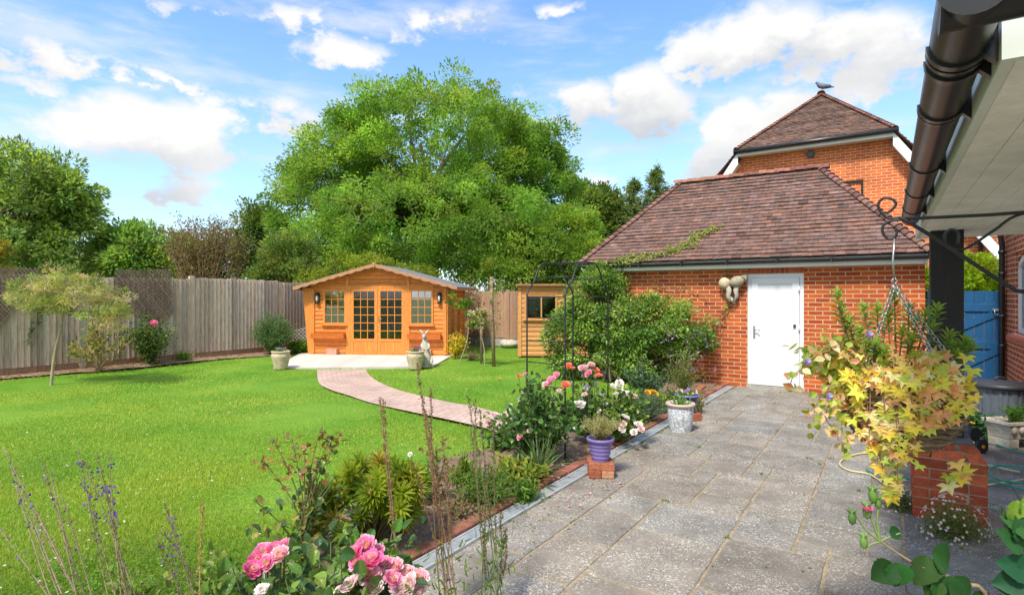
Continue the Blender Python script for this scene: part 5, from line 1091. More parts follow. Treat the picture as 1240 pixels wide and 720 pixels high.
tree('evergreen_bush', 'dark green bush between the bare shrub and the summerhouse', 'bush', (-8.9, 21, 0), [E(350, 318, 21, 34, 34), E(325, 345, 21, 30, 18)], 90, .35, 110, (.13, .06), [(.2, .29, .07), (.15, .24, .06), (.24, .29, .09)], .1, .4)
tree('hazel_bush', 'large mid green bush behind the fence between summerhouse and garage', 'bush', (1.0, 22, 0), [E(650, 320, 22, 56, 44), E(690, 290, 23, 36, 40), E(610, 335, 21, 34, 22), E(705, 325, 22, 34, 40)], 260, .42, 120, (.15, .075), [(.2, .33, .05), (.16, .28, .04), (.26, .38, .06)], .14, .35)
tree('oak_tree', 'dark green tree in the distance left of the garage roof', 'tree', (5.0, 36, 0), [E(715, 252, 36, 36, 26), E(745, 262, 36, 30, 26), E(700, 240, 36, 20, 14), E(735, 300, 36, 46, 36)], 190, .75, 90, (.26, .12), [(.12, .21, .05), (.16, .26, .06), (.22, .3, .07)], .3, .4)
def conifer(px, pt, Y, w, label, lean=0):
    base = Vector(((px-CX)/F*Y, Y, 0)); Ht = H+(HY-pt)/F*Y; t = thing('conifer', label, 'tree', base, 0, 'conifers beyond the garage roof'); m = MB(); k = MB(); k.tube([(0, 0, 0), (0, 0, Ht)], [.28, .03], 8); P_ = []; D_ = []
    for i in range(150):
        z = Ht*(1-rng.uniform(.0, .62)); L_ = (Ht-z)*.42*w+.15; a = rng.uniform(0, 2*math.pi); d = Vector((math.cos(a), math.sin(a), .12)); L_ *= rng.uniform(.6, 1.1); tip = Vector((0, 0, z))+d*L_; tip.z += L_*.22; k.tube([(0, 0, z), tip], [.03, .008], 4, cap=False)
        for j in range(42): s_ = rng.uniform(.1, 1); q = Vector((0, 0, z)).lerp(tip, s_)+Vector(rng.normal(0, .09, 3)); P_.append(q); D_.append(tuple(d+Vector(rng.normal(0, .5, 3))-Vector((0, 0, .35))))
    n = len(P_); m.leaves(np.array([tuple(x) for x in P_]), np.array(D_), rdir(n)+(0, 0, .5), .26, .06, 'diamond', mixcols([(.17, .26, .09), (.24, .33, .11), (.13, .2, .08), (.32, .4, .13)], n)); m.build('crown', M_leaf, t); k.build('trunk', M_bark, t)
conifer(795, 203, 34, .95, 'tall pointed conifer touching the left slope of the garage roof'); conifer(768, 218, 35, .9, 'slightly shorter conifer left of the tallest one')
tree('lime_bush', 'vivid lime green bush showing above the blue gate', 'bush', G(13.0, 1.3, 0), [E(1160, 345, 10.2, 52, 34), E(1195, 335, 10.0, 30, 24), E(1120, 345, 10.4, 20, 26)], 110, .17, 90, (.075, .045), [(.30, .42, .02), (.22, .34, .02), (.36, .46, .05)], .05, .4)
tree('yellow_bush', 'small yellow leaved bush poking over the fence at the far left edge', 'bush', (-11.9, 12.5, 0), [E(-4, 325, 12.6, 16, 34)], 40, .16, 60, (.07, .045), [(.45, .36, .03), (.2, .25, .03)], .04, .4)
# distant tree belt beyond the fences
def belt():
    for i, (px, Y, top, w, lb) in enumerate(((-150, 45, 262, 130, 'distant dark green tree far left beyond the shade tree'), (90, 48, 300, 90, 'distant low tree seen under the edge of the far left tree'), (260, 46, 300, 110, 'distant green tree behind the bare twiggy shrub'), (830, 50, 262, 90, 'distant tree hidden mostly by the garage roof'), (640, 50, 290, 120, 'distant tree low behind the huge green tree'))):
        tree('distant_tree', lb, 'tree', ((px-CX)/F*Y, Y, 0), [E(px, (top+345)/2, Y, w, (345-top)/2+6)], 110, 1.0, 80, (.34, .16), [(.06, .11, .025), (.09, .15, .03)], .3, .3, group='distant trees beyond the garden', lo=.3, nl=8)
belt()

# ------------------------------------------------------------------ shrubs and flowers
def stems_and_leaves(h, r, ns, per, bare=.25, sp=.05, bulge=1.25, curve=1.4, squash=.45, r0=.006, seed=0, ax=(1, 1), tmax=1.0, leafup=.5, minh=.55):
    st = MB(); P_ = []; D_ = []; tips = []
    for i in range(ns):
        a = rng.uniform(0, 2*math.pi); q = math.sqrt(rng.uniform(0, 1)); tx, ty = math.cos(a)*q*r*ax[0], math.sin(a)*q*r*ax[1]; tz = h*(1-squash*q*q)*rng.uniform(minh, 1)
        pts = []; w = rng.normal(0, r*.06, 3)
        for k in range(7): t = k/6; pts.append(Vector((tx*t**curve+w[0]*math.sin(3*t), ty*t**curve+w[1]*math.sin(3*t), tz*t**.85)))
        st.tube(pts, np.linspace(r0, r0*.35, 7), 5, cap=False); tips.append(pts[-1])
        for j in range(per):
            t = bare+(tmax-bare)*rng.uniform(0, 1)**.8; f = t*6; k = min(5, int(f)); c = pts[k].lerp(pts[k+1], f-k); P_.append(tuple(c+Vector(rng.normal(0, sp, 3)))); o = Vector((tx, ty, 0)); D_.append(tuple(Vector(rng.normal(0, .8, 3))+o/(r+1e-6)*.5+Vector((0, 0, leafup))))
    return st, np.array(P_), np.array(D_), tips
BLOOMS = {}
def bloom_mesh(key, cols, r=.04, rings=6, n=6, openness=1.):
    if key in BLOOMS: return BLOOMS[key]
    m = MB(); pos = []; dr = []; nm = []; L_ = []; C = []
    for j in range(rings):
        th = R(78-openness*62*j/max(1, rings-1)); 
        for k in range(n+j):
            a = 2*math.pi*(k+.5*(j % 2)+rng.uniform(-.15, .15))/(n+j); d = np.array([math.cos(a)*math.cos(th), math.sin(a)*math.cos(th), math.sin(th)]); u_ = np.array([-math.cos(a)*math.sin(th), -math.sin(a)*math.sin(th), math.cos(th)])
            pos.append(np.array([math.cos(a), math.sin(a), 0])*r*.08*j); dr.append(d+rng.normal(0, .13, 3)); nm.append(u_+rng.normal(0, .2, 3)); L_.append(r*(.62+.38*j/max(1, rings-1))*rng.uniform(.9, 1.1))
            c = np.array(cols[min(len(cols)-1, int(j*len(cols)/rings))]); C.append(c*rng.uniform(.85, 1.12))
    L_ = np.array(L_); m.leaves(np.array(pos), np.array(dr), np.array(nm), L_, L_*.85, 'petal', np.clip(np.array(C), 0, 1), smooth=True); me = m.mesh('bloom_'+key, M_petal); BLOOMS[key] = me; return me
PINK = [(.92, .65, .5), (.94, .55, .62), (.92, .32, .52), (.94, .52, .68)]; LPINK = [(.94, .7, .5), (.94, .65, .62), (.94, .52, .6), (.94, .72, .75)]; CORAL = [(.9, .42, .12), (.92, .36, .2), (.9, .28, .22)]; WHT = [(.85, .8, .6), (.9, .88, .85), (.92, .91, .9)]; YEL = [(.85, .45, .03), (.9, .6, .05)]; PALE = [(.9, .75, .6), (.92, .72, .7), (.93, .78, .78)]; HOT = [(.92, .6, .45), (.92, .38, .52), (.88, .18, .42)]
KEYS = {'pink': PINK, 'lpink': LPINK, 'coral': CORAL, 'white': WHT, 'yellow': YEL, 'pale': PALE, 'hot': HOT}
def add_bloom(par, pos, key, r=.04, tilt=None):
    me = bloom_mesh(key, KEYS[key]); o = bpy.data.objects.new('bloom', me); COL.objects.link(o); o.parent = par; o.location = pos; s_ = r/.04*rng.uniform(.85, 1.15); s_ *= .80; o.scale = (s_, s_, s_); tl = tilt if tilt is not None else rng.uniform(.2, .9)
    o.rotation_euler = (tl, rng.uniform(-.4, .4), rng.uniform(-.8, .8)); return o
def shrub(name, label, cat, base, h, r, ns, per, leaf, cols, shape='leaf', blooms=(), stemcol=(.12, .16, .05), mat=None, group=None, amp=.25, bstem=True, **kw):
    """blooms: (px, py, depth offset, key, radius)"""
    base = Vector(base); t = thing(name, label, cat, base, 0, group); st, P_, D_, tips = stems_and_leaves(h, r, ns, per, **kw)
    nm = rdir(len(P_))*.7+(0, -.25, .8); m = MB(); m.leaves(P_, D_, nm, leaf[0]*rng.uniform(.65, 1.25, len(P_)), leaf[1]*rng.uniform(.75, 1.2, len(P_)), shape, mixcols(cols, len(P_), amp)); 
    bl = []
    for (px, py, dy, key, rr_) in blooms: q = PD(px, py, base.y+dy)-base; bl.append((q, key, rr_)); st.tube([(q.x*.35, q.y*.35, max(.02, q.z*.3)), (q.x*.8, q.y*.8, q.z*.7), q-Vector((0, 0, .01))], [.005, .004, .003], 5, cap=False) if bstem else None
    st.C = [c*0+np.array(stemcol) for c in st.C]; st.build('stems', M_stem, t); m.build('foliage', mat or M_leaf, t)
    for q, key, rr_ in bl: add_bloom(t, q, key, rr_)
    return t
DG = [(.055, .13, .025), (.08, .17, .03), (.12, .22, .04), (.05, .11, .03)]; MG = [(.13, .24, .03), (.19, .31, .04), (.10, .19, .03)]; LG = [(.22, .32, .03), (.16, .26, .03), (.28, .34, .05)]; GREY = [(.14, .2, .14), (.18, .24, .17), (.11, .17, .10)]
# near bed in front of the camera
fb = MB(); V, Fq = grid_sheet(lambda s, t_: Vector((-2.4+2.3*s, .8+2.1*t_-.9*s*t_*.4, .02+.02*rng.uniform(0, 1)+.02*math.sin(s*9)*math.sin(t_*8))), 40, 36); fb.add(V, Fq[:, ::-1], smooth=True); struct('near_bed_soil', fb, M_soil)
nb = PD(420, 560, 1.75); nb.z = .03
shrub('rose_bush', 'rose bush with a big cluster of pink and cream blooms at bottom centre', 'rose bush', nb, .95, .27, 44, 30, (.046, .034), DG+MG, 'bigleaf', mat=M_leafg, bare=.5, sp=.04, leafup=.1, squash=.15, minh=.75,
      blooms=[(430, 668, 0, 'hot', .03), (443, 662, .03, 'pink', .034), (456, 668, .05, 'pink', .032), (433, 680, -.02, 'pink', .032), (449, 679, -.04, 'hot', .034), (464, 683, 0, 'pink', .034), (446, 697, -.06, 'lpink', .034), (460, 700, -.04, 'lpink', .034), (478, 688, 0, 'lpink', .033), (475, 702, -.05, 'pink', .033), (490, 694, 0, 'lpink', .034), (497, 706, -.04, 'pale', .034), (486, 714, -.06, 'pale', .034), (507, 700, 0, 'lpink', .028), (509, 714, -.03, 'pale', .03), (425, 708, -.1, 'pale', .034), (414, 718, -.1, 'pale', .03), (452, 714, -.08, 'pale', .03)])
nb2 = PD(325, 560, 1.95); nb2.z = .03
shrub('rose_bush', 'rose bush with two fringed deep pink flowers left of the big pink cluster', 'rose bush', nb2, .82, .22, 24, 24, (.046, .034), MG+DG, 'bigleaf', mat=M_leafg, bare=.5, sp=.035, squash=.2, minh=.75,
      blooms=[(309, 679, 0, 'hot', .032), (320, 670, .03, 'pink', .036), (333, 666, .03, 'hot', .034), (345, 663, .05, 'pink', .034), (305, 690, -.05, 'hot', .03), (340, 672, 0, 'lpink', .03), (324, 682, -.02, 'pink', .03)])
shrub('rose_bush', 'low plant with a single white bloom at the bottom left of the pink roses', 'rose bush', PD(320, 560, 1.75)*Vector((1, 1, 0)) if False else Vector((PD(318, 560, 1.8).x, 1.8, .03)), .58, .2, 14, 12, (.06, .04), MG, 'leaf', bare=.4, blooms=[(318, 714, 0, 'white', .02)])
b1 = PG(368, 694)
shrub('rose_bush', 'tall leggy rose with reddish young leaves at the lawn edge', 'rose bush', b1, .80, .34, 16, 18, (.055, .036), [(.08, .16, .06), (.11, .2, .08), (.24, .26, .06), (.38, .32, .09)], 'roseleaf', mat=M_leaf, bare=.3, sp=.03, squash=.5, curve=2.0, r0=.008)
def tipleaf():
    t = tag(empty('rose_shoot', b1+Vector((.0, .02, 0)), 0), 'tall bare rose shoots with bronze leaflets rising against the lawn', 'rose shoot'); s_ = MB(); P_ = []; D_ = []
    for (px, py) in ((330, 535), (352, 532), (400, 528), (385, 525), (318, 560), (368, 540), (405, 540)):
        q = PD(px, py, b1.y+.02)-b1; pts = [Vector((0, 0, 0)), Vector((q.x*.1, 0, q.z*.45)), Vector((q.x*.45, 0, q.z*.75)), q]; pts = smooth_poly(pts, 3); s_.tube(pts, np.linspace(.006, .002, len(pts)), 5, cap=False)
        for k in range(16): f = rng.integers(len(pts)-4, len(pts)); P_.append(tuple(pts[f]+Vector(rng.normal(0, .018, 3)))); D_.append(tuple(rng.normal(0, 1, 3)))
    s_.C = [c*0+np.array((.16, .12, .05)) for c in s_.C]; s_.build('stems', M_stem, t); m = MB(); m.leaves(np.array(P_), np.array(D_), rdir(len(P_))*.6+(0, 0, 1), .055, .032, 'leaf', mixcols([(.30, .14, .05), (.24, .2, .05), (.12, .16, .05), (.36, .24, .06)], len(P_))); m.build('foliage', M_leafg, t)
tipleaf()
def euphorbia(px, py, h, r, label, n=84, L_=.105, cols=None):
    base = PG(px, py); t = thing('spurge_bush', label, 'shrub', base); st, P0_, D0_, tips = stems_and_leaves(h, r, n, 2, squash=.35, minh=.45); P_ = []; D_ = []; C = []
    cols = cols or [(.32, .40, .035), (.22, .32, .03), (.15, .25, .03), (.42, .36, .06)]
    for q in tips:
        ax = Vector((q.x, q.y-.1, .25)).normalized(); c = np.array(cols[rng.choice(len(cols), p=[.4, .3, .2, .1])]); k = 30; u1 = ax.orthogonal().normalized(); u2 = ax.cross(u1)
        for i in range(k): a = i*2.4; e = .15+.9*i/k; P_.append(tuple(q-ax*(.05*(1-i/k)))); D_.append(tuple((u1*math.cos(a)+u2*math.sin(a))*math.cos(e)+ax*math.sin(e))); C.append(c*rng.uniform(.8, 1.2))
    nm = np.array(D_)[:, [0, 1, 2]]*0+(0, -.3, 1); m = MB(); m.leaves(np.array(P_), np.array(D_), nm+rdir(len(P_))*.2, L_, L_*.2, 'leaf', np.array(C)); st.C = [c*0+np.array((.16, .13, .05)) for c in st.C]; st.build('stems', M_stem, t); m.build('foliage', M_leaf, t)
    # older reddish flower heads, one part each
    hd = MB(); P3 = rng.normal(0, .024, (14, 3)); hd.leaves(P3, rdir(14), rdir(14), .025, .02, 'round', mixcols([(.45, .22, .10), (.5, .4, .1), (.35, .15, .08)], 14)); me = hd.mesh('flower_head', M_leaf)
    for q in tips[::3][:20]: o = bpy.data.objects.new('flower_head', me); COL.objects.link(o); o.parent = t; o.location = q+Vector((0, 0, .03)); o.rotation_euler = (0, 0, rng.uniform(0, 6))
euphorbia(455, 662, .62, .36, 'rounded yellow green spurge bush with whorled leaves in the front bed')
def spires(name, label, base, tops, cols, fl=None, h0=.3, leafy=0, nfl=30, ns_=190):
    base = Vector(base); t = thing(name, label, 'flowering plant', base); s_ = MB(); P_ = []; D_ = []; C = []; Pf = []
    for (px, py) in tops:
        b_ = Vector(rng.normal(0, .05, 3))*Vector((1, 1, 0)); q = PD(px, py, base.y+rng.uniform(-.1, .1))-base; m_ = b_.lerp(q, .5)+Vector(rng.normal(0, .02, 3)); pts = smooth_poly([b_, m_, q], 6); s_.tube(pts, np.linspace(.004, .0014, len(pts)), 5, cap=False)
        L_ = len(pts)
        for k in range(ns_):
            f = h0+(1-h0)*rng.uniform(0, 1); i = min(L_-2, int(f*(L_-1))); c = pts[i].lerp(pts[i+1], f*(L_-1)-i); P_.append(tuple(c+Vector(rng.normal(0, .0045, 3)))); D_.append(tuple(rng.normal(0, .5, 3)+(0, 0, .8)))
        if fl: 
            for k in range(nfl): f = rng.uniform(.8, 1); i = min(L_-2, int(f*(L_-1))); Pf.append(tuple(pts[i]+Vector(rng.normal(0, .010, 3))))
    s_.C = [c*0+np.array(cols[0]) for c in s_.C]; s_.build('stems', M_stem, t); m = MB(); m.leaves(np.array(P_), np.array(D_), rdir(len(P_)), .013, .008, 'diamond', mixcols(cols, len(P_))); m.build('seed_sprays', M_leaf, t)
    if fl: m = MB(); Pf = np.array(Pf); m.leaves(Pf, rdir(len(Pf)), rdir(len(Pf)), .011, .011, 'round', mixcols([fl], len(Pf))); m.build('blossoms', M_petal, t)
    if leafy: m = MB(); n = leafy; z = rng.uniform(.02, .45, n); PP = np.column_stack([rng.normal(0, .07, n), rng.normal(0, .07, n), z]); m.leaves(PP, rdir(n)*.7+(0, 0, .8), rdir(n), .06, .01, 'blade', mixcols(MG, n)); m.build('foliage', M_leaf, t)
BR = [(.30, .17, .10), (.36, .2, .12), (.22, .15, .08)]; GB = [(.15, .2, .07), (.28, .18, .1), (.32, .2, .13)]
spires('toadflax', 'tall thin clump of brown seed spires rising across the path left of centre', Vector((-.33, 2.95, 0)), [(505, 440), (510, 476), (516, 500), (522, 470), (536, 528), (528, 545), (500, 560), (541, 560)], BR, (.25, .12, .45), .45, 60, 2)
spires('toadflax', 'single brown seed spire leaning left over the yellow green spurge bush', Vector((-.50, 2.6, 0)), [(460, 482), (464, 486)], BR, None, .4)
spires('toadflax', 'green and brown seed spires standing in front of the drain and slabs', Vector((-.09, 3.02, 0)), [(566, 478), (575, 483), (581, 497), (570, 520), (597, 512), (592, 560), (606, 620), (612, 640), (588, 600)], GB, (.3, .15, .5), .35, 70, 2)
spires('sage_plant', 'pale arching dry stems with tiny purple flowers at the bottom left corner', Vector((-1.55, 2.2, 0)), [(5, 545), (12, 562), (30, 600), (50, 560), (62, 575), (20, 590), (0, 640), (75, 600), (40, 630)], [(.34, .28, .18), (.42, .32, .22)], (.18, .1, .42), .35, 60, 4, 60)
spires('sage_plant', 'upright dry stems with purple flower tips at the lower left over the lawn', Vector((-1.42, 2.2, 0)), [(95, 545), (103, 560), (118, 548), (124, 575), (131, 545), (105, 590), (128, 590)], [(.30, .26, .14), (.24, .24, .10)], (.18, .1, .45), .45, 80, 14, 70)
spires('sage_plant', 'short dry stems with purple tips between the left weeds and pink roses', Vector((-1.22, 2.4, 0)), [(200, 612), (204, 620), (196, 640), (189, 650), (206, 660)], [(.28, .25, .12), (.22, .24, .1)], (.2, .12, .42), .45, 80, 9, 70)
spires('dry_stem', 'single slim yellow stem rising at the lower left of the lawn', Vector((-1.23, 2.25, 0)), [(245, 612)], [(.45, .38, .12)], None, .5)
shrub('leafy_plant', 'grey green leafy plant at the bottom edge left of the pink roses', 'plant', Vector((-1.30, 2.35, .02)), .42, .22, 16, 14, (.05, .028), [(.16, .2, .08), (.2, .22, .08), (.12, .18, .06)], 'leaf', bare=.3)
shrub('leafy_plant', 'small pale weed at the bottom left among dry sage stems', 'plant', Vector((-1.55, 2.2, .02)), .32, .16, 14, 14, (.04, .01), [(.22, .3, .08), (.16, .24, .06)], 'blade', bare=.2)
# main bed
for i, (x, y, lb) in enumerate(((-1.62, 3.05, 'low green weed at the bottom edge near the end of the bed soil'), (-1.25, 3.12, 'small broad leaved weed on the soil left of the pink roses'), (-1.95, 2.9, 'ragged low weed at the lawn edge below the purple flower tips'), (-.95, 3.35, 'small green seedling clump between the leggy rose and the near roses'), (-.72, 3.15, 'leafy green seedling beside the drain end of the near bed'))):
    shrub('weed_clump', lb, 'weed', Vector((x, y, .02)), rng.uniform(.16, .26), .2, 16, 14, (.05, .026), MG+[(.24, .3, .08)], 'roseleaf', bare=.1)
shrub('aster_clump', 'low rounded fresh green clump between the seed spires and the drain', 'plant', PG(586, 612), .34, .30, 60, 26, (.045, .014), MG+[(.12, .22, .03)], 'leaf', bare=.15, sp=.03)
shrub('dying_poppy', 'brown withered plant with two small white flowers in the middle of the bed', 'plant', PG(528, 612), .58, .20, 12, 12, (.06, .025), [(.30, .17, .09), (.4, .28, .14), (.16, .2, .06)], 'leaf', blooms=[(497, 550, .1, 'white', .022), (511, 580, .05, 'white', .025), (545, 612-20, .1, 'white', .02)], bare=.2)
shrub('withered_clump', 'small brown dry clump on the soil beside the brick edging', 'plant', PG(555, 628), .16, .16, 18, 10, (.04, .02), [(.34, .22, .13), (.28, .2, .1)], 'leaf', bare=.1)
shrub('rose_bush', 'large dark leaved rose bush with coral and pink blooms left of the arch', 'rose bush', PG(650, 562), .93, .46, 64, 30, (.068, .045), DG, 'round', mat=M_leafg, bare=.12, sp=.05,
      blooms=[(628, 455, 0, 'coral', .03), (636, 453, .1, 'pink', .03), (668, 460, -.1, 'pink', .045), (662, 466, -.1, 'lpink', .04), (674, 454, 0, 'pink', .035), (685, 466, -.15, 'coral', .045), (678, 474, -.15, 'pale', .035), (630, 529, -.4, 'pink', .035), (641, 522, -.4, 'lpink', .025), (605, 458, .2, 'yellow', .02)])
shrub('rose_bush', 'pale pink low rose at the left side of the large dark rose bush', 'rose bush', PG(604, 548), .42, .2, 20, 14, (.05, .035), DG+MG, 'round', bare=.2, blooms=[(598, 502, 0, 'pale', .045), (605, 510, -.05, 'pale', .04), (592, 512, 0, 'lpink', .035), (612, 503, 0, 'pale', .04), (603, 520, -.05, 'pale', .03)])
shrub('climbing_rose', 'tall coral and pink rose growing up the near legs of the metal arch', 'rose bush', PG(712, 540), .92, .24, 22, 24, (.065, .042), DG+MG, 'round', mat=M_leafg, bare=.25, sp=.04,
      blooms=[(688, 443, -.1, 'coral', .04), (693, 446, 0, 'coral', .038), (706, 446, -.05, 'lpink', .05), (716, 442, 0, 'lpink', .05), (713, 452, -.1, 'pink', .05), (722, 448, 0, 'coral', .045), (708, 456, 0, 'lpink', .04), (725, 455, -.1, 'coral', .035)])
shrub('rose_bush', 'white rose bush right of the arch behind the purple pot', 'rose bush', PG(745, 536), .74, .44, 50, 28, (.06, .04), MG+LG[:1]+DG[:1], 'round', mat=M_leafg, bare=.15, sp=.05,
      blooms=[(743, 468, 0, 'white', .05), (750, 464, 0, 'white', .05), (752, 474, -.05, 'white', .05), (745, 477, -.1, 'pale', .045), (761, 477, 0, 'white', .05), (768, 480, 0, 'pale', .04), (704, 490, -.3, 'white', .05), (699, 488, -.3, 'white', .04), (711, 470, -.1, 'white', .04), (722, 465, 0, 'white', .03), (728, 478, -.1, 'white', .035), (733, 489, -.2, 'white', .03), (726, 498, -.3, 'pale', .03), (757, 505, -.4, 'white', .045), (755, 513, -.4, 'pale', .04), (753, 520, -.4, 'white', .04), (773, 514, -.3, 'white', .045), (776, 520, -.35, 'pale', .045), (768, 523, -.4, 'white', .04), (708, 478, -.2, 'pale', .03)])
shrub('daylily_clump', 'clump of long strap leaves at the foot of the large rose bush', 'plant', PG(652, 580), .46, .26, 40, 2, (.38, .018), [(.10, .2, .06), (.16, .26, .09)], 'blade', bare=.0, sp=.02, tmax=.05, leafup=1.3)
shrub('yellow_leaf_plant', 'yellow green broad leaved low plant in front of the strap leaves', 'plant', PG(625, 590), .30, .26, 26, 13, (.085, .03), [(.30, .36, .04), (.2, .3, .04), (.38, .38, .06)], 'leaf', bare=.2, sp=.03)
shrub('lavender_bush', 'grey green lavender mound at the bed edge beside the white roses', 'lavender', PG(782, 512), .46, .30, 120, 26, (.05, .008), GREY, 'blade', bare=.1, sp=.012, leafup=.9)
shrub('marigold_plant', 'small plant with bright yellow orange bloom between lavender and pots', 'plant', PG(797, 500), .32, .22, 26, 18, (.05, .03), MG+LG, 'leaf', bare=.2, blooms=[(784, 475, 0, 'yellow', .045), (790, 474, .03, 'yellow', .05), (794, 478, 0, 'yellow', .04)])
shrub('grey_rose_bush', 'blue green rose bush in front of the hedge left of the pots', 'rose bush', PG(783, 488), .74, .30, 30, 34, (.06, .04), [(.09, .16, .08), (.12, .2, .10), (.07, .13, .07)], 'round', bare=.15, sp=.05)
shrub('flowering_shrub', 'loose light green shrub with tiny violet flowers against the garage wall', 'shrub', PG(828, 482), .95, .34, 40, 30, (.045, .018), [(.15, .22, .05), (.22, .26, .07), (.28, .25, .1)], 'leaf', bare=.1, sp=.05)
shrub('trailing_plant', 'trailing green and brown plant spilling right of the dark blue pot', 'plant', PG(846, 500), .36, .14, 30, 14, (.035, .014), [(.2, .25, .07), (.3, .22, .1)], 'leaf', bare=.1, sp=.03)
for px, py, h_, r_, lb, cc in ((633, 606, .16, .14, 'small green seedling clump on the soil in front of the strap leaves', MG), (480, 640, .2, .2, 'low green plant between the spurge bush and the brown dry clump', MG+LG), (560, 590, .3, .2, 'pale green bushy plant at the lawn edge behind the low green clump', LG), (500, 612, .34, .22, 'green leafy plant behind the spurge bush at the lawn edge', MG), (812, 494, .3, .18, 'small dark green plant beside the speckled mosaic pot', DG), (762, 500, .34, .2, 'fresh green plant at the lawn edge behind the lavender', MG)):
    shrub('bedding_plant', lb, 'plant', PG(px, py), h_, r_, 26, 18, (.05, .022), cc, 'leaf', bare=.1, sp=.03)
# fallen petals
n = 150; a_ = rng.uniform(4.0, 6.4, n); b_ = np.where(rng.uniform(size=n) < .75, rng.uniform(-3.3, -2.55, n), rng.uniform(-2.5, -2.0, n)); P_ = np.array([tuple(G(x, y, .035 if y < -2.4 else .008)) for x, y in zip(a_, b_)]); m = MB(); m.leaves(P_, rdir(n)*(1, 1, .1), np.tile((0, 0, 1.), (n, 1))+rdir(n)*.2, .028, .024, 'round', mixcols([(.9, .4, .5), (.9, .7, .7), (.85, .2, .3)], n)); o = m.build('fallen_petals', M_petal); o['kind'] = 'stuff'; o['label'] = 'pink rose petals fallen on soil and drain near the arch'; o['category'] = 'petals'
n = 1500; a_ = rng.uniform(-.5, 14, n); b_ = -15.35+.6*rng.uniform(0, 1, n)**1.5; P_ = np.array([tuple(G(x, y, .035)) for x, y in zip(a_, b_)]); m = MB(); m.leaves(P_, rdir(n)*(1, 1, .2), np.tile((0, 0, 1.), (n, 1))+rdir(n)*.4, .06, .035, 'diamond', mixcols([(.35, .22, .12), (.28, .17, .1), (.42, .3, .18)], n)); o = m.build('leaf_litter', M_leaf); o['kind'] = 'stuff'; o['label'] = 'dry brown leaf litter along the foot of the left fence'; o['category'] = 'leaf litter'
# hedge climbing on the garage wall
def hedge():
    base = G(10.55, -4.2, 0); t = thing('climbing_hedge', 'big dense green climbing shrub with cream buds covering the left half of the garage wall', 'shrub', base); b = np.array(base)
    def e(a, bb, z, ra, rb, rz): return (np.array(G(a, bb, z))-b, np.array([rb, ra, rz]))
    ells = [e(10.6, -3.95, 1.1, .42, .95, .6), e(10.6, -3.2, 1.02, .36, .58, .48), e(10.5, -4.9, 1.35, .5, .8, .75), e(10.3, -5.35, .8, .6, .62, .8), e(10.75, -4.95, 1.95, .3, .45, .35), e(10.6, -4.0, .6, .35, .9, .55), e(10.9, -4.9, 2.15, .22, .3, .25)]
    cl = sample_clumps(ells, 520, .6); cl[:, 2] = np.maximum(cl[:, 2], .12); 
    loc = [ab(Vector(c)+base) for c in cl]; cl = np.array([c for c, l in zip(cl, loc) if l[0] < GA-.15]); m = MB(); crown(m, cl, .17, 85, .07, .032, [(.15, .28, .04), (.21, .35, .055), (.11, .21, .035), (.29, .41, .07)], 'diamond', flat=.85, outc=np.array([0, .6, 1.0])); m.build('foliage', M_leafg, t)
    w = MB()
    for c in cl[::14]: s0 = Vector((rng.uniform(-.6, .8), rng.uniform(-.2, .3), 0)); limb(w, s0, c, .022, .005, seg=5)
    w.build('stems', M_bark, t); n = 900; P_ = cl[rng.choice(len(cl), n)]+rdir(n)*.17; P_[:, 1] -= .04; f = MB(); f.leaves(P_, rdir(n)*.5+(0, 0, -.8), rdir(n)+(0, -1, 0), .035, .012, 'diamond', mixcols([(.55, .52, .25), (.6, .5, .3), (.5, .55, .2)], n)); f.build('buds', M_petal, t)
    # bare purple-flecked lower right corner
    fl = MB(); Pv = np.array([tuple(PD(px, py, 10.2)-base) for px, py in zip(rng.uniform(795, 868, 60), rng.uniform(398, 450, 60))]); fl.leaves(Pv, rdir(60)*(1, .3, .4), rdir(60), .07, .03, 'diamond', mixcols([(.35, .2, .6), (.45, .3, .7)], 60)); fl.build('blossoms', M_petal, t)
hedge()
def vine(name, label, pts, w=.06, ll=.05, dens=60, cols=None, leafcol=None):
    pts = [Vector(p) for p in pts]; b = pts[0].copy(); P_ = smooth_poly([p-b for p in pts], 8); t = thing(name, label, 'climber', b); m = MB(); m.tube(P_, np.linspace(.008, .003, len(P_)), 5, cap=False); m.build('stems', M_bark, t); A = np.array([tuple(x) for x in P_]); L_ = sum((P_[i+1]-P_[i]).length for i in range(len(P_)-1)); n = int(dens*L_); i = rng.integers(0, len(A)-1, n); f = rng.uniform(0, 1, (n, 1)); Q = A[i]*(1-f)+A[i+1]*f+rng.normal(0, w, (n, 3))*(1, .4, 1); l = MB(); l.leaves(Q, rdir(n), rdir(n)*.5+(0, -.8, .4), ll*rng.uniform(.6, 1.2, n), ll*.45, 'leaf', mixcols(leafcol or [(.36, .44, .08), (.46, .48, .14), (.26, .36, .07)], n)); l.build('foliage', M_leaf, t)
def RF(px, up):   # point on the garage roof front slope, up = metres above the eave along the plan
    rr = (px-CX)/F; a = GA-.26+up; Y = a/(rr*SU+CU); return Vector((rr*Y, Y, 2.40+up*1.095+.03))
vine('climbing_vine', 'light green vine creeping up over the gutter and garage roof tiles', [RF(742, -.06), RF(765, .03), RF(795, .08), RF(815, .12), RF(835, .28), RF(850, .42), RF(868, .52)], .05, .075, 190)
vine('climbing_vine', 'second thinner vine strand lying low along the garage gutter', [RF(755, -.07), RF(778, -.02), RF(805, .06), RF(826, .15), RF(846, .20)], .035, .065, 130)
WP = lambda px, py: (lambda Y: Vector(((px-CX)/F*Y, Y, H-(py-HY)/F*Y)))((GA-.06)/((px-CX)/F*SU+CU))
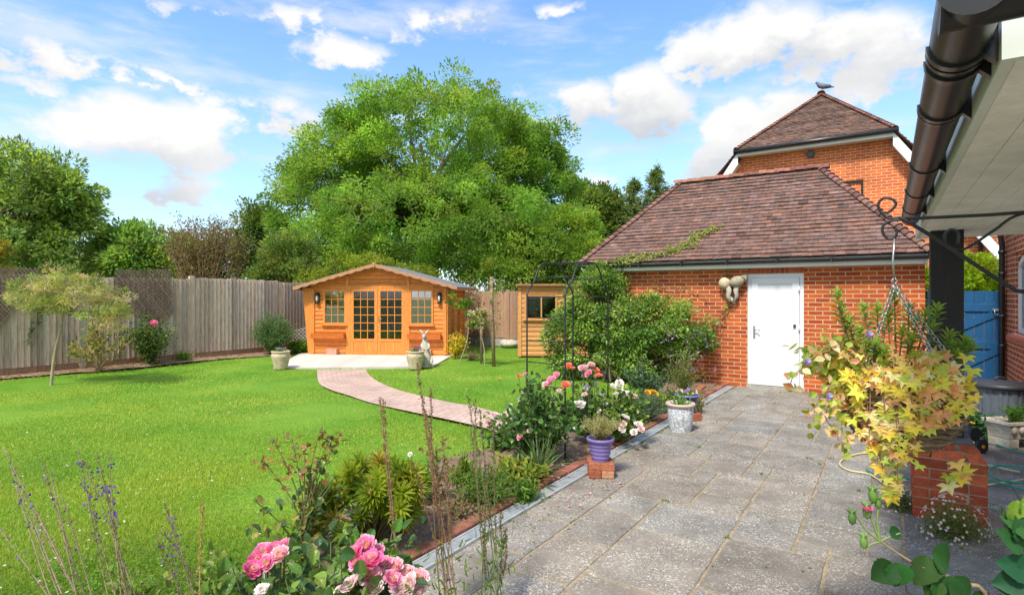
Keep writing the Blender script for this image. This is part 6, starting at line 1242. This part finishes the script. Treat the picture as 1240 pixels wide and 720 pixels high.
vine('climbing_vine', 'thin vine hanging from the gutter beside the stone ornament', [WP(879, 318), WP(880, 330), WP(877, 345), WP(881, 360), WP(880, 374)], .03, .06, 60)
vine('climbing_vine', 'straggling vine crossing the brick between hedge and ornament', [WP(846, 402), WP(860, 392), WP(872, 385), WP(884, 368), WP(889, 350), WP(884, 340)], .05, .055, 60, leafcol=[(.2, .26, .06), (.32, .25, .1), (.15, .2, .05)])
vine('climbing_vine', 'vine with violet flecks reaching right from the hedge at mid wall', [WP(835, 400), WP(850, 395), WP(862, 405), WP(868, 397), WP(880, 389)], .06, .05, 70, leafcol=[(.2, .26, .06), (.3, .2, .4), (.15, .2, .05)])
vine('climbing_vine', 'vine trailing down the brick from the gutter left of the ornament', [WP(752, 322), WP(752, 335), WP(758, 350), WP(756, 365)], .06, .06, 60)
vine('climbing_vine', 'sparse vine strand crossing the brick above the hedge', [WP(790, 345), WP(815, 350), WP(832, 350), WP(848, 357), WP(858, 360)], .05, .05, 35)
vine('wall_ivy', 'small dark ivy sprig growing on the left fence boards', [G(4.25, -15.3, .62), G(4.3, -15.3, .95), G(4.45, -15.3, 1.15), G(4.4, -15.3, 1.4)], .05, .07, 70, leafcol=DG)
vine('dead_climber', 'brown withered climbing rose tangled over the back fence beside the shed', [G(15.15, -11.7, .1), G(15.1, -11.6, 1.1), G(15.0, -11.9, 1.7), G(15.0, -12.3, 1.82), G(14.95, -12.7, 1.65)], .2, .09, 330, leafcol=[(.22, .15, .11), (.28, .18, .12), (.10, .14, .05), (.3, .22, .18)])
vine('climbing_rose', 'loose green rose with pale flowers around the top of the tall stake', [PD(598, 400, 13.4), PD(596, 375, 13.4), PD(598, 350, 13.4), PD(606, 345, 13.4), PD(618, 348, 13.4)], .13, .08, 130, leafcol=MG+[(.5, .4, .35)])
# plants around the lawn
def small_tree(name, label, base, trunk_pts, ells, ncl, crad, nper, leaf, cols, tr=.03, shape='diamond', cat='small tree', p=None):
    base = Vector(base); t = thing(name, label, cat, base); b = np.array(base); w = MB(); tp = [Vector(q)-base for q in trunk_pts]; w.tube(smooth_poly(tp, 4), np.linspace(tr, tr*.55, 4*(len(tp)-1)+1), 8, cap=False); cl = sample_clumps([(c-b, r) for c, r in ells], ncl, .3)
    for c in cl[::2]: limb(w, tp[-1]*.85+tp[-2]*.15, c, tr*.35, tr*.06, seg=5, n=5)
    w.build('trunk', M_bark if tr > .035 else pm('pale_bark', (.36, .30, .19), .85, 12, .3), t); m = MB(); crown(m, cl, crad*rng.uniform(.7, 1.3, len(cl)), nper, leaf[0], leaf[1], cols, shape, flat=.45, p=p); m.build('crown', M_leaf, t)
yb = PG(62, 466)
small_tree('dappled_willow', 'small lollipop tree with cream and pink dappled crown in front of the left fence', 'x' and yb, [yb, PD(66, 430, yb.y), PD(74, 395, yb.y), PD(76, 375, yb.y)], [E(80, 355, yb.y, 58, 26), E(118, 366, yb.y-.1, 40, 24), E(50, 358, yb.y, 34, 26), E(75, 338, yb.y, 40, 18), E(130, 385, yb.y-.1, 22, 18)], 190, .13, 46, (.075, .020), [(.50, .48, .20), (.38, .42, .13), (.58, .48, .32), (.24, .32, .08)], .028)
p = PG(120, 450); shrub('yellowing_shrub', 'open shrub with yellow and orange leaves on pale stems by the fence', 'shrub', p, 1.3, .6, 18, 24, (.11, .04), [(.15, .2, .04), (.34, .36, .07), (.5, .38, .05), (.2, .28, .06)], 'leaf', stemcol=(.32, .22, .12), bare=.35, sp=.06, r0=.012, curve=1.2)
p = PG(180, 442); shrub('rose_shrub', 'bushy rose with one magenta bloom against the fence below the trellis', 'shrub', p, 1.42, .62, 46, 36, (.085, .045), [(.07, .13, .03), (.12, .2, .04), (.2, .26, .07), (.05, .1, .025)], 'leaf', bare=.12, sp=.08, blooms=[(186, 391, -.4, 'hot', .07)], r0=.01)
shrub('weed_clump', 'small green weed clump at the fence foot right of the magenta rose', 'plant', PG(223, 437), .25, .22, 20, 14, (.08, .035), MG, 'leaf', bare=.1)
p = PG(326, 431); shrub('feathery_bush', 'feathery dark green bush between the fence and the summerhouse', 'bush', p+Vector((0, .3, 0)), 1.32, .62, 190, 62, (.09, .012), [(.12, .22, .08), (.17, .28, .1), (.09, .17, .06)], 'blade', bare=.08, sp=.05, leafup=.9, r0=.008, bulge=1)
p = PG(362, 427); shrub('leafy_clump', 'bright green low leafy clump at the left corner of the summerhouse', 'plant', p, .42, .38, 60, 24, (.08, .04), [(.12, .26, .02), (.16, .3, .03)], 'leaf', bare=.1, sp=.06)
p = PG(551, 433); shrub('golden_shrub', 'small golden yellow shrub at the right corner of the summerhouse', 'shrub', p, .75, .34, 34, 24, (.07, .045), [(.62, .46, .02), (.52, .46, .03), (.4, .4, .05)], 'round', bare=.2, sp=.06)
shrub('heather_clump', 'brown and mauve low clump on the grass right of the golden shrub', 'plant', PG(570, 436), .22, .32, 26, 14, (.05, .03), [(.3, .2, .15), (.25, .26, .1)], 'leaf', bare=.1)
p = PG(587, 443); small_tree('standard_rose', 'small standard rose with pale trunk beside the two stakes', p, [p, PD(586, 420, p.y), PD(579, 396, p.y)], [E(578, 384, p.y, 12, 11)], 16, .1, 40, (.07, .045), MG+LG+[(.6, .5, .35)], .014)
p = PG(556, 440); small_tree('standard_rose', 'taller standard rose with cream tinged leaves in front of the summerhouse side', p, [p, PD(566, 410, p.y), PD(566, 380, p.y), PD(556, 366, p.y)], [E(546, 361, p.y, 11, 7), E(562, 368, p.y, 9, 6)], 14, .09, 40, (.07, .045), MG+LG+[(.6, .5, .35)], .012)
# flowers in planters and pots
def pansies(loc, label, cols, n=13, r=.13, grp=None):
    t = thing('pansy_plant', label, 'flowering plant', loc, 0, grp); m = MB(); k = 120; P_ = np.column_stack([rng.normal(0, r*.5, k), rng.normal(0, r*.5, k), rng.uniform(0, .05, k)]); m.leaves(P_, rdir(k)+(0, 0, .5), rdir(k)*.5+(0, 0, 1), .045, .025, 'leaf', mixcols(MG, k)); m.build('foliage', M_leaf, t); a = rng.uniform(0, 6.28, n); q = r*np.sqrt(rng.uniform(0, 1, n)); c = np.column_stack([q*np.cos(a), q*np.sin(a), rng.uniform(.05, .10, n)]); ms = []
    for cc in cols:
        f = MB()
        for j in range(5): an = j*1.257; f.leaves([(0, 0, 0)], np.array([[math.cos(an), -.3, math.sin(an)]]), [(0, -1, .3)], .022, .022, 'round', [np.array(cc)])
        ms.append(f.mesh('pansy_flower', M_petal))
    for i in range(n): o = bpy.data.objects.new('flower', ms[i % len(ms)]); COL.objects.link(o); o.parent = t; o.location = c[i]; o.rotation_euler = (rng.uniform(-.3, .3), 0, rng.uniform(-.5, .9))
    return t
pansies(p1+Vector((0, 0, .40)), 'violet pansies growing in the planter on the left corner of the terrace', [(.25, .15, .55), (.3, .2, .6), (.4, .42, .1)])
pansies(p2+Vector((0, 0, .40)), 'violet pansies growing in the planter beside the hare statue', [(.28, .12, .5), (.35, .2, .6), (.2, .3, .05)])
pansies(GLZ, 'mixed white and mauve violas in the dark blue glazed pot', [(.8, .75, .7), (.4, .3, .55), (.75, .65, .3), (.5, .35, .3)], 18, .15)
shrub('herb_sprigs', 'pale olive lavender sprigs growing in the ribbed purple pot', 'herb', PURP-Vector((0, 0, .0)), .27, .20, 90, 34, (.022, .006), [(.46, .44, .2), (.56, .5, .26), (.34, .37, .15)], 'leaf', bare=.15, sp=.008, leafup=1.0, r0=.003, stemcol=(.3, .27, .12), curve=1.1, squash=.3)
shrub('spring_leaves', 'short bright green shoots in the speckled mosaic pot', 'plant', MOS, .09, .13, 30, 3, (.10, .012), [(.2, .36, .04), (.14, .3, .03)], 'blade', bare=.0, tmax=.1, leafup=1.2)
shrub('fern', 'small bright fern growing in the stone trough', 'fern', TR+Vector((-.02, 0, .26)), .22, .22, 16, 26, (.06, .012), [(.12, .28, .04), (.08, .2, .03)], 'leaf', bare=.1, sp=.02)
p = PG(1181, 533); shrub('citrus_plant', 'small glossy dark green potted plant with orange fruits beside the post', 'plant', p, .44, .13, 20, 20, (.07, .03), [(.03, .1, .03), (.05, .14, .04)], 'leaf', mat=M_leafg, bare=.1, sp=.04, blooms=[(1177, 512, -.12, 'yellow', .026), (1184, 497, -.05, 'yellow', .014)])
# daisies at the pier
def daisies(label, c, r, h, n=700, nf=110):
    t = thing('fleabane_clump', label, 'flowering plant', c, 0, 'fleabane clumps at the foot of the pier'); P_ = rdir(n)*rng.uniform(.3, 1, (n, 1)); P_ = P_*(r[0], r[1], h); P_[:, 2] = np.abs(P_[:, 2]); m = MB(); m.leaves(P_, rdir(n)+(0, 0, .7), rdir(n), .035, .007, 'blade', mixcols([(.12, .2, .04), (.18, .24, .06), (.25, .22, .1)], n)); m.build('foliage', M_leaf, t)
    d = rdir(nf); d[:, 2] = np.abs(d[:, 2]); Q = d*(r[0]*1.05, r[1]*1.05, h*1.15); f = MB()
    for j in range(8): an = j*math.pi/4; u_ = np.cross(d, (0, 0, 1.)); u_ /= np.linalg.norm(u_, axis=1, keepdims=True)+1e-6; v_ = np.cross(d, u_); f.leaves(Q, u_*math.cos(an)+v_*math.sin(an), d, .0095, .006, 'round', jit((.85, .80, .80), nf, .08))
    f.build('blossoms', M_petal, t); g_ = MB(); g_.leaves(Q+d*.002, u_, d, .005, .005, 'diamond', (.75, .5, .05)); g_.leaves(Q+d*.002, -u_, d, .005, .005, 'diamond', (.75, .5, .05)); g_.build('flower_centres', M_petal, t)
daisies('larger clump of white fleabane daisies in front of the brick pier', PG(1155, 650), (.24, .13, 0)[:2], .27, 1500, 170); daisies('smaller clump of white fleabane daisies left of the brick pier', PG(1090, 616), (.13, .13), .17, 800, 70)

# ------------------------------------------------------------------ hanging basket
YB = 2.2; BC = PD(1090, 466, YB)
def basket():
    ap = PD(1083, 291, YB); t = thing('hanging_basket', 'dark rattan hanging basket on steel chains in front of the post', 'basket', BC, 0); m = MB(); r = .215
    for k in range(15):
        f = k/14; an = f*math.pi/2*.92; rr = r*math.cos(an)**.7; z = -.24*math.sin(an); n = 40; pts = [((rr+.006*math.sin(i*2+k))*math.cos(i*2*math.pi/n), (rr+.006*math.sin(i*2+k))*math.sin(i*2*math.pi/n), z+.003*math.sin(i*1.7)) for i in range(n+1)]; m.tube(pts, .0095, 6, (rng.uniform(.6, 1.6),)*3, cap=False)
    for i in range(5): m.tube([(r*math.cos(a), r*math.sin(a), .012+.012*(i % 2)) for a in np.linspace(0, 6.283, 33)], .010, 6, (.7+.2*i,)*3, cap=False)
    m.lathe([(.001, -.215), (.09, -.19), (.17, -.1), (.20, 0)], 20, col=(.35, .3, .3)); m.build('rattan_bowl', M_rattan, t); soil_disc(.195, -.02, t)
    top = PD(1083, 345, YB)-BC; c = MB(); c.tube([PD(1083, 289, YB)-BC, PD(1081, 318, YB)-BC, top+Vector((0, 0, .02))], .004, 6); c.tube([top+Vector((.0, 0, .03)), top+Vector((.012, 0, .015)), top, top+Vector((-.012, 0, .015)), top+Vector((0, 0, .03))], .003, 6); c.build('hook', M_chain, t)
    for a in (R(200), R(330), R(80), R(-80)):
        e = Vector((r*math.cos(a), r*math.sin(a), .02)); n = 26; ch = MB()
        for i in range(n):
            p0 = top.lerp(e, (i+.0)/n); p1_ = top.lerp(e, (i+1.25)/n); d = (p1_-p0); x = d.cross(Vector((1, .3, 0) if i % 2 else (0, 1, .2))).normalized()*.0065
            ch.tube([p0, p0.lerp(p1_, .25)+x, p0.lerp(p1_, .75)+x, p1_, p0.lerp(p1_, .75)-x, p0.lerp(p1_, .25)-x, p0], .0019, 4, cap=False)
        ch.build('chain', M_chain, t)
basket()
def golden_ivy():
    t = thing('golden_ivy', 'golden yellow ivy with pink tinged leaves spilling over the basket rim', 'ivy', BC+Vector((0, 0, .0)), 0); st = MB(); P_ = []; D_ = []; S_ = []
    rt = Vector((.83, -.56, 0)); fw = Vector((.56, .83, 0)); Z_ = Vector((0, 0, 1))
    for i in range(64):
        x = rng.uniform(-.20, .155); y = -math.sqrt(max(0, .21**2-x*x))*rng.uniform(.7, 1); rim = rt*x+fw*y; k = math.exp(-((x+.03)/.10)**2); long_ = rng.uniform(.02, .12)+k*rng.uniform(.05, .30); out = rng.uniform(.01, .05)
        e = rim*(1+out/.3)+Z_*.04; tip = e+rt*rng.normal(0, .02)-fw*rng.uniform(0, .03)-Z_*long_; pts = smooth_poly([rim*.5+Z_*.05, rim+Z_*.07, e, e.lerp(tip, .5), tip], 4); st.tube(pts, np.linspace(.003, .0015, len(pts)), 5, (.3, .14, .10), cap=False)
        for k2 in range(int(4+long_*26)): f = rng.uniform(.12, 1); q = pts[int(f*(len(pts)-1))]; P_.append(tuple(q+Vector(rng.normal(0, .018, 3))-fw*.015)); D_.append(tuple(rt*rng.normal(0, .6)-Z_*(1-rng.normal(0, .35))-fw*.15)); S_.append(1-.2*f)
    for i in range(62):     # leaves over the top
        x, y = rng.uniform(-.19, .13), rng.uniform(-.18, .12); P_.append(tuple(rt*x+fw*y+Z_*rng.uniform(.04, .15))); D_.append(tuple(rt*(x*3+rng.normal(0, .5))-fw*.4+Z_*rng.normal(-.2, .5))); S_.append(1)
    for (px, py) in ((1172, 432), (1160, 470), (1175, 470), (1168, 455), (1150, 577), (1158, 570), (1172, 573), (1156, 560), (1180, 447), (1150, 455), (1165, 480), (1140, 430), (1145, 585), (1163, 580)):
        P_.append(tuple(PD(px, py-6, YB-.14)-BC)); D_.append((rng.normal(0, .5), -.1, -1)); S_.append(1.1)
    for ctrl in (((1120, 500), (1135, 530), (1150, 555), (1168, 570)), ((1085, 520), (1080, 550), (1084, 575), (1080, 592)), ((1060, 510), (1062, 540), (1070, 570), (1068, 585))): 
        pts = smooth_poly([PD(x, y, YB-.12)-BC for x, y in ctrl], 5); st.tube(pts, .0022, 5, (.3, .14, .1))
        if ctrl[0][0] < 1100:
            for p in pts: P_.append(tuple(p+Vector(rng.normal(0, .014, 3)))); D_.append((rng.normal(0, .5), -.1, -1)); S_.append(.85)
    st.build('stems', M_stem, t); n = len(P_); nm = rdir(n)*.45+(-.56, -.83, .35); m = MB(); S_ = np.array(S_)*rng.uniform(.55, 1.2, n)*.058
    m.leaves(np.array(P_), np.array(D_), nm, S_, S_, 'ivy', mixcols([(.82, .62, .07), (.88, .66, .20), (.74, .68, .10), (.85, .44, .18), (.48, .58, .08), (.86, .74, .36)], n, .14, .06, p=[.22, .17, .2, .14, .16, .11])); m.build('foliage', leafmat('golden_leaf', .3, .5, .3, tint=(1.1, 1.0, .6)), t)
golden_ivy()
def hebe():
    t = thing('hebe_plant', 'upright green shrub with whorled leaf tips growing in the basket', 'shrub', BC, 0); st = MB(); P_ = []; D_ = []; C = []
    for (px, py, dy) in ((1013, 355, 0), (1018, 375, .03), (1028, 388, 0), (1040, 400, .05), (1062, 372, 0), (1075, 380, .05), (1083, 355, .05), (1100, 372, .08), (1110, 385, 0), (1122, 378, 0), (1135, 372, .05), (1128, 395, -.02), (1150, 405, 0), (1155, 418, .04), (1170, 412, 0), (1176, 420, 0), (1060, 415, -.08), (1070, 425, -.05), (1105, 410, -.05), (1045, 372, .08), (1093, 400, 0), (1160, 430, -.02)):
        q = PD(px, py, YB+dy)-BC; b = Vector((q.x*.35, .03, .02)); pts = smooth_poly([b, b.lerp(q, .5)+Vector((q.x*.12, 0, -.01)), q], 6); st.tube(pts, np.linspace(.005, .002, len(pts)), 5, (.22, .13, .08), cap=False); L_ = len(pts)
        for k in range(24): f = 1-.34*(k/24); i = min(L_-2, int(f*(L_-1))); c = pts[i].lerp(pts[i+1], f*(L_-1)-i); ax = (pts[-1]-pts[-3]).normalized(); u1 = ax.orthogonal().normalized(); u2 = ax.cross(u1); a = k*2.4; e = .9-.028*k; P_.append(tuple(c)); D_.append(tuple((u1*math.cos(a)+u2*math.sin(a))*math.cos(e)+ax*math.sin(e))); C.append(np.array([(.24, .36, .06), (.15, .26, .05), (.10, .2, .05)][min(2, k//12)])*rng.uniform(.8, 1.2))
    st.build('stems', M_stem, t); m = MB(); m.leaves(np.array(P_), np.array(D_), rdir(len(P_))*.2+(0, -.3, 1), .042, .012, 'leaf', np.array(C)*1.2); m.build('foliage', M_leaf, t)
hebe()
shrub('trailing_foliage', 'loose lime green trailing foliage on the left side of the basket', 'plant', BC+Vector((-.20, .06, .02)), .17, .20, 30, 16, (.055, .014), [(.3, .42, .05), (.2, .34, .04), (.5, .5, .12), (.55, .35, .18)], 'leaf', bare=.1, sp=.025, leafup=-.1, r0=.003)
def vines_left():
    t = thing('trailing_vine', 'thin trailing stems with reddish variegated leaves hanging left of the basket', 'vine', BC, 0); st = MB(); P_ = []
    for ctrl in (((1040, 455), (1000, 440), (965, 450), (956, 470)), ((1035, 465), (1005, 470), (988, 490), (985, 515)), ((1045, 450), (1010, 425), (985, 432), (968, 445)), ((1040, 470), (1010, 480), (1000, 505), (1012, 520)), ((1045, 455), (1030, 430), (1012, 415), (1000, 440)), ((1050, 500), (1040, 520), (1020, 530), (1022, 545))):
        pts = smooth_poly([PD(x, y, YB-.05)-BC for x, y in ctrl], 5); st.tube(pts, .0018, 5, (.35, .2, .12), cap=False); P_ += [tuple(p+Vector(rng.normal(0, .018, 3))) for p in pts for _ in range(2)]
    st.build('stems', M_stem, t); n = len(P_); m = MB(); m.leaves(np.array(P_), rdir(n)+(0, 0, -.4), rdir(n)*.5+(0, -1, .4), .036*rng.uniform(.6, 1.2, n), .028, 'leaf', mixcols([(.75, .66, .3), (.4, .48, .08), (.6, .28, .14), (.8, .62, .4), (.3, .42, .06)], n)); m.build('foliage', M_leaf, t)
vines_left()
for i, (px, py, lb) in enumerate(((1053, 404, 'small violet pansy between the basket chains above the ivy'), (1004, 479, 'violet pansy on the left below the basket rim'), (978, 437, 'pale violet pansy at the far left end of the basket foliage'))):
    t = thing('pansy', lb, 'flower', PD(px, py, YB-.08)); f = MB()
    for j in range(5): an = j*1.257+.3; f.leaves([(0, 0, 0)], [(math.cos(an), -.2, math.sin(an))], [(0, -1, .2)], .014, .016, 'round', [(.55, .5, .7) if j in (0, 1) else (.28, .15, .6)])
    f.build('petals', M_petal, t); s_ = MB(); s_.tube([(0, 0, 0), (.01, .03, -.03), Vector((.02, .07, -.08))], .0012, 5, (.2, .3, .1)); s_.build('stem', M_stem, t)
# rose branch with buds at lower right
def bud_branch():
    Yr = 1.3; b = Vector((PD(1215, 700, Yr).x+.12, Yr+.05, 0)); t = thing('rose_branch', 'rose branch with five closed buds and large glossy leaves at bottom right', 'rose branch', b); st = MB(); S_ = lambda L_, r0=.003, r1=.0015: st.tube(smooth_poly([PD(x, y, Yr)-b for x, y in L_], 5), np.linspace(r0, r1, 5*(len(L_)-1)+1), 6, (.2, .26, .08), cap=False)
    st.tube(smooth_poly([Vector((0, 0, 0)), Vector((.0, 0, .5)), PD(1200, 735, Yr)-b, PD(1165, 708, Yr)-b, PD(1137, 692, Yr)-b, PD(1110, 683, Yr)-b, PD(1085, 668, Yr)-b, PD(1066, 655, Yr)-b], 5), np.linspace(.006, .0025, 36), 6, (.28, .2, .12), cap=False)
    S_([(1066, 655), (1060, 640), (1053, 622), (1050, 612)]); S_([(1066, 655), (1048, 640), (1040, 628), (1032, 616)]); S_([(1066, 655), (1062, 630), (1064, 610), (1058, 600)]); S_([(1066, 655), (1056, 658), (1050, 662)]); S_([(1066, 655), (1076, 650), (1090, 645)]); st.build('stems', M_stem, t)
    for (px, py, k, c) in ((1050, 618, 1.1, (.2, .32, .08)), (1032, 626, 1.0, (.12, .22, .05)), (1057, 599, 1.1, (.16, .3, .05)), (1063, 608, .8, (.16, .3, .05)), (1046, 655, 1.0, (.2, .36, .08))):
        q = PD(px, py, Yr)-b; m = MB(); m.lathe([(.001, -.018*k), (.007*k, -.012*k), (.009*k, 0), (.006*k, .010*k), (.001, .018*k)], 10, c=tuple(q), col=c); m.leaves([tuple(q)]*4, [(math.cos(a), math.sin(a), 1.5) for a in (0, 1.6, 3.1, 4.7)], [(0, 0, 1)]*4, .028*k, .008, 'leaf', c); m.build('bud', M_leafg, t)
    q = PD(1049, 617, Yr)-b; add_bloom(t, q+Vector((0, -.004, .004)), 'hot', .010, .2)
    m = MB(); LV = [((1082, 682), (-.9, 0, -.8), .062), ((1088, 680), (-.1, -.1, -1), .060), ((1122, 672), (-.35, -.2, -1), .075), ((1128, 668), (.9, .1, -.5), .07), ((1140, 695), (.2, -.1, -1), .07), ((1150, 700), (.6, -.3, -.7), .06), ((1135, 700), (-.5, 0, -1), .05), ((1180, 715), (.3, 0, -1), .06), ((1077, 645), (.9, 0, .1), .03)]
    m.leaves(np.array([tuple(PD(x, y, Yr)-b) for (x, y), _, _ in LV]), np.array([d for _, d, _ in LV], float), np.tile((0, -1, .35), (len(LV), 1))+rdir(len(LV))*.2, np.array([l for _, _, l in LV])*1.0, np.array([l for _, _, l in LV])*1.0, 'bigleaf', mixcols([(.02, .075, .015), (.03, .09, .02), (.05, .12, .025)], len(LV)), smooth=True); m.build('foliage', M_leafd, t)
bud_branch()
def edge_leaves():
    Yr = 1.2; b = Vector((PD(1275, 700, Yr).x, Yr, 0)); t = thing('camellia', 'large glossy dark green leaves entering from the lower right edge', 'plant', b); m = MB(); LV = [((1232, 605), (-.2, 0, -1), .05, (.25, .4, .05)), ((1240, 600), (.3, 0, -1), .05, (.2, .36, .05)), ((1238, 655), (-.1, -.1, .9), .06, (.03, .11, .03)), ((1240, 662), (-.7, 0, .5), .06, (.03, .11, .03)), ((1245, 690), (-1, -.1, .3), .065, (.02, .10, .04)), ((1245, 700), (-1, 0, -.2), .07, (.02, .09, .035)), ((1250, 715), (-.8, 0, .1), .07, (.02, .09, .035)), ((1255, 640), (-.5, 0, .2), .07, (.04, .13, .03))]
    m.leaves(np.array([tuple(PD(x, y, Yr)-b) for (x, y), _, _, _ in LV]), np.array([d for _, d, _, _ in LV], float), np.tile((0, -1, .3), (len(LV), 1)), np.array([l[2] for l in LV]), np.array([l[2] for l in LV])*.9, 'bigleaf', np.array([l[3] for l in LV])*.8, smooth=True); m.build('foliage', M_leafd, t)
    st = MB(); st.tube(smooth_poly([Vector((0, 0, 0)), Vector((.02, 0, .6)), PD(1262, 700, Yr)-b, PD(1258, 640, Yr)-b, PD(1240, 600, Yr)-b], 5), np.linspace(.008, .002, 21), 6, (.2, .17, .08), cap=False)
    for (x, y) in ((1240, 655), (1245, 695), (1250, 715)): st.tube([PD(1262, 690, Yr)-b, PD(x, y, Yr)-b], .002, 5, (.2, .17, .08))
    st.build('stems', M_stem, t)
edge_leaves()
p = Vector((PD(1275, 560, 3.2).x, 3.2, 0)); shrub('jasmine_stems', 'thin arching green stems with small leaves above the green hose at right edge', 'plant', p, .78, .42, 12, 16, (.05, .022), [(.1, .22, .05), (.14, .26, .05)], 'leaf', bare=.4, sp=.025, curve=1.0, squash=.4)
